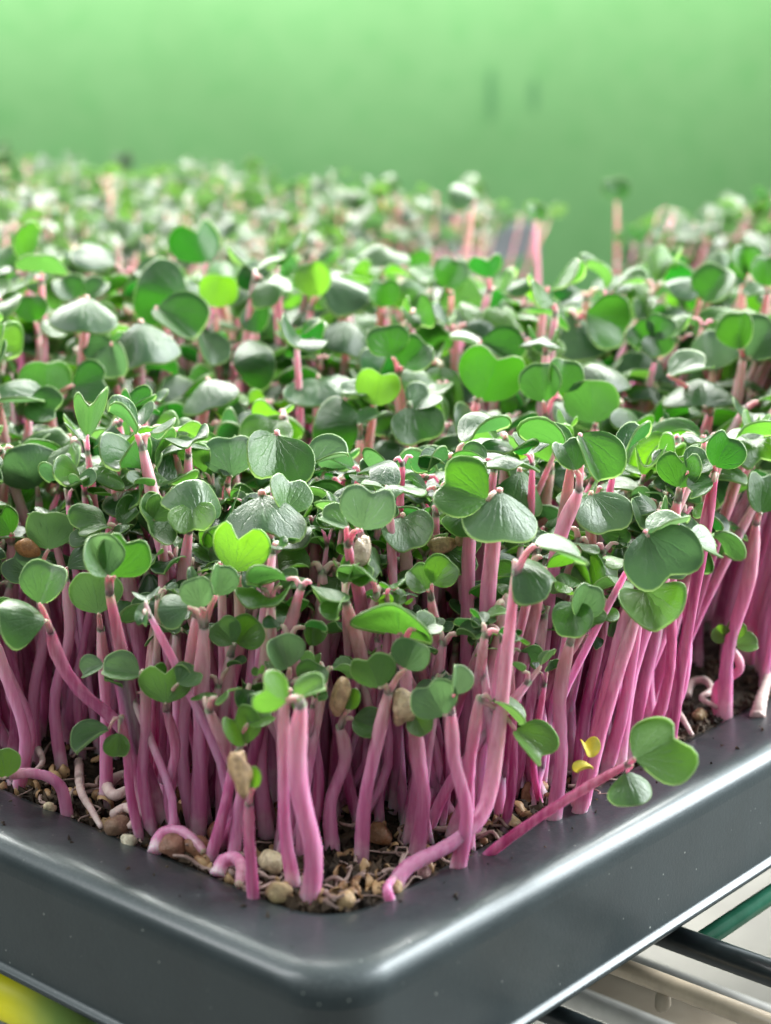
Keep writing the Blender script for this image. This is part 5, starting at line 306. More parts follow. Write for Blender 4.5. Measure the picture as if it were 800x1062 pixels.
REST = [(102, -1.98, 29.393, 4.339), (108, 7.855, 32.61, 3.379), (123, 6.355, 31.069, 4.113), (127, 3.351, 23.596, 3.361), (129, -2.744, 30.61, 3.718), (131, -5.578, 29.35, 4.684), (145, 4.866, 28.014, 4.484), (155, 5.871, 26.03, 3.339), (157, -0.671, 30.97, 3.493), (160, -3.454, 32.855, 3.654), (165, 0.962, 30.778, 3.665), (173, -3.602, 24.775, 2.888), (175, 4.918, 30.139, 3.798), (177, 0.007, 32.545, 3.337), (183, 0.179, 27.388, 3.813), (189, -5.704, 28.748, 4.681), (201, -5.173, 25.266, 2.781), (207, 0.805, 34.565, 3.779), (222, -2.296, 27.534, 3.384), (225, -2.596, 24.619, 2.777), (232, 1.62, 26.498, 2.564), (235, 2.382, 30.393, 3.232), (237, -5.41, 25.164, 3.746), (270, -4.577, 24.905, 3.099), (274, -3.938, 31.323, 3.574), (278, 2.259, 29.626, 4.147), (284, 6.309, 29.889, 4.623), (297, -1.252, 31.754, 3.079), (310, 5.311, 33.061, 2.921), (314, -1.633, 33.154, 3.165), (320, -5.96, 29.609, 4.58), (330, 0.837, 33.686, 3.413), (332, 7.139, 30.949, 4.267), (339, -1.891, 23.885, 2.385), (345, -2.28, 30.896, 3.881), (348, 6.721, 28.312, 4.839), (350, -0.528, 33.122, 3.222), (356, -5.548, 24.088, 4.288), (358, 5.104, 25.876, 4.416), (363, 6.965, 31.836, 2.898), (366, 5.092, 35.315, 3.845), (368, -1.66, 30.055, 3.3), (370, 4.409, 36.013, 3.723), (393, 6.634, 33.743, 3.231), (410, -1.127, 29.75, 4.536), (417, 5.347, 33.957, 3.504), (421, -6.412, 26.427, 5.021), (423, -0.859, 23.168, 3.125), (426, -4.48, 26.886, 3.47), (428, -5.945, 26.819, 4.503), (438, -1.028, 35.598, 3.106), (451, 6.737, 27.946, 3.937), (458, -0.298, 29.101, 4.181), (469, 0.504, 30.944, 3.555), (472, 0.984, 36.554, 3.068), (491, 4.133, 27.531, 4.044), (495, 5.996, 25.592, 3.851), (498, -0.143, 22.345, 3.05), (500, -4.441, 31.035, 4.134), (515, -4.699, 27.555, 3.178), (522, -3.673, 28.561, 3.46), (547, 5.931, 27.072, 3.805), (549, -4.015, 32.277, 3.017), (551, 4.369, 34.544, 3.627), (557, 6.114, 33.486, 2.947), (559, 6.405, 32.348, 3.595), (564, 4.657, 29.504, 4.118), (571, -0.814, 33.703, 3.257), (573, 5.862, 31.443, 3.914), (602, -0.326, 28.784, 4.264), (617, 0.214, 27.648, 3.324), (635, -3.151, 22.23, 3.118), (648, -5.691, 26.014, 4.588), (658, -1.994, 22.605, 3.185), (661, -0.521, 32.084, 3.461), (664, 2.487, 29.377, 3.854), (667, -1.167, 33.066, 3.656), (669, -4.734, 30.444, 3.524), (686, 7.628, 31.538, 3.298), (688, 1.595, 30.348, 2.655), (690, 3.196, 29.719, 4.451), (697, -0.66, 25.703, 2.401), (701, 0.838, 37.214, 3.341), (706, 2.094, 29.346, 4.197), (715, 2.458, 25.646, 2.878), (723, 0.421, 29.059, 3.551), (729, -3.901, 28.376, 3.78), (731, 7.1, 33.964, 3.393), (733, 6.589, 34.187, 3.961), (736, -2.152, 25.353, 2.746), (738, 5.828, 32.701, 3.183), (743, 3.248, 30.578, 3.585), (748, -0.577, 23.207, 2.851), (763, -5.252, 22.79, 3.692), (777, 1.656, 29.512, 4.332), (784, -5.703, 26.988, 2.961), (794, 4.438, 26.762, 3.797), (797, 5.902, 26.364, 3.695), (799, -0.326, 31.472, 2.975), (810, -4.237, 31.797, 3.399), (829, 3.628, 28.594, 4.027), (840, 0.93, 29.695, 4.15), (847, -2.332, 28.319, 3.114), (862, 4.048, 26.874, 3.283), (865, -1.637, 31.532, 4.067), (869, 4.472, 33.05, 4.099), (875, -5.223, 30.011, 2.465), (888, -2.15, 22.312, 2.563), (899, 6.46, 27.746, 4.291), (917, -1.648, 23.146, 3.3), (921, 0.144, 31.598, 2.757), (923, 4.986, 26.478, 4.073), (945, -1.007, 25.182, 2.683), (947, 6.976, 28.606, 4.656), (951, -0.064, 30.423, 3.295), (955, -5.331, 27.297, 3.663), (958, 6.617, 32.78, 3.595), (975, -5.223, 23.057, 2.732), (986, 0.362, 21.581, 2.682), (1023, 0.396, 36.521, 3.136), (1032, 3.337, 29.016, 3.768), (1035, 5.685, 24.267, 3.833), (1061, -2.877, 24.009, 3.422), (1064, -6.734, 28.116, 4.241), (1068, 3.894, 30.424, 3.716), (1075, -4.149, 27.404, 3.384), (1081, -5.365, 28.865, 3.706), (1091, 4.167, 31.751, 3.205), (1118, 6.693, 27.443, 3.238), (1124, 4.61, 30.902, 3.427), (1134, -3.916, 23.727, 2.543), (1150, 5.528, 26.861, 3.654), (1155, 5.595, 24.03, 4.139), (1179, -6.001, 27.79, 4.028), (1182, -1.815, 23.488, 3.019), (1188, -3.246, 23.634, 3.173), (1201, 2.805, 22.574, 3.014), (1208, 3.343, 24.433, 2.815), (1222, 1.086, 30.213, 3.241), (1224, -1.298, 32.239, 4.071), (1237, -0.178, 25.917, 3.076), (1249, -3.792, 24.42, 2.638), (1264, 7.209, 29.495, 4.475), (1270, 0.186, 34.97, 3.297), (1297, -5.307, 24.941, 4.564), (1307, 3.901, 29.083, 3.474), (1309, -2.999, 32.118, 3.831), (1316, 6.262, 28.875, 4.778), (1324, -6.42, 29.419, 4.17), (1326, 2.54, 30.928, 3.66), (1342, 4.152, 24.682, 3.769), (1351, -3.44, 30.285, 3.014), (1366, 6.061, 29.316, 3.972), (1369, 5.38, 23.858, 3.777), (1373, -3.435, 29.093, 4.577), (1386, 5.651, 30.628, 3.625), (1392, 6.055, 27.455, 4.771), (1407, 4.131, 25.228, 3.736), (1417, 2.879, 30.102, 3.144), (1430, -0.394, 36.041, 3.007), (1445, 5.607, 29.774, 4.483), (1452, -2.587, 33.078, 3.753), (1459, -2.338, 21.551, 2.799), (1463, 1.761, 28.085, 3.708), (1493, -1.064, 27.017, 2.594), (1510, -5.837, 24.894, 3.189), (1518, -0.383, 22.633, 2.317), (1544, -0.851, 31.445, 3.259), (1552, -0.555, 28.296, 3.174), (1567, 4.37, 28.101, 3.931), (1578, 2.031, 20.953, 2.507), (1592, 4.072, 28.268, 3.453), (1601, 5.466, 24.462, 3.672), (1609, 0.461, 27.568, 3.253), (1614, -5.527, 23.569, 2.613), (1637, -1.69, 26.842, 3.152), (1669, 4.618, 27.476, 3.572), (1694, -1.37, 34.605, 2.783), (1700, 0.196, 28.816, 3.03), (1704, -1.565, 20.946, 2.986), (1715, 0.987, 25.272, 2.897), (1747, -6.195, 25.732, 3.783), (1764, 0.62, 23.437, 3.004), (1772, 0.047, 33.531, 3.483), (1784, 5.09, 27.656, 3.897), (1786, 5.648, 24.969, 4.115), (1796, -4.178, 26.271, 2.664), (1824, -1.38, 27.93, 3.733), (1863, 2.142, 25.72, 2.955), (1872, 1.166, 23.412, 2.942), (1882, 3.19, 27.001, 3.084), (1886, 5.541, 28.339, 4.076), (1902, 0.511, 33.145, 3.747), (1907, -0.807, 28.604, 3.756), (1919, 2.868, 25.646, 2.831), (1923, -2.237, 31.785, 3.829), (1943, -3.052, 31.012, 3.645), (1963, -3.826, 28.933, 3.795), (1997, 4.406, 34.088, 3.159), (2017, 4.934, 34.12, 3.632), (2020, -5.137, 21.356, 3.489), (2039, -3.727, 31.727, 3.081), (2064, -0.23, 21.796, 2.671), (2066, 7.78, 33.519, 3.326), (2094, -6.347, 27.74, 4.656), (2096, -1.793, 30.528, 3.042), (2102, -6.104, 28.893, 4.155), (2108, 1.16, 22.428, 2.57), (2120, 3.464, 30.173, 3.341), (2138, -3.47, 27.187, 3.925), (2159, 1.148, 21.901, 3.132), (2165, 6.157, 26.74, 4.064), (2181, 1.796, 23.061, 2.153), (2188, 3.839, 26.127, 3.085), (2200, 0.493, 32.101, 4.139), (2213, 4.994, 31.123, 3.78), (2230, 0.458, 36.007, 3.526), (2237, -6.592, 28.669, 3.188), (2244, 3.114, 25.859, 2.849), (2290, 5.335, 26.112, 3.285), (2293, 5.125, 35.826, 3.407), (2305, -2.66, 21.651, 2.974), (2309, 5.528, 25.748, 4.667), (2321, -6.027, 24.471, 4.561), (2333, 5.186, 28.572, 4.513), (2335, -2.307, 29.496, 4.197), (2346, -2.861, 33.427, 3.478), (2362, 5.49, 29.17, 3.982), (2393, 2.13, 23.346, 3.429), (2395, 5.32, 27.372, 4.37), (2416, 6.511, 30.331, 3.127), (2418, 7.259, 33.2, 3.766), (2452, -2.921, 31.641, 3.283), (2457, 4.174, 28.955, 3.547), (2485, 2.335, 27.725, 3.951), (2503, -4.417, 29.46, 4.189), (2527, -2.574, 22.847, 2.813), (2577, -4.865, 22.159, 2.851), (2639, -0.368, 29.876, 3.396), (2645, 2.49, 23.309, 2.601), (2647, -4.979, 31.084, 3.079), (2658, 0.01, 32.986, 3.81), (2667, 2.032, 24.777, 2.124), (2735, -1.465, 30.874, 3.352), (2746, -0.893, 24.798, 2.866), (2756, -2.249, 29.032, 3.81), (2777, -4.925, 21.17, 3.436), (2790, 2.863, 28.966, 3.117), (2814, 4.753, 33.437, 3.475), (2844, -3.184, 24.131, 2.894), (2846, -5.366, 22.159, 4.366), (2871, -1.039, 22.192, 2.369), (2902, -4.851, 26.192, 3.006), (2906, 6.353, 28.264, 4.336), (2936, -2.278, 32.537, 4.184), (2945, 5.802, 26.788, 4.557), (2957, 2.645, 26.677, 2.9), (2973, -0.214, 34.606, 3.84), (3004, -4.057, 30.774, 3.442), (3059, -2.249, 30.309, 3.81), (3067, 3.798, 29.877, 4.165), (3074, -1.357, 22.952, 2.623), (3076, -5.122, 26.604, 3.696), (3079, 6.985, 30.518, 3.499), (3107, 0.355, 26.009, 2.451), (3109, 4.307, 35.189, 3.353), (3114, -5.661, 30.126, 3.373), (3118, 5.266, 34.486, 3.074), (3127, 2.707, 22.12, 2.059), (3151, -0.597, 30.469, 3.705), (3175, 6.218, 26.282, 4.636), (3219, -6.106, 25.081, 3.19), (3242, 5.08, 30.678, 2.746), (3253, 0.17, 21.982, 3.331), (3264, -0.29, 20.374, 2.997), (3292, -3.702, 27.598, 3.058), (3337, 7.426, 32.159, 3.227), (3372, 3.382, 28.258, 4.098), (3473, -4.397, 24.243, 3.214), (3489, 4.316, 25.695, 3.989), (3519, 5.889, 29.048, 4.318), (3555, -2.752, 26.201, 3.313), (3608, 1.93, 26.661, 3.078), (3617, 0.521, 25.685, 3.198), (3642, -0.715, 34.496, 3.719), (3647, 5.256, 32.209, 3.565), (3800, 3.952, 30.975, 3.578), (3842, 5.86, 34.987, 3.893), (3849, 6.551, 28.659, 3.65), (3851, 0.284, 34.405, 3.113), (3876, 3.834, 25.787, 2.249), (3883, 0.161, 24.148, 2.639), (3914, -6.68, 27.313, 4.647), (3954, 0.804, 28.804, 3.927), (3972, -3.386, 29.539, 3.879), (3980, 6.384, 25.982, 2.779), (3984, -1.579, 33.599, 3.887), (4018, 4.995, 27.43, 3.707), (4026, 4.922, 28.379, 3.486), (4076, -5.241, 29.309, 3.015), (4093, 4.674, 31.718, 3.035), (4101, -5.239, 24.193, 3.192), (4107, 0.679, 35.519, 3.371), (4173, 2.404, 23.71, 2.804), (4229, -5.032, 23.307, 2.79), (4284, 0.742, 22.934, 2.49), (4296, 1.257, 24.634, 2.372), (4344, -0.223, 23.951, 2.542), (4350, 5.902, 25.241, 3.46), (4374, -1.093, 35.008, 2.599), (4386, 4.712, 29.252, 3.806), (4439, -3.36, 22.864, 1.998), (4469, -0.386, 23.402, 2.864), (4541, 3.381, 24.83, 2.593), (4549, 2.125, 30.771, 3.921), (4577, 1.348, 26.168, 3.034), (4718, 4.234, 29.69, 4.567), (4769, 4.221, 32.277, 3.75), (4854, -0.538, 34.089, 4.079), (4863, 2.589, 27.992, 3.45), (4878, -5.438, 26.381, 3.282), (4918, 3.2, 25.07, 2.788), (4930, -0.803, 32.633, 3.588), (4944, -2.902, 32.624, 3.409), (4966, -1.836, 32.67, 3.265), (5016, 6.944, 32.465, 2.821), (5034, 0.908, 35.928, 3.422), (5038, 6.062, 24.826, 3.459), (5041, 6.024, 27.883, 4.505), (5067, 6.892, 31.317, 3.653), (5074, 5.597, 26.424, 3.951), (5110, 0.902, 31.403, 4.19), (5140, -5.023, 25.936, 3.458), (5142, 6.443, 31.616, 3.089), (5161, -1.086, 21.904, 3.036), (5182, -4.264, 25.726, 3.079), (5227, -5.722, 25.426, 2.698), (5280, 2.13, 28.481, 3.256), (5289, -5.248, 26.158, 2.978), (5353, -2.64, 27.902, 3.173), (5488, 2.339, 22.109, 2.692), (5591, 5.969, 30.25, 3.166), (5595, -4.876, 21.849, 3.188), (5602, -0.866, 27.584, 2.891), (5631, -1.714, 28.963, 2.699), (5658, -0.869, 28.006, 3.746), (5660, 6.272, 25.708, 4.232), (5705, -5.189, 28.461, 3.791), (5732, -2.796, 29.251, 3.423), (5855, 3.679, 26.83, 2.798), (5890, 5.465, 31.207, 2.766), (5910, 5.651, 24.632, 3.172), (5920, -5.041, 27.1, 3.407), (5929, -5.711, 23.141, 3.546), (5946, -1.656, 25.893, 2.453), (5983, 3.289, 23.948, 2.544), (6008, 6.407, 27.235, 4.569), (6021, 0.454, 28.65, 3.046), (6036, -5.733, 23.429, 3.007), (6084, -0.775, 26.785, 3.116), (6166, -3.546, 25.079, 2.366), (6201, -6.696, 27.791, 4.855), (6268, 4.266, 33.515, 3.779), (6303, -2.693, 33.834, 3.207), (6316, 6.144, 28.479, 3.106), (6326, 5.644, 27.443, 3.992), (6340, -1.994, 21.494, 2.51), (6455, -0.586, 22.485, 2.458), (6474, 6.258, 25.464, 3.007), (6508, -0.166, 31.015, 3.956), (6588, -4.613, 27.143, 3.832), (6628, 5.256, 29.291, 3.308), (6703, -2.069, 27.072, 2.973), (6731, -2.763, 21.173, 3.712), (6795, -6.457, 26.92, 3.954), (6826, 1.854, 25.893, 3.433), (6837, -3.753, 23.115, 2.426), (6850, 5.856, 33.974, 3.142), (6872, -0.425, 26.1, 3.251), (6932, 1.778, 24.673, 3.013), (6958, 4.428, 30.459, 2.991), (6974, 0.259, 28.229, 3.343), (7040, 0.627, 34.996, 3.769), (7051, 5.72, 27.742, 2.957), (7077, 3.027, 27.529, 2.936), (7096, -3.092, 29.459, 4.175), (7115, 6.459, 26.52, 3.535), (7133, -4.934, 21.528, 2.288), (7160, -0.188, 27.798, 3.637), (7163, -6.824, 28.887, 4.616), (7200, -1.21, 27.458, 3.08), (7292, -1.256, 20.847, 2.854), (7385, 2.783, 24.712, 3.28), (7462, 6.291, 34.629, 3.278), (7565, 5.503, 31.804, 3.633), (7627, -5.382, 26.814, 2.267), (7652, 4.878, 28.622, 2.851), (7680, -2.167, 23.261, 2.291), (7718, -2.557, 29.294, 4.506), (7775, 6.907, 29.314, 4.262), (7797, 1.43, 29.086, 3.51), (7898, -5.648, 24.594, 3.185), (7994, -2.661, 23.841, 2.541), (7997, -4.428, 21.141, 3.559), (8002, -6.355, 28.988, 3.92), (8172, 4.927, 25.353, 4.985), (8183, -6.255, 27.13, 4.015), (8327, 2.551, 28.729, 2.969), (8374, -5.048, 27.795, 2.927), (8396, 4.665, 28.468, 3.663), (8441, 1.972, 22.106, 2.406), (8464, -4.103, 29.258, 3.464), (8506, 3.832, 25.54, 2.714), (8568, 0.019, 29.549, 3.658), (8583, 1.351, 24.253, 2.541), (8610, 6.657, 29.423, 3.963), (8768, -4.618, 31.524, 3.749), (8775, -1.78, 25.012, 3.148), (8792, -6.142, 26.287, 4.429), (8832, 0.288, 25.207, 2.869), (8899, 6.023, 31.91, 4.032), (8936, 2.005, 23.997, 3.21), (9001, -3.121, 28.362, 3.763), (9040, -0.642, 23.861, 2.76), (9109, 0.418, 30.27, 3.218), (9144, -4.333, 23.539, 3.18), (9243, 0.172, 22.894, 1.974), (9321, 1.545, 28.669, 3.109), (9607, -1.148, 29.018, 3.603), (9737, 3.429, 27.114, 2.996), (9924, 2.606, 22.866, 2.247), (9926, 0.941, 38.012, 3.266), (10039, 5.799, 28.503, 3.42), (10077, 1.176, 23.034, 2.706), (10134, -0.219, 25.618, 2.789), (10156, -0.03, 35.683, 3.507), (10282, -5.661, 22.899, 3.258), (10319, 0.542, 22.58, 2.817), (10406, -1.868, 31.118, 3.122), (10437, -4.707, 26.603, 3.235), (10498, -0.802, 26.008, 2.996), (10539, -3.45, 31.254, 3.026), (10549, -3.408, 24.383, 3.33), (10574, 4.646, 27.811, 2.858), (10926, 1.228, 21.196, 3.225), (10992, 1.892, 29.187, 3.637), (11090, -0.102, 23.658, 1.769), (11149, -3.013, 23.341, 2.51), (11345, -6.157, 29.456, 3.599), (11397, 2.436, 29.127, 3.372), (11415, -3.801, 29.38, 3.555), (11430, -4.732, 25.743, 2.414), (11571, 5.205, 28.064, 3.056), (11590, 1.474, 23.01, 2.131), (11687, -0.293, 20.936, 2.621), (11776, 3.817, 27.816, 2.82), (11790, -2.537, 32.175, 3.081), (11817, 4.721, 24.803, 2.57), (11992, -6.225, 26.79, 3.326), (12000, -2.394, 24.172, 2.514), (12023, -6.241, 27.472, 4.509), (12080, 5.277, 27.113, 3.493), (12205, 0.739, 24.641, 2.365), (12508, -5.235, 30.668, 2.877), (12578, -0.074, 34.096, 3.07), (12702, 0.459, 37.439, 3.227), (12779, -2.446, 22.582, 2.295), (12888, 4.307, 27.257, 2.968), (12902, -5.066, 20.898, 2.869), (13008, 4.909, 34.82, 2.959), (13105, 1.116, 21.546, 1.907), (13140, 3.788, 24.647, 4.079), (13150, 1.508, 27.666, 3.114), (13268, 7.163, 30.053, 2.753), (13407, 2.043, 22.419, 2.333), (13557, -4.058, 25.246, 2.658), (13677, -0.109, 27.001, 2.653), (13699, 2.439, 28.282, 3.817), (13762, -1.099, 22.431, 2.31), (13951, -3.319, 26.183, 2.948), (14041, -3.014, 25.914, 2.323), (14123, -1.673, 22.607, 1.904), (14307, -2.725, 25.428, 2.878), (14485, 1.206, 27.009, 2.455), (14511, 3.19, 27.881, 3.495), (14690, -2.072, 33.618, 3.842), (14805, 5.609, 26.093, 4.907), (15222, -6.139, 25.374, 3.838), (15412, -1.968, 26.43, 2.653), (15539, 4.011, 32.742, 3.068), (15574, -1.164, 34.089, 2.802), (15643, 5.865, 34.5, 3.713), (15663, 7.064, 28.84, 3.755), (15716, 1.343, 25.865, 3.575), (15816, -5.132, 22.061, 3.585), (16025, 0.135, 23.734, 2.503), (16060, 3.855, 27.023, 2.409), (16164, -2.101, 33.1, 3.155), (16309, 0.052, 21.644, 2.299), (16389, 0.514, 32.616, 3.248), (16416, 1.531, 21.366, 2.432), (16571, -1.502, 21.953, 2.07), (16634, -1.728, 27.326, 2.622), (16928, -3.941, 25.78, 2.21), (16943, -5.811, 23.87, 4.953), (1000004, 1.381, 20.687, 2.678), (1000009, 1.449, 20.139, 1.819), (1000015, -4.599, 22.361, 2.252), (1000019, -2.252, 19.748, 2.584), (1000022, -5.044, 21.677, 3.129), (1000035, 0.837, 19.693, 2.194), (1000037, -0.675, 20.517, 1.994), (1000043, -1.303, 20.52, 2.377), (1000047, -0.809, 21.909, 3.056), (1000056, -0.932, 19.996, 2.638), (1000060, 0.328, 21.356, 2.392), (1000063, -2.297, 21.048, 1.518), (1000065, -2.93, 21.028, 2.79), (1000066, -3.505, 22.974, 1.538), (1000073, -1.504, 19.831, 2.435), (1000076, 1.462, 22.142, 2.517), (1000078, 3.13, 22.175, 1.767), (1000084, 3.005, 21.8, 2.303), (1000085, 0.975, 21.209, 2.916), (1000093, -1.518, 21.117, 1.791), (1000099, 1.522, 21.539, 1.771), (1000106, -2.535, 22.148, 2.716), (1000111, 1.414, 21.097, 2.197), (1000116, -2.643, 19.596, 2.523), (1000122, 2.571, 22.344, 2.316), (1000124, -0.244, 21.305, 2.486), (1000137, 1.281, 19.091, 1.963), (1000139, 2.582, 21.183, 3.735), (1000149, -3.764, 22.858, 3.354), (1000155, -1.124, 21.429, 3.024), (1000158, -0.652, 22.131, 2.832), (1000175, -1.051, 20.563, 2.231), (1000184, -2.14, 21.235, 3.092), (1000218, 0.049, 21.014, 2.709), (1000225, -1.193, 22.678, 2.282), (1000234, 2.951, 22.926, 2.207), (1000242, -1.109, 22.967, 2.712), (1000246, 0.391, 22.34, 2.261), (1000251, -5.523, 22.311, 3.12), (1000253, 1.289, 19.638, 2.683), (1000262, -0.805, 19.481, 2.024), (1000265, -5.577, 22.486, 3.03), (1000266, -1.743, 22.402, 3.171), (1000269, -1.249, 19.284, 3.073), (1000274, -5.202, 22.594, 3.341), (1000275, 0.626, 19.92, 1.996), (1000276, 1.303, 22.275, 2.026), (1000277, 1.981, 21.463, 2.366), (1000279, -4.419, 22.803, 2.278), (1000292, -1.666, 21.458, 2.972), (1000294, 0.858, 19.247, 2.135), (1000296, 0.173, 19.124, 2.61), (1000309, 0.415, 18.993, 1.793), (1000317, -1.181, 19.974, 2.785), (1000319, 0.694, 20.942, 2.714), (1000327, -0.863, 22.238, 1.971), (1000332, 3.03, 21.617, 2.962), (1000338, 0.972, 22.411, 2.929), (1000341, -2.314, 22.051, 3.188), (1000342, -0.007, 22.479, 2.367), (1000345, -0.767, 22.652, 1.558), (1000348, 2.405, 20.73, 2.044), (1000355, 2.545, 22.663, 2.593), (1000376, -0.925, 22.825, 2.872), (1000377, -0.969, 19.079, 2.636), (1000380, 1.914, 21.184, 2.009), (1000385, 2.79, 22.27, 2.752), (1000393, 1.788, 22.874, 2.118), (1000396, -4.08, 22.963, 2.267), (1000407, -0.53, 20.185, 2.789), (1000410, -0.354, 20.554, 3.152), (1000411, -1.153, 18.937, 1.847), (1000414, -5.306, 21.894, 1.818), (1000415, 2.337, 21.512, 2.933), (1000432, -0.816, 18.93, 1.698), (1000434, -2.983, 22.2, 3.029), (1000447, 0.961, 20.711, 1.888), (1000452, 2.132, 21.57, 2.714), (1000454, -2.633, 21.464, 2.453), (1000461, -1.778, 22.059, 2.725), (1000464, -1.902, 18.184, 1.779), (1000471, -0.607, 21.377, 1.946), (1000477, -2.825, 22.853, 2.101), (1000479, -0.613, 22.918, 3.052), (1000481, 0.96, 22.929, 2.375), (1000483, 0.71, 20.659, 1.528), (1000484, -4.399, 21.569, 2.424), (1000485, -4.025, 21.761, 2.675), (1000487, -2.121, 21.668, 3.053), (1000498, 0.767, 22.319, 1.92), (1000502, -4.655, 22.655, 2.882), (1000503, 1.671, 22.561, 3.154), (1000532, -0.442, 19.074, 2.14), (1000541, -3.204, 22.998, 3.816), (1000554, -2.068, 19.042, 2.475), (1000569, -3.341, 22.118, 2.484), (1000580, -0.623, 21.865, 2.938), (1000606, -0.389, 19.338, 1.771), (1000609, -1.738, 22.846, 1.51), (1000611, 0.209, 22.291, 2.665), (1000618, 2.23, 20.355, 2.045), (1000623, 0.502, 21.838, 3.072), (1000626, -5.269, 21.226, 2.849), (1000642, -1.537, 22.474, 2.328), (1000661, 3.075, 22.599, 3.104), (1000666, 1.368, 21.316, 1.782), (1000680, -0.9, 17.57, 2.07), (1000687, -1.721, 20.217, 2.233), (1000699, 0.494, 20.141, 2.409), (1000705, -1.48, 22.251, 2.066), (1000706, -2.432, 20.417, 2.461), (1000713, -3.623, 22.74, 2.884), (1000741, -4.623, 20.711, 2.381), (1000744, -1.147, 18.334, 1.991), (1000747, 1.0, 18.951, 2.272), (1000750, 0.665, 21.954, 1.828), (1000757, 1.725, 20.668, 2.163), (1000777, -1.912, 18.561, 1.72), (1000790, -0.517, 22.283, 1.763), (1000791, 3.339, 22.65, 3.331), (1000803, -1.656, 18.609, 2.615), (1000806, -0.875, 20.339, 2.885), (1000813, -2.045, 20.555, 1.605), (1000823, -2.211, 19.401, 2.734), (1000836, -3.442, 21.929, 3.192), (1000855, -2.999, 22.863, 1.614), (1000860, 0.026, 22.262, 2.725), (1000861, 2.323, 21.695, 1.872), (1000862, 0.797, 19.418, 2.384), (1000871, 3.045, 21.236, 2.963), (1000873, 0.564, 19.729, 1.759), (1000896, 2.222, 22.362, 2.593), (1000902, -4.093, 22.766, 2.734), (1000907, -0.051, 19.167, 2.373), (1000924, -5.062, 22.33, 1.97), (1000946, 0.583, 21.394, 3.047), (1000967, 0.712, 22.152, 2.763), (1001017, -4.658, 21.064, 2.076), (1001026, -0.165, 19.91, 1.608), (1001039, -3.696, 21.535, 2.506), (1001049, 3.568, 22.674, 2.842), (1001089, -2.296, 22.687, 1.871), (1001094, 0.005, 22.967, 2.554), (1001099, -1.807, 19.602, 2.825), (1001102, -0.853, 18.679, 2.372), (1001114, -0.542, 19.551, 2.666), (1001116, 2.227, 22.767, 1.85), (1001117, 1.348, 21.936, 2.536), (1001125, -1.711, 20.553, 1.804), (1001130, -1.489, 18.857, 2.178), (1001133, 0.451, 20.615, 2.709), (1001136, 0.863, 18.802, 2.197), (1001159, -5.284, 22.375, 3.02), (1001188, 1.686, 20.459, 1.742), (1001210, -4.717, 21.717, 2.988), (1001224, -1.444, 20.012, 2.129), (1001225, -0.522, 20.88, 3.009), (1001277, -2.953, 21.672, 2.489), (1001284, -1.003, 19.498, 1.986), (1001286, -0.915, 22.446, 2.905), (1001287, -2.567, 22.439, 2.143), (1001298, -3.459, 22.592, 2.087), (1001309, -0.666, 19.732, 2.005), (1001321, -1.383, 20.708, 2.404), (1001330, 0.76, 20.268, 2.897), (1001337, -2.168, 21.496, 2.664), (1001387, -3.508, 22.209, 2.637), (1001416, 0.182, 18.926, 1.963), (1001422, 0.058, 20.749, 1.871), (1001424, -3.437, 21.158, 3.169), (1001494, -1.054, 18.751, 1.69), (1001495, -3.631, 21.082, 3.187), (1001500, -0.325, 19.512, 1.762), (1001515, -2.384, 19.953, 2.305), (1001533, 0.593, 19.053, 1.784), (1001562, -4.968, 22.862, 3.039), (1001564, 1.965, 20.712, 2.764), (1001573, 1.192, 20.795, 3.183), (1001584, -1.275, 21.983, 1.613), (1001612, 0.51, 18.81, 1.584), (1001649, -3.257, 21.631, 2.624), (1001666, -3.821, 22.409, 3.051), (1001669, -4.709, 21.929, 3.126), (1001680, 0.832, 21.064, 2.033), (1001686, -2.349, 18.579, 1.557), (1001695, 1.891, 22.305, 2.332), (1001698, -2.52, 19.461, 2.052), (1001727, -1.868, 21.611, 3.366), (1001730, -1.511, 19.649, 2.451), (1001747, 0.013, 19.898, 2.504), (1001756, 2.197, 22.946, 3.063), (1001757, 0.984, 21.756, 2.863), (1001760, -2.208, 22.841, 2.238), (1001761, -4.598, 21.441, 1.688), (1001774, 1.379, 20.296, 2.73), (1001791, 1.263, 19.286, 1.956), (1001793, -4.772, 20.862, 2.579), (1001799, -4.977, 22.69, 2.54), (1001806, 1.626, 19.923, 1.967), (1001818, 0.211, 19.443, 1.688), (1001819, -4.561, 22.073, 3.172), (1001824, 0.423, 22.78, 1.891), (1001839, -0.906, 18.325, 1.946), (1001845, -0.108, 21.941, 2.492), (1001872, 0.29, 20.524, 1.708), (1001875, -3.974, 22.287, 1.832), (1001889, -1.486, 19.121, 2.715), (1001894, -2.663, 19.306, 2.052), (1001913, 1.189, 20.149, 2.869), (1001918, 1.636, 19.581, 2.427), (1001928, -2.648, 21.986, 3.839), (1001934, 0.743, 21.48, 2.37), (1001950, 1.554, 20.677, 2.384), (1001961, -0.079, 21.159, 2.734), (1001969, -3.271, 21.068, 1.974), (1001979, -2.762, 20.238, 2.724), (1002022, 0.276, 19.771, 1.898), (1002042, 1.425, 22.526, 3.583), (1002050, 1.051, 22.581, 3.168), (1002060, 2.744, 21.735, 2.324), (1002062, -0.275, 22.493, 2.298), (1002065, 1.167, 22.845, 2.946), (1002082, 1.792, 19.681, 1.527), (1002097, -1.97, 19.295, 1.716), (1002121, -0.418, 22.88, 2.426), (1002126, 2.715, 21.36, 3.065), (1002142, -2.197, 19.192, 1.647), (1002158, 1.8, 20.147, 2.846), (1002159, -1.422, 21.449, 3.147), (1002186, -3.818, 21.308, 2.8)]

PI = math.pi
scene = bpy.context.scene
C = scene.collection

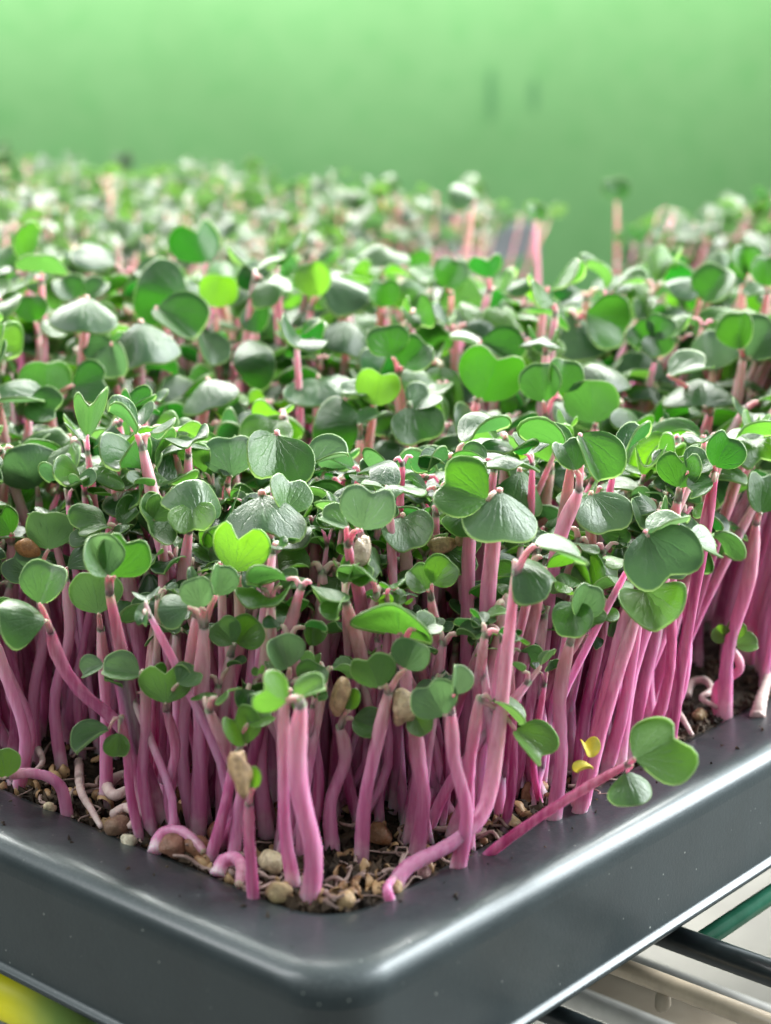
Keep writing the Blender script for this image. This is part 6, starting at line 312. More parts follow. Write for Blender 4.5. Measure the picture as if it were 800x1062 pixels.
# ------------------------------------------------------------------ units: 1 = 1 cm, camera looks along +Y
PITCH = math.atan(511 / 1950.0)
CAM_H = 8.59
TA = math.radians(40.962)
ER = Vector((math.sin(TA), math.cos(TA), 0))      # along the right-hand rim of the tray
EL = Vector((-math.cos(TA), math.sin(TA), 0))     # along the left-hand rim of the tray
C0 = Vector((-0.334, 16.997, 0))
def tray(s, t, z=0.0):
    return C0 + ER * s + EL * t + Vector((0, 0, z))

# ------------------------------------------------------------------ node helpers
class NT:
    def __init__(self, name):
        self.m = bpy.data.materials.new(name); self.m.use_nodes = True
        self.t = self.m.node_tree; self.t.nodes.clear()
        self.out = self.n('ShaderNodeOutputMaterial')
    def n(self, typ, **kw):
        x = self.t.nodes.new(typ)
        for k, v in kw.items(): setattr(x, k, v)
        return x
    def s(self, sock, v):
        if isinstance(v, bpy.types.NodeSocket): self.t.links.new(v, sock)
        elif isinstance(v, (tuple, list)) and sock.type == 'RGBA' and len(v) == 3: sock.default_value = (*v, 1)
        else: sock.default_value = v
    def math(self, op, a, b=0.0, c=None, clamp=False):
        x = self.n('ShaderNodeMath', operation=op); x.use_clamp = clamp
        self.s(x.inputs[0], a); self.s(x.inputs[1], b)
        if c is not None: self.s(x.inputs[2], c)
        return x.outputs[0]
    def mix(self, f, a, b, mode='MIX'):
        x = self.n('ShaderNodeMix', data_type='RGBA', blend_type=mode)
        self.s(x.inputs[0], f); self.s(x.inputs[6], a); self.s(x.inputs[7], b)
        return x.outputs[2]
    def ramp(self, f, stops, interp='LINEAR'):
        x = self.n('ShaderNodeValToRGB'); cr = x.color_ramp; cr.interpolation = interp
        while len(cr.elements) < len(stops): cr.elements.new(0.5)
        for e, (p, c) in zip(cr.elements, stops):
            e.position = p; e.color = (*c, 1) if len(c) == 3 else c
        self.s(x.inputs[0], f); return x.outputs[0]
    def sstep(self, v, a, b):
        x = self.n('ShaderNodeMapRange', interpolation_type='SMOOTHSTEP')
        self.s(x.inputs[0], v); self.s(x.inputs[1], a); self.s(x.inputs[2], b)
        return x.outputs[0]
    def noise(self, vec, scale, detail=3, rough=0.55, dist=0.0):
        x = self.n('ShaderNodeTexNoise')
        if vec is not None: self.s(x.inputs['Vector'], vec)
        self.s(x.inputs['Scale'], scale); self.s(x.inputs['Detail'], detail)
        self.s(x.inputs['Roughness'], rough); self.s(x.inputs['Distortion'], dist)
        return x.outputs['Fac']
    def map(self, vec, scale=(1, 1, 1), loc=(0, 0, 0)):
        x = self.n('ShaderNodeMapping'); self.s(x.inputs[0], vec)
        x.inputs['Scale'].default_value = scale; x.inputs['Location'].default_value = loc
        return x.outputs[0]
    def bump(self, h, strength=0.3, dist=0.02):
        x = self.n('ShaderNodeBump'); self.s(x.inputs['Height'], h)
        x.inputs['Strength'].default_value = strength; x.inputs['Distance'].default_value = dist
        return x.outputs[0]
    def pbr(self, color, rough=0.5, spec=0.5, metal=0.0, normal=None, **kw):
        x = self.n('ShaderNodeBsdfPrincipled')
        self.s(x.inputs['Base Color'], color); self.s(x.inputs['Roughness'], rough)
        self.s(x.inputs['Specular IOR Level'], spec); self.s(x.inputs['Metallic'], metal)
        if normal is not None: self.s(x.inputs['Normal'], normal)
        for k, v in kw.items(): self.s(x.inputs[k], v)
        return x.outputs[0]
    def end(self, sh):
        self.t.links.new(sh, self.out.inputs[0]); return self.m

def uvxy(m):
    uv = m.n('ShaderNodeUVMap').outputs[0]
    s = m.n('ShaderNodeSeparateXYZ'); m.s(s.inputs[0], uv)
    return uv, s.outputs[0], s.outputs[1]
def tint(m, from_mesh):
    """the look of one plant: its object colour, or (in a mass) the colour kept on its faces"""
    if from_mesh: c = m.n('ShaderNodeAttribute', attribute_name='tint').outputs['Color']
    else: c = m.n('ShaderNodeObjectInfo').outputs['Color']
    s = m.n('ShaderNodeSeparateColor'); m.s(s.inputs[0], c)
    return s.outputs[0], s.outputs[1], s.outputs[2]

def mat_leaf(name, from_mesh=False, far=False):
    m = NT(name)
    uv, u, v = uvxy(m)
    tone, grey, rnd = tint(m, from_mesh)
    co = m.n('ShaderNodeTexCoord').outputs['Object']
    back = m.n('ShaderNodeNewGeometry').outputs['Backfacing']
    blot = m.noise(co, 5.0, 4, 0.6)
    fine = m.noise(co, 38.0, 3, 0.6)
    # palmate veins running from the petiole
    wob = m.math('MULTIPLY', m.math('SUBTRACT', m.noise(co, 9.0, 2), 0.5), 0.10)
    uu = m.math('ADD', u, wob)
    vein = None
    for c, w in ((0.5, 0.020), (0.30, 0.012), (0.70, 0.012), (0.14, 0.010), (0.86, 0.010), (0.40, 0.008), (0.60, 0.008)):
        d = m.math('ABSOLUTE', m.math('SUBTRACT', uu, c))
        k = m.math('SUBTRACT', 1.0, m.sstep(d, 0.0, w * 1.6))
        k = m.math('MULTIPLY', k, 1.0 if c == 0.5 else 0.55)
        vein = k if vein is None else m.math('MAXIMUM', vein, k)
    vein = m.math('MULTIPLY', vein, m.math('SUBTRACT', 1.0, m.sstep(v, 0.55, 0.97)))
    deep = m.mix(tone, (0.007, 0.060, 0.009), (0.105, 0.26, 0.016))
    silver = m.mix(tone, (0.026, 0.092, 0.042), (0.15, 0.25, 0.11))  # sage grey of some leaves, with their pale sheen put into the colour
    base = m.mix(grey, deep, silver)
    base = m.mix(m.math('MULTIPLY', m.sstep(blot, 0.38, 0.68), 0.45), base, m.mix(0.4, base, (0.10, 0.24, 0.05)))
    base = m.mix(m.math('MULTIPLY', m.sstep(v, 0.55, 0.0), 0.18), base, (0.18, 0.30, 0.12))
    base = m.mix(m.math('MULTIPLY', m.sstep(m.noise(co, 2.3, 2), 0.62, 0.40), 0.45), base, m.mix(0.55, base, (0.005, 0.035, 0.012)))
    base = m.mix(m.math('MULTIPLY', fine, 0.22), base, (0.05, 0.11, 0.05))
    base = m.mix(m.math('MULTIPLY', vein, 0.16), base, (0.27, 0.40, 0.20))
    under = m.mix(0.30, base, (0.10, 0.22, 0.06))
    base = m.mix(back, base, under)
    if far: base = m.mix(0.5, base, (0.02, 0.035, 0.015))  # far leaves darkened in the colour to offset the strong lamp above them
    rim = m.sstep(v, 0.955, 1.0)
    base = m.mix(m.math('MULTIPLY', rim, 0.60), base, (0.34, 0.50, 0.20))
    thru = m.mix(tone, (0.008, 0.140, 0.005), (0.23, 0.54, 0.015))
    thru = m.mix(m.math('MULTIPLY', grey, 0.55), thru, (0.30, 0.46, 0.24))
    thru = m.mix(m.math('MULTIPLY', vein, 0.28), thru, (0.02, 0.14, 0.02))
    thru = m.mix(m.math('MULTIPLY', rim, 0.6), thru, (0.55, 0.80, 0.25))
    hb = m.math('ADD', m.math('MULTIPLY', vein, -0.5), m.math('ADD', m.math('MULTIPLY', blot, 0.9), m.math('MULTIPLY', fine, 0.35)))
    nrm = m.bump(hb, 0.5, 0.035)
    rough = m.math('ADD', 0.26, m.math('MULTIPLY', fine, 0.20))
    rough = m.math('ADD', rough, m.math('MULTIPLY', back, 0.2))
    p = m.pbr(base, rough, 0.70, 0.0, nrm, **{'Coat Weight': 0.10, 'Coat Roughness': 0.28})
    if far: thru = m.mix(0.45, thru, (0.03, 0.05, 0.02))  # same dimming in the colour of light passing through far leaves
    tr = m.n('ShaderNodeBsdfTranslucent'); m.s(tr.inputs[0], thru); m.s(tr.inputs['Normal'], nrm)
    mx = m.n('ShaderNodeMixShader'); m.s(mx.inputs[0], m.math('SUBTRACT', 0.47, m.math('MULTIPLY', grey, 0.20)))
    m.s(mx.inputs[1], p); m.s(mx.inputs[2], tr.outputs[0])
    return m.end(mx.outputs[0])

def mat_stem(name, from_mesh=False):
    m = NT(name)
    uv, u, v = uvxy(m)
    dark, pale, rnd = tint(m, from_mesh)      # dark: 0 light lilac .. 1 maroon; pale: 0 purple to the tip .. 1 pale green-pink above
    co = m.n('ShaderNodeTexCoord').outputs['Object']
    st = m.noise(m.map(co, (9, 9, 0.9)), 1.6, 4, 0.6)
    bl = m.noise(co, 3.0, 3, 0.6)
    lo = m.mix(dark, (0.72, 0.28, 0.48), (0.27, 0.020, 0.125))
    top = m.mix(dark, (0.54, 0.26, 0.34), (0.21, 0.04, 0.075))
    topp = m.mix(rnd, (0.64, 0.46, 0.46), (0.50, 0.46, 0.26))
    top = m.mix(pale, top, topp)
    vv = m.math('ADD', v, m.math('MULTIPLY', m.math('SUBTRACT', bl, 0.5), 0.25))
    c = m.mix(m.sstep(vv, 0.42, 0.95), lo, top)
    c = m.mix(m.math('MULTIPLY', m.math('SUBTRACT', 1.0, m.sstep(vv, 0.02, 0.17)), 0.80), c, (0.76, 0.62, 0.64))
    c = m.mix(m.math('MULTIPLY', m.sstep(st, 0.42, 0.70), 0.55), c, m.mix(0.5, c, (0.34, 0.05, 0.17)))
    c = m.mix(m.math('MULTIPLY', m.sstep(st, 0.62, 0.36), 0.28), c, (0.72, 0.45, 0.56))
    c = m.mix(m.math('MULTIPLY', m.sstep(v, 0.965, 0.99), 0.6), c, (0.24, 0.30, 0.13))
    nrm = m.bump(st, 0.35, 0.02)
    sh = m.pbr(c, 0.42, 0.45, 0.0, nrm, **{'Subsurface Weight': 0.65, 'Subsurface Radius': (0.28, 0.10, 0.18), 'Subsurface Scale': 1.0})
    return m.end(sh)

def mat_plain(name, c1, c2, rough=0.6, scale=6.0, bump=0.3, spec=0.4, **kw):
    m = NT(name); co = m.n('ShaderNodeTexCoord').outputs['Object']
    n = m.noise(co, scale, 5, 0.62)
    c = m.mix(m.sstep(n, 0.32, 0.68), c1, c2)
    return m.end(m.pbr(c, rough, spec, 0.0, m.bump(n, bump, 0.04), **kw))

def mat_hull():
    m = NT('hull'); co = m.n('ShaderNodeTexCoord').outputs['Object']
    oc = m.n('ShaderNodeObjectInfo').outputs['Color']
    n = m.noise(co, 14.0, 5, 0.65); n2 = m.noise(m.map(co, (1, 1, 3)), 30.0, 3, 0.6)
    c = m.mix(m.math('MULTIPLY', m.sstep(n, 0.40, 0.62), 0.8), oc, m.mix(0.6, oc, (0.09, 0.035, 0.012)))
    c = m.mix(m.math('MULTIPLY', m.sstep(n2, 0.55, 0.75), 0.35), c, (0.55, 0.45, 0.32))
    return m.end(m.pbr(c, 0.36, 0.5, 0.0, m.bump(m.math('ADD', n, n2), 0.5, 0.03), **{'Subsurface Weight': 0.08, 'Subsurface Radius': (0.1, 0.05, 0.03)}))

def mat_tray():
    m = NT('black_plastic'); co = m.n('ShaderNodeTexCoord').outputs['Object']
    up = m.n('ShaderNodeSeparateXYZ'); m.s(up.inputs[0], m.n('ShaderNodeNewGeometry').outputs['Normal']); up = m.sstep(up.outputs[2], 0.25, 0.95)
    n = m.noise(co, 1.3, 4, 0.6); g = m.noise(co, 26.0, 4, 0.7); d = m.noise(co, 9.0, 2, 0.5)
    v = m.n('ShaderNodeTexVoronoi'); m.s(v.inputs['Vector'], co); m.s(v.inputs['Scale'], 6.5); v.inputs['Randomness'].default_value = 1
    speck = m.math('SUBTRACT', 1.0, m.sstep(v.outputs['Distance'], 0.05, 0.11))
    speck = m.math('MULTIPLY', speck, m.sstep(d, 0.50, 0.62))
    c = m.mix(m.sstep(n, 0.3, 0.7), (0.003, 0.008, 0.010), (0.008, 0.014, 0.016))
    dust = m.math('MULTIPLY', m.sstep(g, 0.45, 0.75), m.math('ADD', 0.08, m.math('MULTIPLY', up, 0.30)))
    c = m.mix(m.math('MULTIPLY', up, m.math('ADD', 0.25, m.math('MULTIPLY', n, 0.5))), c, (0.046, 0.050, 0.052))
    c = m.mix(dust, c, (0.10, 0.10, 0.098))
    c = m.mix(m.math('MULTIPLY', speck, 0.7), c, (0.40, 0.38, 0.34))
    r = m.math('ADD', 0.29, m.math('ADD', m.math('MULTIPLY', n, 0.14), m.math('MULTIPLY', g, 0.16)))
    scr = m.noise(m.map(co, (2.0, 26.0, 2.0)), 3.0, 4, 0.7)
    c = m.mix(m.math('MULTIPLY', m.sstep(scr, 0.60, 0.74), 0.16), c, (0.12, 0.125, 0.13))
    r = m.math('ADD', r, m.math('MULTIPLY', m.sstep(scr, 0.5, 0.7), 0.12))
    return m.end(m.pbr(c, r, 0.5, 0.0, m.bump(m.math('ADD', g, m.math('MULTIPLY', n, 1.5)), 0.16, 0.03), **{'Coat Weight': 0.48, 'Coat Roughness': 0.25, 'Coat Tint': (0.75, 0.95, 1.0, 1)}))

def mat_wall():
    m = NT('green_paint'); co = m.n('ShaderNodeTexCoord').outputs['Object']
    n = m.noise(co, 0.05, 4, 0.6); n2 = m.noise(co, 0.55, 5, 0.75)
    c = m.mix(m.sstep(n, 0.3, 0.7), (0.145, 0.325, 0.125), (0.180, 0.385, 0.157))
    c = m.mix(m.math('MULTIPLY', m.sstep(n2, 0.45, 0.7), 0.25), c, (0.06, 0.30, 0.07))
    return m.end(m.pbr(c, 0.75, 0.25, 0.0, m.bump(n2, 0.2, 0.3)))

M = dict(
    leaf=mat_leaf('leaf_green'), leaf_mass=mat_leaf('leaf_mass', True), leaf_far_dimmed=mat_leaf('leaf_far_dimmed', True, True),
    stem=mat_stem('stem_pink'), stem_mass=mat_stem('stem_mass', True),
    hull=mat_hull(), tray=mat_tray(), wall=mat_wall(),
    soil=mat_plain('soil', (0.012, 0.009, 0.007), (0.050, 0.036, 0.026), 0.9, 9.0, 0.9, 0.2),
    grain=mat_plain('peat_grain', (0.014, 0.010, 0.008), (0.085, 0.058, 0.038), 0.85, 3.0, 0.6, 0.25),
    root=mat_plain('white_root', (0.62, 0.50, 0.46), (0.50, 0.34, 0.33), 0.55, 8.0, 0.3, 0.4, **{'Subsurface Weight': 0.25, 'Subsurface Radius': (0.12, 0.08, 0.06)}),
    yellow_leaf=mat_plain('yellow_leaf', (0.60, 0.46, 0.03), (0.36, 0.34, 0.05), 0.5, 5.0, 0.3),
    rod_black=mat_plain('rod_black', (0.010, 0.014, 0.016), (0.018, 0.024, 0.026), 0.28, 3.0, 0.1, 0.5),
    rod_green=mat_plain('rod_green', (0.020, 0.120, 0.070), (0.035, 0.170, 0.105), 0.22, 2.0, 0.1, 0.6),
    rod_cream=mat_plain('rod_cream', (0.46, 0.38, 0.28), (0.34, 0.28, 0.21), 0.35, 2.0, 0.1, 0.5),
    rod_white=mat_plain('rod_white', (0.62, 0.61, 0.58), (0.50, 0.49, 0.46), 0.4, 2.0, 0.1, 0.4),
    slat=mat_plain('beige_slat', (0.30, 0.26, 0.20), (0.24, 0.20, 0.15), 0.5, 1.0, 0.1, 0.4),
    floor=mat_plain('pale_floor', (0.34, 0.33, 0.31), (0.27, 0.26, 0.25), 0.6, 0.25, 0.1, 0.3),
    far_tray=mat_plain('grey_plastic', (0.10, 0.11, 0.12), (0.14, 0.15, 0.16), 0.4, 1.0, 0.1, 0.5),
    stain=mat_plain('wall_stain', (0.10, 0.265, 0.104), (0.115, 0.29, 0.12), 0.8, 0.4, 0.1, 0.2),
)
def mat_tube():
    m = NT('yellow_green_plastic'); co = m.n('ShaderNodeTexCoord').outputs['Object']
    s = m.n('ShaderNodeSeparateXYZ'); m.s(s.inputs[0], co)
    c = m.mix(m.sstep(m.math('ADD', s.outputs[0], m.math('MULTIPLY', m.noise(co, 1.5, 2), 0.4)), 0.35, 1.35), (0.95, 0.88, 0.015), (0.26, 0.42, 0.10))
    return m.end(m.pbr(c, 0.4, 0.4))
M['tube'] = mat_tube()

# ------------------------------------------------------------------ mesh helpers
class MB:
    def __init__(self): self.v, self.f, self.uv, self.t = [], [], [], []
    def grid(self, rows, uvs, closed=False, col=None):
        b = len(self.v); n = len(rows[0])
        for r in rows: self.v += [tuple(p) for p in r]
        for i in range(len(rows) - 1):
            for j in range(n if closed else n - 1):
                k = (j + 1) % n
                self.f.append((b + i*n + j, b + i*n + k, b + (i+1)*n + k, b + (i+1)*n + j))
                self.uv += [uvs(i, j), uvs(i, j + 1), uvs(i + 1, j + 1), uvs(i + 1, j)]
                if col: self.t.append(col)
    def face(self, pts, col=None):
        b = len(self.v); self.v += [tuple(p) for p in pts]
        self.f.append(tuple(range(b, b + len(pts)))); self.uv += [(0, 0)] * len(pts)
        if col: self.t.append(col)
    def mesh(self, name, mat, smooth=True):
        me = bpy.data.meshes.new(name); me.from_pydata(self.v, [], self.f)
        l = me.uv_layers.new(name='UVMap')
        flat = [c for p in self.uv for c in p]
        l.data.foreach_set('uv', flat)
        if self.t:
            a = me.attributes.new('tint', 'FLOAT_COLOR', 'FACE')
            a.data.foreach_set('color', [c for p in self.t for c in (*p[:3], 1.0)])
        me.materials.append(mat)
        if smooth: me.polygons.foreach_set('use_smooth', [True] * len(me.polygons))
        me.update(); return me

def link(name, me, parent=None, loc=None, rot=None, color=None):
    o = bpy.data.objects.new(name, me); C.objects.link(o)
    if parent is not None: o.parent = parent
    if loc is not None: o.location = loc
    if rot is not None: o.rotation_euler = rot
    if color is not None: o.color = (*color[:3], 1)
    return o
def tag(o, label, cat, group=None, kind=None):
    if kind: o['kind'] = kind
    if label: o['label'] = label
    if cat: o['category'] = cat
    if group: o['group'] = group
    return o
def thing(name, loc, label, cat, group=None):
    return tag(link(name, None, None, loc), label, cat, group)

def spline(pts, n):
    P = [Vector(p) for p in pts]
    if len(P) == 2: P = [P[0], P[0].lerp(P[1], 0.5), P[1]]
    Q = [P[0]*2 - P[1]] + P + [P[-1]*2 - P[-2]]
    out = []; m = len(P) - 1
    for i in range(n + 1):
        x = i / n * m; k = min(int(x), m - 1); t = x - k
        a, b, c, d = Q[k], Q[k+1], Q[k+2], Q[k+3]
        out.append(0.5 * ((2*b) + (c - a)*t + (2*a - 5*b + 4*c - d)*t*t + (3*b - a - 3*c + d)*t**3))
    return out
def add_tube(mb, pts, radii, seg=8, v0=0.0, v1=1.0, col=None, rng=None, cap=True, flat=1.0):
    rows = []; n = len(pts); tan = []
    for i in range(n):
        d = pts[min(i+1, n-1)] - pts[max(i-1, 0)]
        tan.append(d.normalized() if d.length > 1e-6 else Vector((0, 0, 1)))
    ref = Vector((0, 1, 0)) if abs(tan[0].y) < 0.8 else Vector((1, 0, 0))
    x = (ref - tan[0]*ref.dot(tan[0])).normalized()
    for i in range(n):
        x = (x - tan[i]*x.dot(tan[i])).normalized(); y = tan[i].cross(x)
        r = radii(i / (n - 1)) if callable(radii) else radii
        row = []
        for j in range(seg):
            a = 2*PI*j/seg
            q = r * (1 + (rng.uniform(-.07, .07) if rng else 0))
            row.append(pts[i] + x*math.cos(a)*q*flat + y*math.sin(a)*q)
        rows.append(row)
    if cap:
        rows.insert(0, [pts[0] - tan[0]*0.002 for _ in range(seg)]); rows.append([pts[-1] + tan[-1]*(radii(1.0) if callable(radii) else radii)*0.5 for _ in range(seg)])
    N = len(rows)
    mb.grid(rows, lambda i, j: (j/seg, v0 + (v1 - v0)*max(0, min(1, (i-1)/(N-3))) if cap else v0 + (v1-v0)*i/(N-1)), True, col)

FR = (0.04, 0.18, 0.34, 0.50, 0.66, 0.80, 0.90, 0.96, 1.0)
FR_LOW = (0.05, 0.45, 0.85, 1.0)
def add_leaf(mb, w, fold=0.2, curl=0.2, droop=0.15, asym=0.0, notch=0.2, wav=0.03, seed=0, mtx=None, col=None, low=False):
    """a notched seed leaf: base at the origin, midrib along +Y, upper side +Z, w = its width across the lobes"""
    rng = random.Random(seed); ph = rng.uniform(0, 6.28); ph2 = rng.uniform(0, 6.28)
    NTH = 9 if low else 25
    tm = 1.30; fr = FR_LOW if low else FR
    ths = [math.sin(-PI/2 + PI*j/(NTH-1))*0.5 + (-1 + 2*j/(NTH-1))*0.5 for j in range(NTH)]
    def rad(q):
        t = q*tm
        r = max(0.0, 1 - abs(q)**3.2)**0.52*(1 - notch*math.exp(-(t/0.24)**2))
        return r*(1 + asym*q)*(1 + 0.018*math.sin(5*t + ph) + 0.012*math.sin(11*t + ph2))
    rr = [rad(q*0.985) for q in ths]
    half = max(r*math.sin(abs(q)*tm) for r, q in zip(rr, ths))
    sc = w*0.5/half
    rows = []
    def deform(x, y, lip=0.0):
        ax = math.sqrt(x*x + (0.06*w)**2) - 0.06*w
        e = (x*x + y*y)**0.5/w
        z = ax*math.sin(fold) - droop*x*x/w
        z += wav*w*math.sin(3.0*math.atan2(x, y + .05*w) + ph)*min(1, e)**2 + wav*.5*w*math.sin(9*x/w + ph2)*math.sin(7*y/w + ph)
        z -= lip
        xx = (abs(x) - ax*(1 - math.cos(fold)))*(1 if x >= 0 else -1)
        k = curl/w
        if abs(k) > 1e-4:
            a = k*y; yy = math.sin(a)/k; zz = -(1 - math.cos(a))/k
            return Vector((xx, yy + z*math.sin(a), zz + z*math.cos(a)))
        return Vector((xx, y, z))
    for f in fr:
        rows.append([deform(sc*rr[j]*f*math.sin(ths[j]*tm), sc*rr[j]*f*math.cos(ths[j]*tm)) for j in range(NTH)])
    if not low:
        th = 0.034*w
        rows.append([deform(sc*rr[j]*1.0*math.sin(ths[j]*tm), sc*rr[j]*1.0*math.cos(ths[j]*tm), th) for j in range(NTH)])
        rows.append([deform(sc*rr[j]*0.975*math.sin(ths[j]*tm), sc*rr[j]*0.975*math.cos(ths[j]*tm), th) for j in range(NTH)])
    if mtx is not None: rows = [[mtx @ p for p in r] for r in rows]
    n = len(fr)
    mb.grid(rows, lambda i, j: (0.5 + 0.5*ths[min(j, NTH-1)], fr[i] if i < n else 1.0), False, col)

def add_blob(mb, r, seed=0, rough=0.15, seg=14, rings=9, open_end=0.0, mtx=None):
    rng = random.Random(seed); ks = [(rng.uniform(-4, 4), rng.uniform(-4, 4), rng.uniform(-4, 4), rng.uniform(0, 6.28)) for _ in range(6)]
    rows = []
    for i in range(rings + 1):
        a = PI*i/rings*(1 - open_end); row = []
        for j in range(seg):
            b = 2*PI*j/seg
            p = Vector((math.sin(a)*math.cos(b), math.sin(a)*math.sin(b), math.cos(a)))
            d = 1 + rough*sum(math.sin(k[0]*p.x + k[1]*p.y + k[2]*p.z + k[3]) for k in ks)/2.2
            q = Vector((p.x*r[0]*d, p.y*r[1]*d, p.z*r[2]*d))
            row.append(mtx @ q if mtx is not None else q)
        rows.append(row)
    mb.grid(rows, lambda i, j: (j/seg, i/rings), True)

def basis_euler(m, n):
    y = Vector(m).normalized(); z = Vector(n); z = (z - y*z.dot(y)).normalized(); x = y.cross(z)
    return Matrix((x, y, z)).transposed()

# ------------------------------------------------------------------ how one seedling grows
LIB = []
for i in range(28):
    g = random.Random(900 + i)
    LIB.append(dict(w=1.0, fold=g.choice((g.uniform(.45, 1.2), g.uniform(.45, 1.2), g.uniform(-.8, -.1))), curl=g.uniform(0.2, 2.1), droop=g.uniform(-0.2, 0.8), asym=g.uniform(-.18, .18),
                    notch=g.uniform(.12, .34), wav=g.uniform(.03, .09), seed=i))
def grow(seed, x, y, h):
    """root position and height -> everything about one plant (same numbers whether it stands alone or in the mass)"""
    g = random.Random(seed)
    bias = max(0.0, min(1.0, (x - 0.4)/3.0))*0.30*h
    lean = Vector((g.gauss(0, 0.30) + bias, g.gauss(0, 0.28) + 0.05, 0))
    root = Vector((x, y, 0)); head = root + lean + Vector((0, 0, h))
    b = Vector((g.gauss(0, .17), g.gauss(0, .12), 0))
    path = [root + Vector((0, 0, -0.15)), root.lerp(head, 0.30) + b - lean*0.12, root.lerp(head, 0.68) + b*0.6 - lean*0.08, head]
    near = max(0.0, min(1.0, (26 - y)/8))
    r = g.uniform(0.052, 0.096)
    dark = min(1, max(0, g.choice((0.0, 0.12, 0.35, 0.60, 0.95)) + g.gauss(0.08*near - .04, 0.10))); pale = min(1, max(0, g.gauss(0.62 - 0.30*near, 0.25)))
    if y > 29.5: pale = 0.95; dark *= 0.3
    leaves = []
    az = g.uniform(0, 2*PI); tl = g.uniform(0, 0.30)
    tone0 = min(1, max(0, g.gauss(0.20, 0.22))); grey0 = min(1, max(0, g.gauss(0.06 + 0.34*near*(g.random() < .4), 0.14)))
    for k in range(2):
        a = az + k*PI + g.gauss(0, 0.35); el = g.gauss(0.30, 0.45)
        mdir = Vector((math.cos(a)*math.cos(el), math.sin(a)*math.cos(el), math.sin(el)))
        nrm = Vector((g.gauss(0, .42), g.gauss(0, .42) + .05, 1.0)) - Vector((math.cos(a), math.sin(a), 0))*math.sin(el)
        w = g.uniform(0.80, 1.16)*(1.0 - 0.36*max(0, min(1, (22.5 - y)/2.5)))*(1.0 if k == 0 else g.uniform(.72, .95))
        leaves.append(dict(lib=g.randrange(len(LIB)), m=mdir, n=nrm, w=w, pet=g.uniform(.06, .20),
                           tint=(min(1, max(0, tone0 + g.gauss(0, .07))), grey0, g.random())))
    if seed >= 1000000:      # a thin half-grown one, squeezed in between
        r *= 0.78
        for L in leaves: L['w'] *= 0.62
    return dict(path=path, root=root, head=head, r=r, dark=dark, pale=pale, rnd=g.random(), leaves=leaves)

def stem_into(mb, path, r, bases, seg=8, n=14, rng=None, col=None):
    pts = spline(path, n)
    add_tube(mb, pts, lambda t: r*(1.15 - 0.20*min(1, t*3) + 0.05*math.sin(t*9 + r*90))*(1 if t < .8 else 1 - 0.42*((t - .8)/.2)**1.5) , seg, 0, 1, col, rng)
    for b in bases:
        d = (pts[-1] - pts[-2]).normalized()
        q = pts[-1].lerp(b, 0.5) + d*0.04
        add_tube(mb, spline([pts[-1] - d*0.05, q, b], 4), lambda t: r*(0.56 - 0.26*t), 6, 0.97, 1.0, col)

# ------------------------------------------------------------------ camera
cam = bpy.data.cameras.new('camera'); co = bpy.data.objects.new('camera', cam); C.objects.link(co)
co.location = (0, 0, CAM_H); co.rotation_euler = (PI/2 - PITCH, 0, 0)
cam.sensor_fit = 'HORIZONTAL'; cam.sensor_width = 36; cam.lens = 1950/800*36
cam.clip_start = 0.5; cam.clip_end = 2000
cam.dof.use_dof = True; cam.dof.focus_distance = 21.3; cam.dof.aperture_fstop = 0.325
scene.camera = co
scene.view_settings.view_transform = 'Standard'; scene.view_settings.look = 'None'; scene.view_settings.exposure = 0
scene.cycles.max_bounces = 10; scene.cycles.transmission_bounces = 6; scene.cycles.diffuse_bounces = 5
scene.cycles.use_denoising = True

# ------------------------------------------------------------------ light: grow lamp over the rack, unseen side lamps, added wall strip
w = bpy.data.worlds.new('World'); scene.world = w; w.use_nodes = True
wt = w.node_tree; bg = wt.nodes['Background']      # a dim room: pale ceiling, darker towards the floor
tc = wt.nodes.new('ShaderNodeTexCoord'); sx = wt.nodes.new('ShaderNodeSeparateXYZ'); mr = wt.nodes.new('ShaderNodeValToRGB')
ad = wt.nodes.new('ShaderNodeMath'); ad.operation = 'MULTIPLY_ADD'; ad.inputs[1].default_value = 0.5; ad.inputs[2].default_value = 0.5
wt.links.new(tc.outputs['Generated'], sx.inputs[0]); wt.links.new(sx.outputs[2], ad.inputs[0]); wt.links.new(ad.outputs[0], mr.inputs[0])
mr.color_ramp.elements[0].position = 0.25; mr.color_ramp.elements[0].color = (0.10, 0.12, 0.12, 1)
mr.color_ramp.elements[1].position = 0.80; mr.color_ramp.elements[1].color = (0.86, 0.95, 0.93, 1)
e = mr.color_ramp.elements.new(0.5); e.color = (0.30, 0.35, 0.35, 1)
wt.links.new(mr.outputs[0], bg.inputs[0]); bg.inputs[1].default_value = 0.85
def lamp(name, loc, aim, sx, sy, power, col=(1, 1, 1)):
    l = bpy.data.lights.new(name, 'AREA'); l.shape = 'RECTANGLE'; l.size = sx; l.size_y = sy; l.energy = power; l.color = col
    o = bpy.data.objects.new(name, l); C.objects.link(o); o.location = loc
    o.rotation_euler = (Vector(aim) - Vector(loc)).to_track_quat('-Z', 'Y').to_euler()
    return o
lamp('unseen_lamp', (0, 62, 38), (0, 26, 3), 80, 14, 178000, (1.0, 0.99, 0.95))
lamp('unseen_lamp', (42, 33, 25), (2, 21, 0), 20, 44, 78000, (0.94, 0.98, 1.0))  # unseen source at the right, placed for the bright line on the rim
lamp('unseen_lamp', (-44, 14, 42), (-2, 20, 0), 5, 40, 20000, (0.97, 0.99, 1.0))  # unseen weaker ceiling light at the left, for the thin rim highlight
lamp('unseen_lamp', (0, 111, 17.5), (0, 122, 13), 170, 3, 30000, (1.0, 1.0, 0.97))  # added strip close to the wall, brightening its upper part

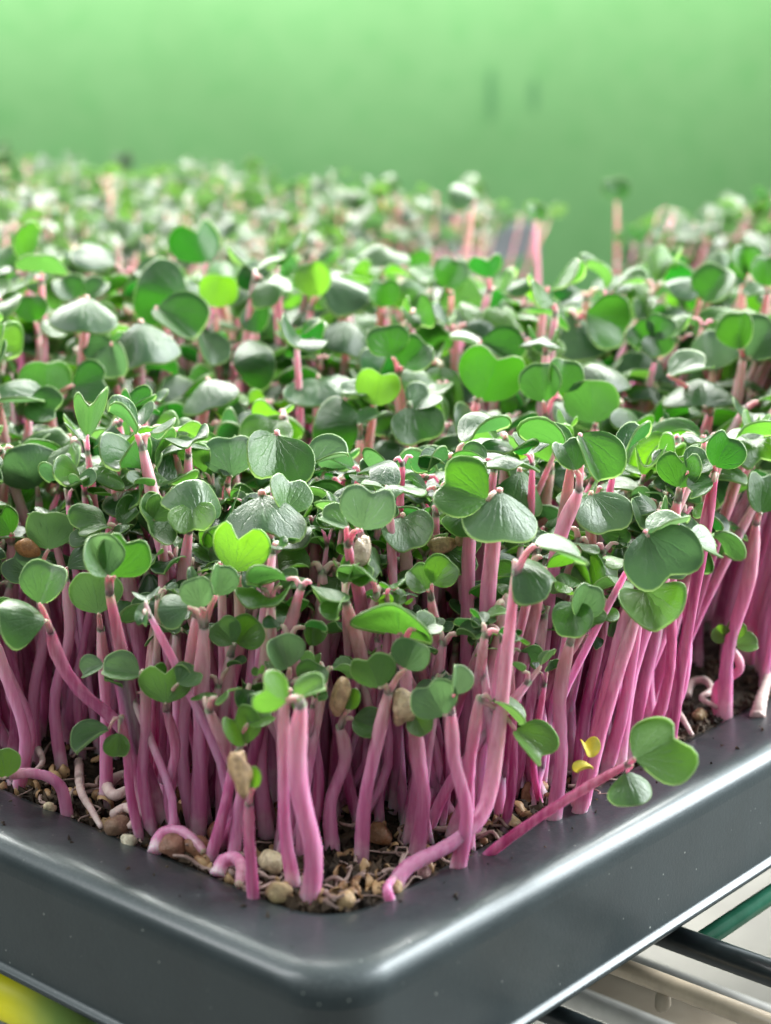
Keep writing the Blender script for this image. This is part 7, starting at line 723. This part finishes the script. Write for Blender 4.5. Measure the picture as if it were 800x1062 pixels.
# ------------------------------------------------------------------ wall, floor
mb = MB(); mb.grid([[(-160, 122, -60), (160, 122, -60)], [(-160, 122, 110), (160, 122, 110)]], lambda i, j: (j, i))
tag(link('wall', mb.mesh('wall', M['wall'])), None, None, kind='structure')
mb = MB(); mb.grid([[(-160, -40, -16), (160, -40, -16)], [(-160, 121.9, -16), (160, 121.9, -16)]], lambda i, j: (j, i))
tag(link('floor', mb.mesh('floor', M['floor'])), None, None, kind='structure')
for i, (sx, sz, hh, lab) in enumerate(((6.7, 4.0, 3.2, 'taller dark smudge on the green wall, right of its middle'), (9.4, 4.0, 2.2, 'fainter short dark smudge on the green wall, beside the taller one'))):
    mb = MB(); g = random.Random(i)
    ring = [(sx + 0.24*math.cos(a)*g.uniform(.7, 1.2), 121.9, sz + hh*.5*math.sin(a)*g.uniform(.85, 1.1)) for a in [2*PI*k/20 for k in range(20)]]
    mb.face(ring)
    tag(link('wall_stain', mb.mesh('wall_stain', M['stain'], False)), lab, 'stain', 'smudges on the green wall')

# ------------------------------------------------------------------ trays
def ring_path(s0, s1, t0, t1, o, rad, n=10):
    pts = []
    R = max(0.02, rad + (0.06 if o > 0 else 1.0)*o); k_ = R - o
    for cs, ct, a0 in ((s0 + k_, t0 + k_, PI), (s1 - k_, t0 + k_, 1.5*PI), (s1 - k_, t1 - k_, 0), (s0 + k_, t1 - k_, .5*PI)):
        for k in range(n + 1):
            a = a0 + .5*PI*k/n
            pts.append((cs + R*math.cos(a), ct + R*math.sin(a)))
    return pts
def sweep(mb, s0, s1, t0, t1, rad, prof, z0=0.0):
    rows = [[tray(s, t, z0 + z) for s, t in ring_path(s0, s1, t0, t1, o, rad)] for o, z in prof]
    mb.grid(rows, lambda i, j: (j, i), True)
RIM = [(-0.10, -0.50), (-0.04, -0.12), (0.02, 0.02), (0.16, 0.075), (0.45, 0.105), (0.70, 0.130), (0.84, 0.136), (0.93, 0.126), (1.005, 0.095), (1.06, 0.045), (1.095, -0.02), (1.115, -0.10), (1.125, -0.18)]
SKIRT = [(1.125, -0.18), (1.135, -0.5), (1.15, -0.9), (1.165, -1.20), (1.18, -1.245), (1.22, -1.26), (1.235, -1.275), (1.235, -1.32), (1.20, -1.335), (1.08, -1.32), (1.05, -1.25), (1.03, -0.4)]
BODY = [(-0.10, -0.50), (-0.16, -1.1), (-0.24, -1.50), (-0.40, -1.58), (-0.9, -1.60)]
S0, S1, T0, T1 = -0.30, 18.0, 0.0, 13.0
def make_tray(s0, s1, t0, t1, mat, label, group=None, z0=0.0):
    t = thing('seed_tray', tray((s0+s1)/2, (t0+t1)/2, z0 - 1.6), label, 'tray', group)
    org = t.location
    def part(name, prof, floor=False):
        mb = MB(); sweep(mb, s0, s1, t0, t1, 0.62, prof, z0)
        if floor: mb.face([tray(s, q, z0 + prof[-1][1]) for s, q in ring_path(s0, s1, t0, t1, prof[-1][0], 0.62)])
        mb.v = [(p[0]-org.x, p[1]-org.y, p[2]-org.z) for p in mb.v]
        return link(name, mb.mesh(name, mat), t)
    part('rim', RIM); part('skirt', SKIRT); part('basin', BODY, True)
    return t
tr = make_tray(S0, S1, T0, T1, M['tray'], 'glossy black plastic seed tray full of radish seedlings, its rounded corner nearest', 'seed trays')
# the small torn nick on the corner of the rim
mb = MB(); b = tray(-1.02, -0.34, 0.093) - tr.location
for pts in (((-.16, .02, .012), (-.02, .06, .035), (.13, .0, .016), (-.02, -.045, .006)), ((-.15, .05, .015), (-.19, .16, .03), (-.13, .10, .05), (-.09, .05, .02))):
    mb.face([b + Vector(p) for p in pts])
link('nick', mb.mesh('nick', M['rod_black'], False), tr)

# soil of the main tray: a lumpy sheet with loose grains
def soil_z(s, t):
    return 0.02*math.sin(s*2.3 + t) + 0.03*math.sin(t*3.1 - s*1.7) - 0.02
mb = MB(); N = 90
rows = []
for i in range(N + 1):
    row = []
    for j in range(N + 1):
        fs, ft = (i/N)**1.6, (j/N)**1.6
        s = S0 - 0.05 + (S1 - S0 + .1)*fs; t = T0 - 0.05 + (T1 - T0 + .1)*ft
        e = min(s - S0, t - T0, S1 - s, T1 - t)
        # keep the sheet inside the rounded corner
        cs, ct = S0 + .62, T0 + .62
        if s < cs and t < ct:
            d = math.hypot(cs - s, ct - t)
            if d > .64: k = .64/d; s, t = cs - (cs - s)*k, ct - (ct - t)*k
        row.append(tray(s, t, soil_z(s, t) + random.Random(i*97 + j).uniform(-.035, .035) - 0.03))
    rows.append(row)
mb.grid(rows, lambda i, j: (j/N, i/N))
g = random.Random(5)
soil = link('soil', mb.mesh('soil', M['soil']))
tag(soil, None, None, kind='stuff'); soil['label'] = 'dark peaty soil at the foot of the pink stems'; soil['category'] = 'soil'
mb = MB()
for i in range(5200):
    s = S0 + 0.05 + g.random()**2.0*9.5; t = T0 + 0.05 + g.random()**2.0*9.0
    if s - S0 < .5 and t - T0 < .5 and math.hypot(S0 + .62 - s, T0 + .62 - t) > .60: continue
    r = g.choice((.02, .03, .035, .05, .07)); p = tray(s, t, soil_z(s, t) + r*.3)
    q = Euler((g.uniform(0, 6), g.uniform(0, 6), g.uniform(0, 6))).to_matrix()
    e = [p + q @ Vector(v) for v in ((r*g.uniform(.6, 2.2), 0, 0), (-r, r*.8, 0), (-r*.8, -r*.9, .2*r), (0, 0, r*g.uniform(.6, 1.1)), (.1*r, .1*r, -r*.8))]
    for a, b2, c2 in ((0, 1, 3), (1, 2, 3), (2, 0, 3), (1, 0, 4), (2, 1, 4), (0, 2, 4)): mb.face([e[a], e[b2], e[c2]])
for i in range(150):      # crumbs spilled on the lip of the tray
    o_ = 0.04 + 0.75*g.random()**1.8; q_ = g.uniform(-.2, 9)
    s, t = (q_ + .4, T0 - o_) if i % 2 else (S0 - o_, q_ + .6)
    r = g.choice((.010, .014, .02, .028)); p = tray(s, t, 0.02 + .115*min(1, o_/.6) + r*.4)
    q = Euler((g.uniform(0, 6), g.uniform(0, 6), g.uniform(0, 6))).to_matrix()
    e = [p + q @ Vector(v) for v in ((r*g.uniform(.8, 2.4), 0, 0), (-r, r*.8, 0), (-r*.8, -r*.9, .2*r), (0, 0, r*.8), (0, 0, -r*.8))]
    for a, b2, c2 in ((0, 1, 3), (1, 2, 3), (2, 0, 3), (1, 0, 4), (2, 1, 4), (0, 2, 4)): mb.face([e[a], e[b2], e[c2]])
gr = link('soil_grains', mb.mesh('soil_grains', M['grain'], False))
tag(gr, 'loose peat crumbs scattered on the soil surface', 'soil', None, 'stuff')

# ------------------------------------------------------------------ individual seedlings
lib_mesh = []
for i, d in enumerate(LIB):
    mb = MB(); add_leaf(mb, **d); lib_mesh.append(mb.mesh('leaf', M['leaf']))
def hull_mesh(r, seed):
    mb = MB(); add_blob(mb, r, seed, 0.20, 16, 10, 0.0); return mb.mesh('seed_hull', M['hull'])
GROUP = 'radish seedlings in the near tray'
def build_plant(p, label, lib=True):
    root = Vector(p['root']); t = thing('radish_seedling', root, label, 'seedling', GROUP)
    bases = []; todo = []
    for L in p['leaves']:
        if lib:
            m = L['m'].normalized(); b = p['head'] + m*L['pet'] + Vector((0, 0, .03))
            rot = basis_euler(L['m'], L['n']).to_euler()
            me = lib_mesh[L['lib']]; sc = L['w']
        else:
            b = Vector(L['b']); rot = Euler(L['rot']); sc = 1.0
            mb = MB(); add_leaf(mb, L['w'], L['fold'], L['curl'], L['droop'], L['asym'], L['notch'], L['wav'], L['seed']); me = mb.mesh('leaf', M['leaf'])
        bases.append(b); todo.append((b, rot, me, sc, L))
    mb = MB(); stem_into(mb, [Vector(q) - root for q in p['path']], p['r'], [b - root for b in bases], 10, 18, random.Random(len(label)))
    link('stem', mb.mesh('stem', M['stem']), t, None, None, (p['dark'], p['pale'], p['rnd']))
    lf = None
    for b, rot, me, sc, L in todo:
        o = link('leaf', me, t, b - root, rot, L['tint']); o.scale = (sc, sc, sc)
        if L.get('look'): o['label'] = L['look']
        if L.get('hull'):
            for hl in L['hull']:
                ho = link('seed_hull', hull_mesh(hl['r'], hl['seed']), o, hl['p'], hl['rot'], hl['c'])
    for hl in p.get('hull', []):
        link('seed_hull', hull_mesh(hl['r'], hl['seed']), t, Vector(hl['p']) - root, hl['rot'], hl['c'])
    return t
for p in MARKS: build_plant(p, p['label'], False)
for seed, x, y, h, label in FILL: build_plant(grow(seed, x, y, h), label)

def mass(plants, name, label, cat, low, scale=1.0, rs=1.0, mat='leaf_mass'):
    ms, ml = MB(), MB()
    for p in plants:
        col = (p['dark'], p['pale'], p['rnd']); bases = []
        for L in p['leaves']:
            m = L['m'].normalized(); b = p['head'] + m*L['pet'] + Vector((0, 0, .03)); bases.append(b)
            R3 = basis_euler(L['m'], L['n']).to_4x4(); d = dict(LIB[L['lib']]); d['w'] = L['w']*scale
            add_leaf(ml, **d, mtx=Matrix.Translation(b) @ R3, col=L['tint'], low=low)
        stem_into(ms, p['path'], p['r']*rs, bases, 6, 8, None, col)
    # one mesh: stems first, then leaves
    off = len(ms.v); nf = len(ms.f)
    ms.v += ml.v; ms.f += [tuple(i + off for i in f) for f in ml.f]; ms.uv += ml.uv; ms.t += ml.t
    me = ms.mesh(name, M['stem_mass']); me.materials.append(M[mat])
    me.polygons.foreach_set('material_index', [0]*nf + [1]*(len(me.polygons) - nf))
    o = link(name, me); tag(o, label, cat, None, 'stuff'); return o
mass([grow(*q) for q in REST], 'seedling_thicket', 'crowded radish seedlings filling the back of the near tray', 'seedlings', False)

# ------------------------------------------------------------------ trays behind, each a blurred mass of sprouts
far1 = make_tray(-6, 24, 15.6, 44, M['far_tray'], 'blurred tray of fine yellow-green sprouts behind the near tray, on the left', 'seed trays')
far2 = make_tray(21.0, 50, -14, 13, M['far_tray'], 'blurred tray of darker green sprouts behind the near tray, on the right', 'seed trays')
far3 = make_tray(49, 53, 38.5, 46, M['far_tray'], 'empty grey tray far back against the green wall, out of focus', 'seed trays')
def soil_sheet(s0, s1, t0, t1, label):
    mb = MB(); mb.grid([[tray(s0 - .05 + (s1 - s0 + .1)*i/8, t0 - .05 + (t1 - t0 + .1)*j/8, -0.03) for j in range(9)] for i in range(9)], lambda i, j: (i/8, j/8))
    o = link('soil', mb.mesh('soil', M['soil'])); tag(o, label, 'soil', None, 'stuff')
soil_sheet(-5.7, 23.7, 15.9, 43.7, 'soil of the blurred tray behind on the left')
soil_sheet(21.3, 49.7, -13.7, 12.7, 'soil of the blurred tray behind on the right')
def far_plants(n, s0, s1, t0, t1, seed0, hm, hs, tone, ymax=66, wide=0.24, grey=0.1, pale=.8, dark=.2):
    g = random.Random(seed0); out = []; k = 0
    while len(out) < n and k < 60000:
        k += 1
        q = tray(g.uniform(s0, s1), g.uniform(t0, t1))
        if q.y > ymax or abs(q.x + 0.0) > q.y*wide: continue
        p = grow(seed0*10000 + k, q.x, q.y, max(1.5, g.gauss(hm, hs)))
        for L in p['leaves']:
            L['tint'] = (min(1, max(0, g.gauss(tone, .2))), min(1, max(0, g.gauss(grey, .12))), g.random()); 
        p['pale'] = min(1, max(0, g.gauss(pale, .2))); p['dark'] = min(1, max(0, g.gauss(dark, .2)))
        out.append(p)
    return out
pl = far_plants(1050, -5.5, 23.5, 16, 43.5, 71, 3.75, .40, .30, grey=.35)
for p in pl:
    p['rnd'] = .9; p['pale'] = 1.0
    for L in p['leaves']: L['w'] *= .78
mass(pl, 'sprout_thicket', 'fine pale yellow-green sprouts, a blurred mass behind on the left', 'sprouts', True, 1.0, .6, 'leaf_far_dimmed')
pl = far_plants(330, 21.4, 49, -13, 12.6, 72, 3.4, .6, .22, 64, .26, .25, .55, .35)
for p in pl:
    for L in p['leaves']: L['w'] *= .85
mass(pl, 'sprout_thicket', 'darker green sprouts on pinkish stems, a blurred mass behind on the right', 'sprouts', True, 1.0, .8, 'leaf_far_dimmed')

# ------------------------------------------------------------------ seed hulls, roots and fallen bits on the soil
for px, rz, w_, lab in (((2.19, 18.7, .98), .4, .42, 'small yellowed leaf standing between the pink stems near the right rim'), ((2.20, 18.62, .88), 1.9, .36, 'bright yellow scrap of leaf lying below the yellowed leaf')):
    mb = MB(); add_leaf(mb, w_*.8, .9, 1.9, .3, .15, .12, .10, 4)
    o = link('fallen_leaf', mb.mesh('fallen_leaf', M['yellow_leaf']), None, px, (1.1 - .6*(rz > 1), .1, rz)); tag(o, lab, 'leaf', 'yellow leaves by the right rim')
# chaff and root threads between the stem feet
def litter(n, kind, seed0):
    g = random.Random(seed0); mb = MB(); k = 0
    while k < n:
        s = S0 + 0.08 + g.random()**1.7*6.5; t = T0 + 0.08 + g.random()**1.7*6.0
        if s - S0 < .6 and t - T0 < .6 and math.hypot(S0 + .62 - s, T0 + .62 - t) > .55: continue
        k += 1; z = soil_z(s, t)
        if kind == 'chaff':
            r = g.uniform(.05, .12); mt = Matrix.Translation(tray(s, t, z + r*.4)) @ Euler((g.uniform(0, 6), g.uniform(0, 6), g.uniform(0, 6))).to_matrix().to_4x4()
            add_blob(mb, (r*g.uniform(.8, 1.3), r*g.uniform(.6, .9), r*g.uniform(.3, .8)), g.randrange(9999), .16, 9, 6, g.choice((.35, .4, .5)), mt)
        else:
            p = tray(s, t, z + .03); P = [p]
            a = g.uniform(0, 6.28); st = g.uniform(.07, .16)
            for q in range(5):
                a += g.gauss(0, .9); P.append(P[-1] + Vector((math.cos(a)*st, math.sin(a)*st, g.gauss(0.01, .05))))
            for q in P: q.z = max(q.z, .02)
            r = g.uniform(.012, .040)
            add_tube(mb, spline(P, 12), lambda t: r*(1.1 - .7*t), 6, 0, 1)
    return mb
M['thread'] = mat_plain('root_thread', (0.42, 0.30, 0.27), (0.22, 0.14, 0.12), 0.6, 5.0, 0.3, 0.3)
M['chaff'] = mat_plain('chaff', (0.50, 0.33, 0.17), (0.17, 0.075, 0.035), 0.5, 3.2, 0.5, 0.4)
tag(link('seed_litter', litter(330, 'chaff', 3).mesh('seed_litter', M['chaff'])), 'crumbled tan and brown seed husks scattered among the stem feet', 'husks', None, 'stuff')
tag(link('root_litter', litter(150, 'thread', 4).mesh('root_litter', M['thread'])), 'fine pale root threads tangled over the soil between the stems', 'roots', None, 'stuff')
HULLS = [
{'p': [-0.083, 18.662, 0.112], 'r': [0.16, 0.129, 0.128], 'rot': [0.11, -0.21, 2.84], 'seed': 0, 'c': (0.22, 0.1, 0.045), 'label': 'chestnut brown round hull right of the corner, beside white stem bases', 'open': 0.36},
{'p': [-0.404, 17.153, 0.09], 'r': [0.121, 0.109, 0.102], 'rot': [-0.27, 0.26, 1.39], 'seed': 1, 'c': (0.5, 0.34, 0.18), 'label': 'tan split hull on the soil at the very corner', 'open': 0.0},
{'p': [-1.173, 17.981, 0.106], 'r': [0.167, 0.116, 0.122], 'rot': [0.18, -0.01, 5.65], 'seed': 2, 'c': (0.66, 0.55, 0.36), 'label': 'cream seed hull behind the corner, left of the bent stem', 'open': 0.36},
{'p': [-1.086, 17.313, 0.095], 'r': [0.139, 0.126, 0.109], 'rot': [-0.03, 0.17, 5.62], 'seed': 3, 'c': (0.5, 0.38, 0.2), 'label': 'cream hull with a dark hole, at the foot of the bent corner stem', 'open': 0.36},
{'p': [-1.977, 18.322, 0.112], 'r': [0.173, 0.124, 0.128], 'rot': [0.04, -0.01, 5.75], 'seed': 4, 'c': (0.26, 0.12, 0.07), 'label': 'brown hull resting on the left rim under the purple stems', 'open': 0.0},
{'p': [-2.268, 18.37, 0.112], 'r': [0.147, 0.15, 0.128], 'rot': [-0.28, 0.19, 5.05], 'seed': 5, 'c': (0.28, 0.13, 0.09), 'label': 'reddish brown hull hugged by a curled pink stem, left front', 'open': 0.36},
{'p': [-2.913, 18.899, 0.106], 'r': [0.166, 0.131, 0.122], 'rot': [-0.02, 0.02, 4.61], 'seed': 6, 'c': (0.25, 0.15, 0.1), 'label': 'dull brown hull at the left rim, beside a small cream seed', 'open': 0.36},
{'p': [-2.746, 18.576, 0.073], 'r': [0.094, 0.09, 0.083], 'rot': [-0.38, 0.01, 5.86], 'seed': 7, 'c': (0.62, 0.56, 0.42), 'label': 'small cream seed lying on the left rim', 'open': 0.0},
{'p': [-4.661, 22.248, 0.112], 'r': [0.163, 0.127, 0.128], 'rot': [0.11, 0.36, 0.25], 'seed': 8, 'c': (0.34, 0.16, 0.05), 'label': 'orange-brown hull among stems at the left edge', 'open': 0.36},
{'p': [-4.394, 21.207, 0.101], 'r': [0.136, 0.135, 0.115], 'rot': [0.36, -0.38, 5.08], 'seed': 9, 'c': (0.3, 0.17, 0.09), 'label': 'dark tan hull just below the orange-brown one', 'open': 0.36},
{'p': [-1.804, 18.798, 0.095], 'r': [0.131, 0.118, 0.109], 'rot': [-0.19, 0.25, 2.8], 'seed': 10, 'c': (0.24, 0.09, 0.05), 'label': 'dark chestnut hull wedged between purple stems', 'open': 0.0},
{'p': [0.098, 17.501, 0.067], 'r': [0.096, 0.083, 0.077], 'rot': [0.25, -0.14, 1.93], 'seed': 11, 'c': (0.5, 0.34, 0.18), 'label': 'small tan chip by the lying pink stem', 'open': 0.36},
{'p': [1.365, 19.101, 0.073], 'r': [0.113, 0.082, 0.083], 'rot': [0.38, -0.21, 2.79], 'seed': 12, 'c': (0.55, 0.4, 0.22), 'label': 'torn papery tan hull on the right rim edge', 'open': 0.36},
{'p': [3.973, 22.337, 0.078], 'r': [0.111, 0.091, 0.09], 'rot': [0.33, -0.01, 0.52], 'seed': 13, 'c': (0.45, 0.3, 0.16), 'label': 'tan hull on bare soil near the right rim', 'open': 0.0},
{'p': [-3.753, 19.505, 0.056], 'r': [0.08, 0.07, 0.064], 'rot': [-0.08, 0.34, 0.1], 'seed': 14, 'c': (0.66, 0.55, 0.36), 'label': 'tiny cream seed at the left rim', 'open': 0.36},
{'p': [0.743, 19.152, 0.073], 'r': [0.102, 0.084, 0.083], 'rot': [0.28, -0.04, 3.17], 'seed': 15, 'c': (0.22, 0.1, 0.045), 'label': 'brown hull deep between pink stems, right of the lying stem', 'open': 0.36},
{'p': [1.765, 20.01, 0.073], 'r': [0.095, 0.087, 0.083], 'rot': [-0.2, -0.04, 1.54], 'seed': 16, 'c': (0.4, 0.22, 0.12), 'label': 'brown hull behind the lowest right stems', 'open': 0.0},
{'p': [0.398, 17.847, 0.062], 'r': [0.081, 0.079, 0.07], 'rot': [0.38, -0.07, 5.67], 'seed': 17, 'c': (0.62, 0.36, 0.36), 'label': 'pinkish hull under the lying pink stem', 'open': 0.36},
{'p': [-2.583, 19.928, 0.084], 'r': [0.126, 0.113, 0.096], 'rot': [0.2, 0.33, 0.67], 'seed': 18, 'c': (0.34, 0.16, 0.05), 'label': 'amber hull standing behind the left purple stems', 'open': 0.36},
{'p': [-0.698, 17.859, 0.056], 'r': [0.083, 0.062, 0.064], 'rot': [-0.27, 0.08, 1.97], 'seed': 19, 'c': (0.4, 0.3, 0.2), 'label': 'small buff hull right of the bent corner stem', 'open': 0.0}]
ROOTS = [
{'label': 'white curled root knot on the soil, left front', 'pts': [[-3.033, 20.409, 0.06], [-3.173, 19.994, 0.151], [-3.033, 19.488, 0.214], [-2.861, 19.576, 0.234], [-2.774, 19.309, 0.211], [-2.947, 19.162, 0.16]], 'r': 0.075, 'mat': 'root', 'seed': 0, 'c': (0.3, 0.1, 0.5)},
{'label': 'long thin pale root slanting to the left rim', 'pts': [[-3.649, 20.889, 0.044], [-3.439, 19.732, 0.168], [-3.212, 19.099, 0.188], [-3.088, 18.879, 0.104]], 'r': 0.055, 'mat': 'root', 'seed': 1, 'c': (0.3, 0.1, 0.5)},
{'label': 'second pale knot of roots, just under the curled one', 'pts': [[-3.012, 19.294, 0.056], [-2.848, 19.221, 0.18], [-2.703, 18.917, 0.2], [-2.781, 18.852, 0.116]], 'r': 0.07, 'mat': 'root', 'seed': 2, 'c': (0.3, 0.1, 0.5)},
{'label': 'grey-white root arching at the far left front', 'pts': [[-4.485, 21.675, 0.04], [-4.176, 21.049, 0.164], [-4.018, 20.547, 0.184], [-4.096, 20.458, 0.1]], 'r': 0.05, 'mat': 'root', 'seed': 3, 'c': (0.3, 0.1, 0.5)},
{'label': 'pink stem curled in a loop around a brown hull', 'pts': [[-2.448, 18.33, 0.064], [-2.387, 18.537, 0.169], [-2.198, 18.513, 0.224], [-2.013, 18.303, 0.209], [-1.9, 18.158, 0.144]], 'r': 0.08, 'mat': 'stem', 'seed': 4, 'c': (0.3, 0.1, 0.5)},
{'label': 'pink bent stem stub left of the corner, by the rim', 'pts': [[-1.726, 17.766, 0.068], [-1.673, 17.864, 0.173], [-1.55, 17.838, 0.228], [-1.476, 17.642, 0.213], [-1.477, 17.378, 0.148]], 'r': 0.085, 'mat': 'stem', 'seed': 5, 'c': (0.3, 0.1, 0.5)},
{'label': 'white root loop on bare soil near the right rim', 'pts': [[3.925, 23.119, 0.048], [4.038, 23.384, 0.139], [4.197, 23.282, 0.202], [4.201, 22.862, 0.222], [4.042, 22.641, 0.199], [4.205, 22.427, 0.148]], 'r': 0.06, 'mat': 'root', 'seed': 6, 'c': (0.3, 0.1, 0.5)},
{'label': 'thin white root reaching toward the right rim', 'pts': [[3.709, 22.679, 0.04], [3.693, 21.969, 0.18], [3.77, 21.67, 0.08]], 'r': 0.05, 'mat': 'root', 'seed': 7, 'c': (0.3, 0.1, 0.5)},
{'label': 'short pink stub lying by the lying stem', 'pts': [[0.048, 17.216, 0.048], [0.019, 17.253, 0.188], [0.119, 17.724, 0.088]], 'r': 0.06, 'mat': 'stem', 'seed': 8, 'c': (0.3, 0.1, 0.5)},
{'label': 'pale pink stem base at the right edge by the rim', 'pts': [[4.684, 22.231, 0.08], [4.787, 22.547, 0.22], [5.125, 23.737, 0.12]], 'r': 0.1, 'mat': 'root', 'seed': 9, 'c': (0.3, 0.1, 0.5)}]
for d in HULLS:
    mb = MB(); add_blob(mb, d['r'], d['seed'], 0.12, 20, 14, d.get('open', 0.0))
    o = link('seed_hull', mb.mesh('seed_hull', M['hull']), None, d['p'], d['rot'], d['c'])
    tag(o, d['label'], 'seed hull', 'seed hulls on the soil')
for d in ROOTS:
    mb = MB(); P = [Vector(q) for q in d['pts']]; o0 = P[0].copy()
    add_tube(mb, spline([q - o0 for q in P], 26), lambda t, r=d['r']: r*(1.05 - .5*t), 8, 0, 1, None, random.Random(d['seed']))
    o = link('root', mb.mesh('root', M[d['mat']]), None, o0, None, d.get('c'))
    tag(o, d['label'], 'root', 'bare roots and stems lying on the soil')

# ------------------------------------------------------------------ wire shelf under the trays
def rod(name, a, b, r, mat, parent, org):
    mb = MB(); A, B = Vector(a) - org, Vector(b) - org
    add_tube(mb, [A.lerp(B, k/10) for k in range(11)], r, 18); return link(name, mb.mesh(name, mat), parent)
sh = thing('wire_shelf', tray(4.7, -1.0, -2.0), 'black and green coated wire shelf carrying the tray, lower right', 'shelf')
o0 = sh.location.copy()
rod('rod', tray(4.70, 12, -1.80), tray(4.70, -14, -1.80), .155, M['rod_black'], sh, o0)
rod('rod', tray(4.70, -1.06, -1.86), tray(40, -1.06, -1.86), .115, M['rod_green'], sh, o0)
rod('rod', tray(4.02, 12, -2.0), tray(4.02, -14, -2.0), .115, M['rod_cream'], sh, o0)
rod('rod', tray(2.35, 12, -1.80), tray(2.35, -14, -1.80), .12, M['rod_black'], sh, o0)
rod('rod', tray(-2.6, 3.1, -2.2), tray(2.9, 3.1, -2.2), .12, M['rod_black'], sh, o0)
mb = MB(); add_blob(mb, (.10, .10, .15), 3, .08); cl = link('clip', mb.mesh('clip', M['slat']), sh, tray(4.02, -1.13, -2.22) - o0)
lo = thing('lower_shelf', tray(4.0, -1.0, -5.0), 'pale beige slat and white rods of the shelf one level down, blurred', 'shelf')
o1 = lo.location.copy()
def slat(s0, s1, z, mat):
    mb = MB(); h = .25
    pr = [(s0, z), (s1, z), (s1, z - h), (s0, z - h)]
    mb.grid([[tray(s, t, zz) - o1 for s, zz in pr] for t in (14, -16)], lambda i, j: (i, j), True)
    return link('slat', mb.mesh('slat', mat, False), lo)
slat(6.62, 7.40, -4.2, M['slat'])
rod('rod', tray(6.37, 14, -4.2), tray(6.37, -16, -4.2), .16, M['rod_white'], lo, o1)
rod('rod', tray(7.60, 14, -4.15), tray(7.60, -16, -4.15), .13, M['rod_white'], lo, o1)
tb = thing('plastic_tube', Vector((0, 0, 0)), 'bright yellow-green plastic tube below the left side of the tray, out of focus', 'tube')
TUBE = [[-5.96, 21.483, -3.0], [-4.903, 21.067, -3.0], [-4.15, 20.526, -3.0], [-3.617, 19.748, -3.0], [-3.238, 18.722, -3.0]]
tp = [Vector(q) for q in TUBE]; tb.location = tp[1]
mb = MB(); add_tube(mb, spline([q - tp[1] for q in tp], 24), .36, 20)
link('sleeve', mb.mesh('sleeve', M['tube']), tb)
print('n objects', len(C.objects))
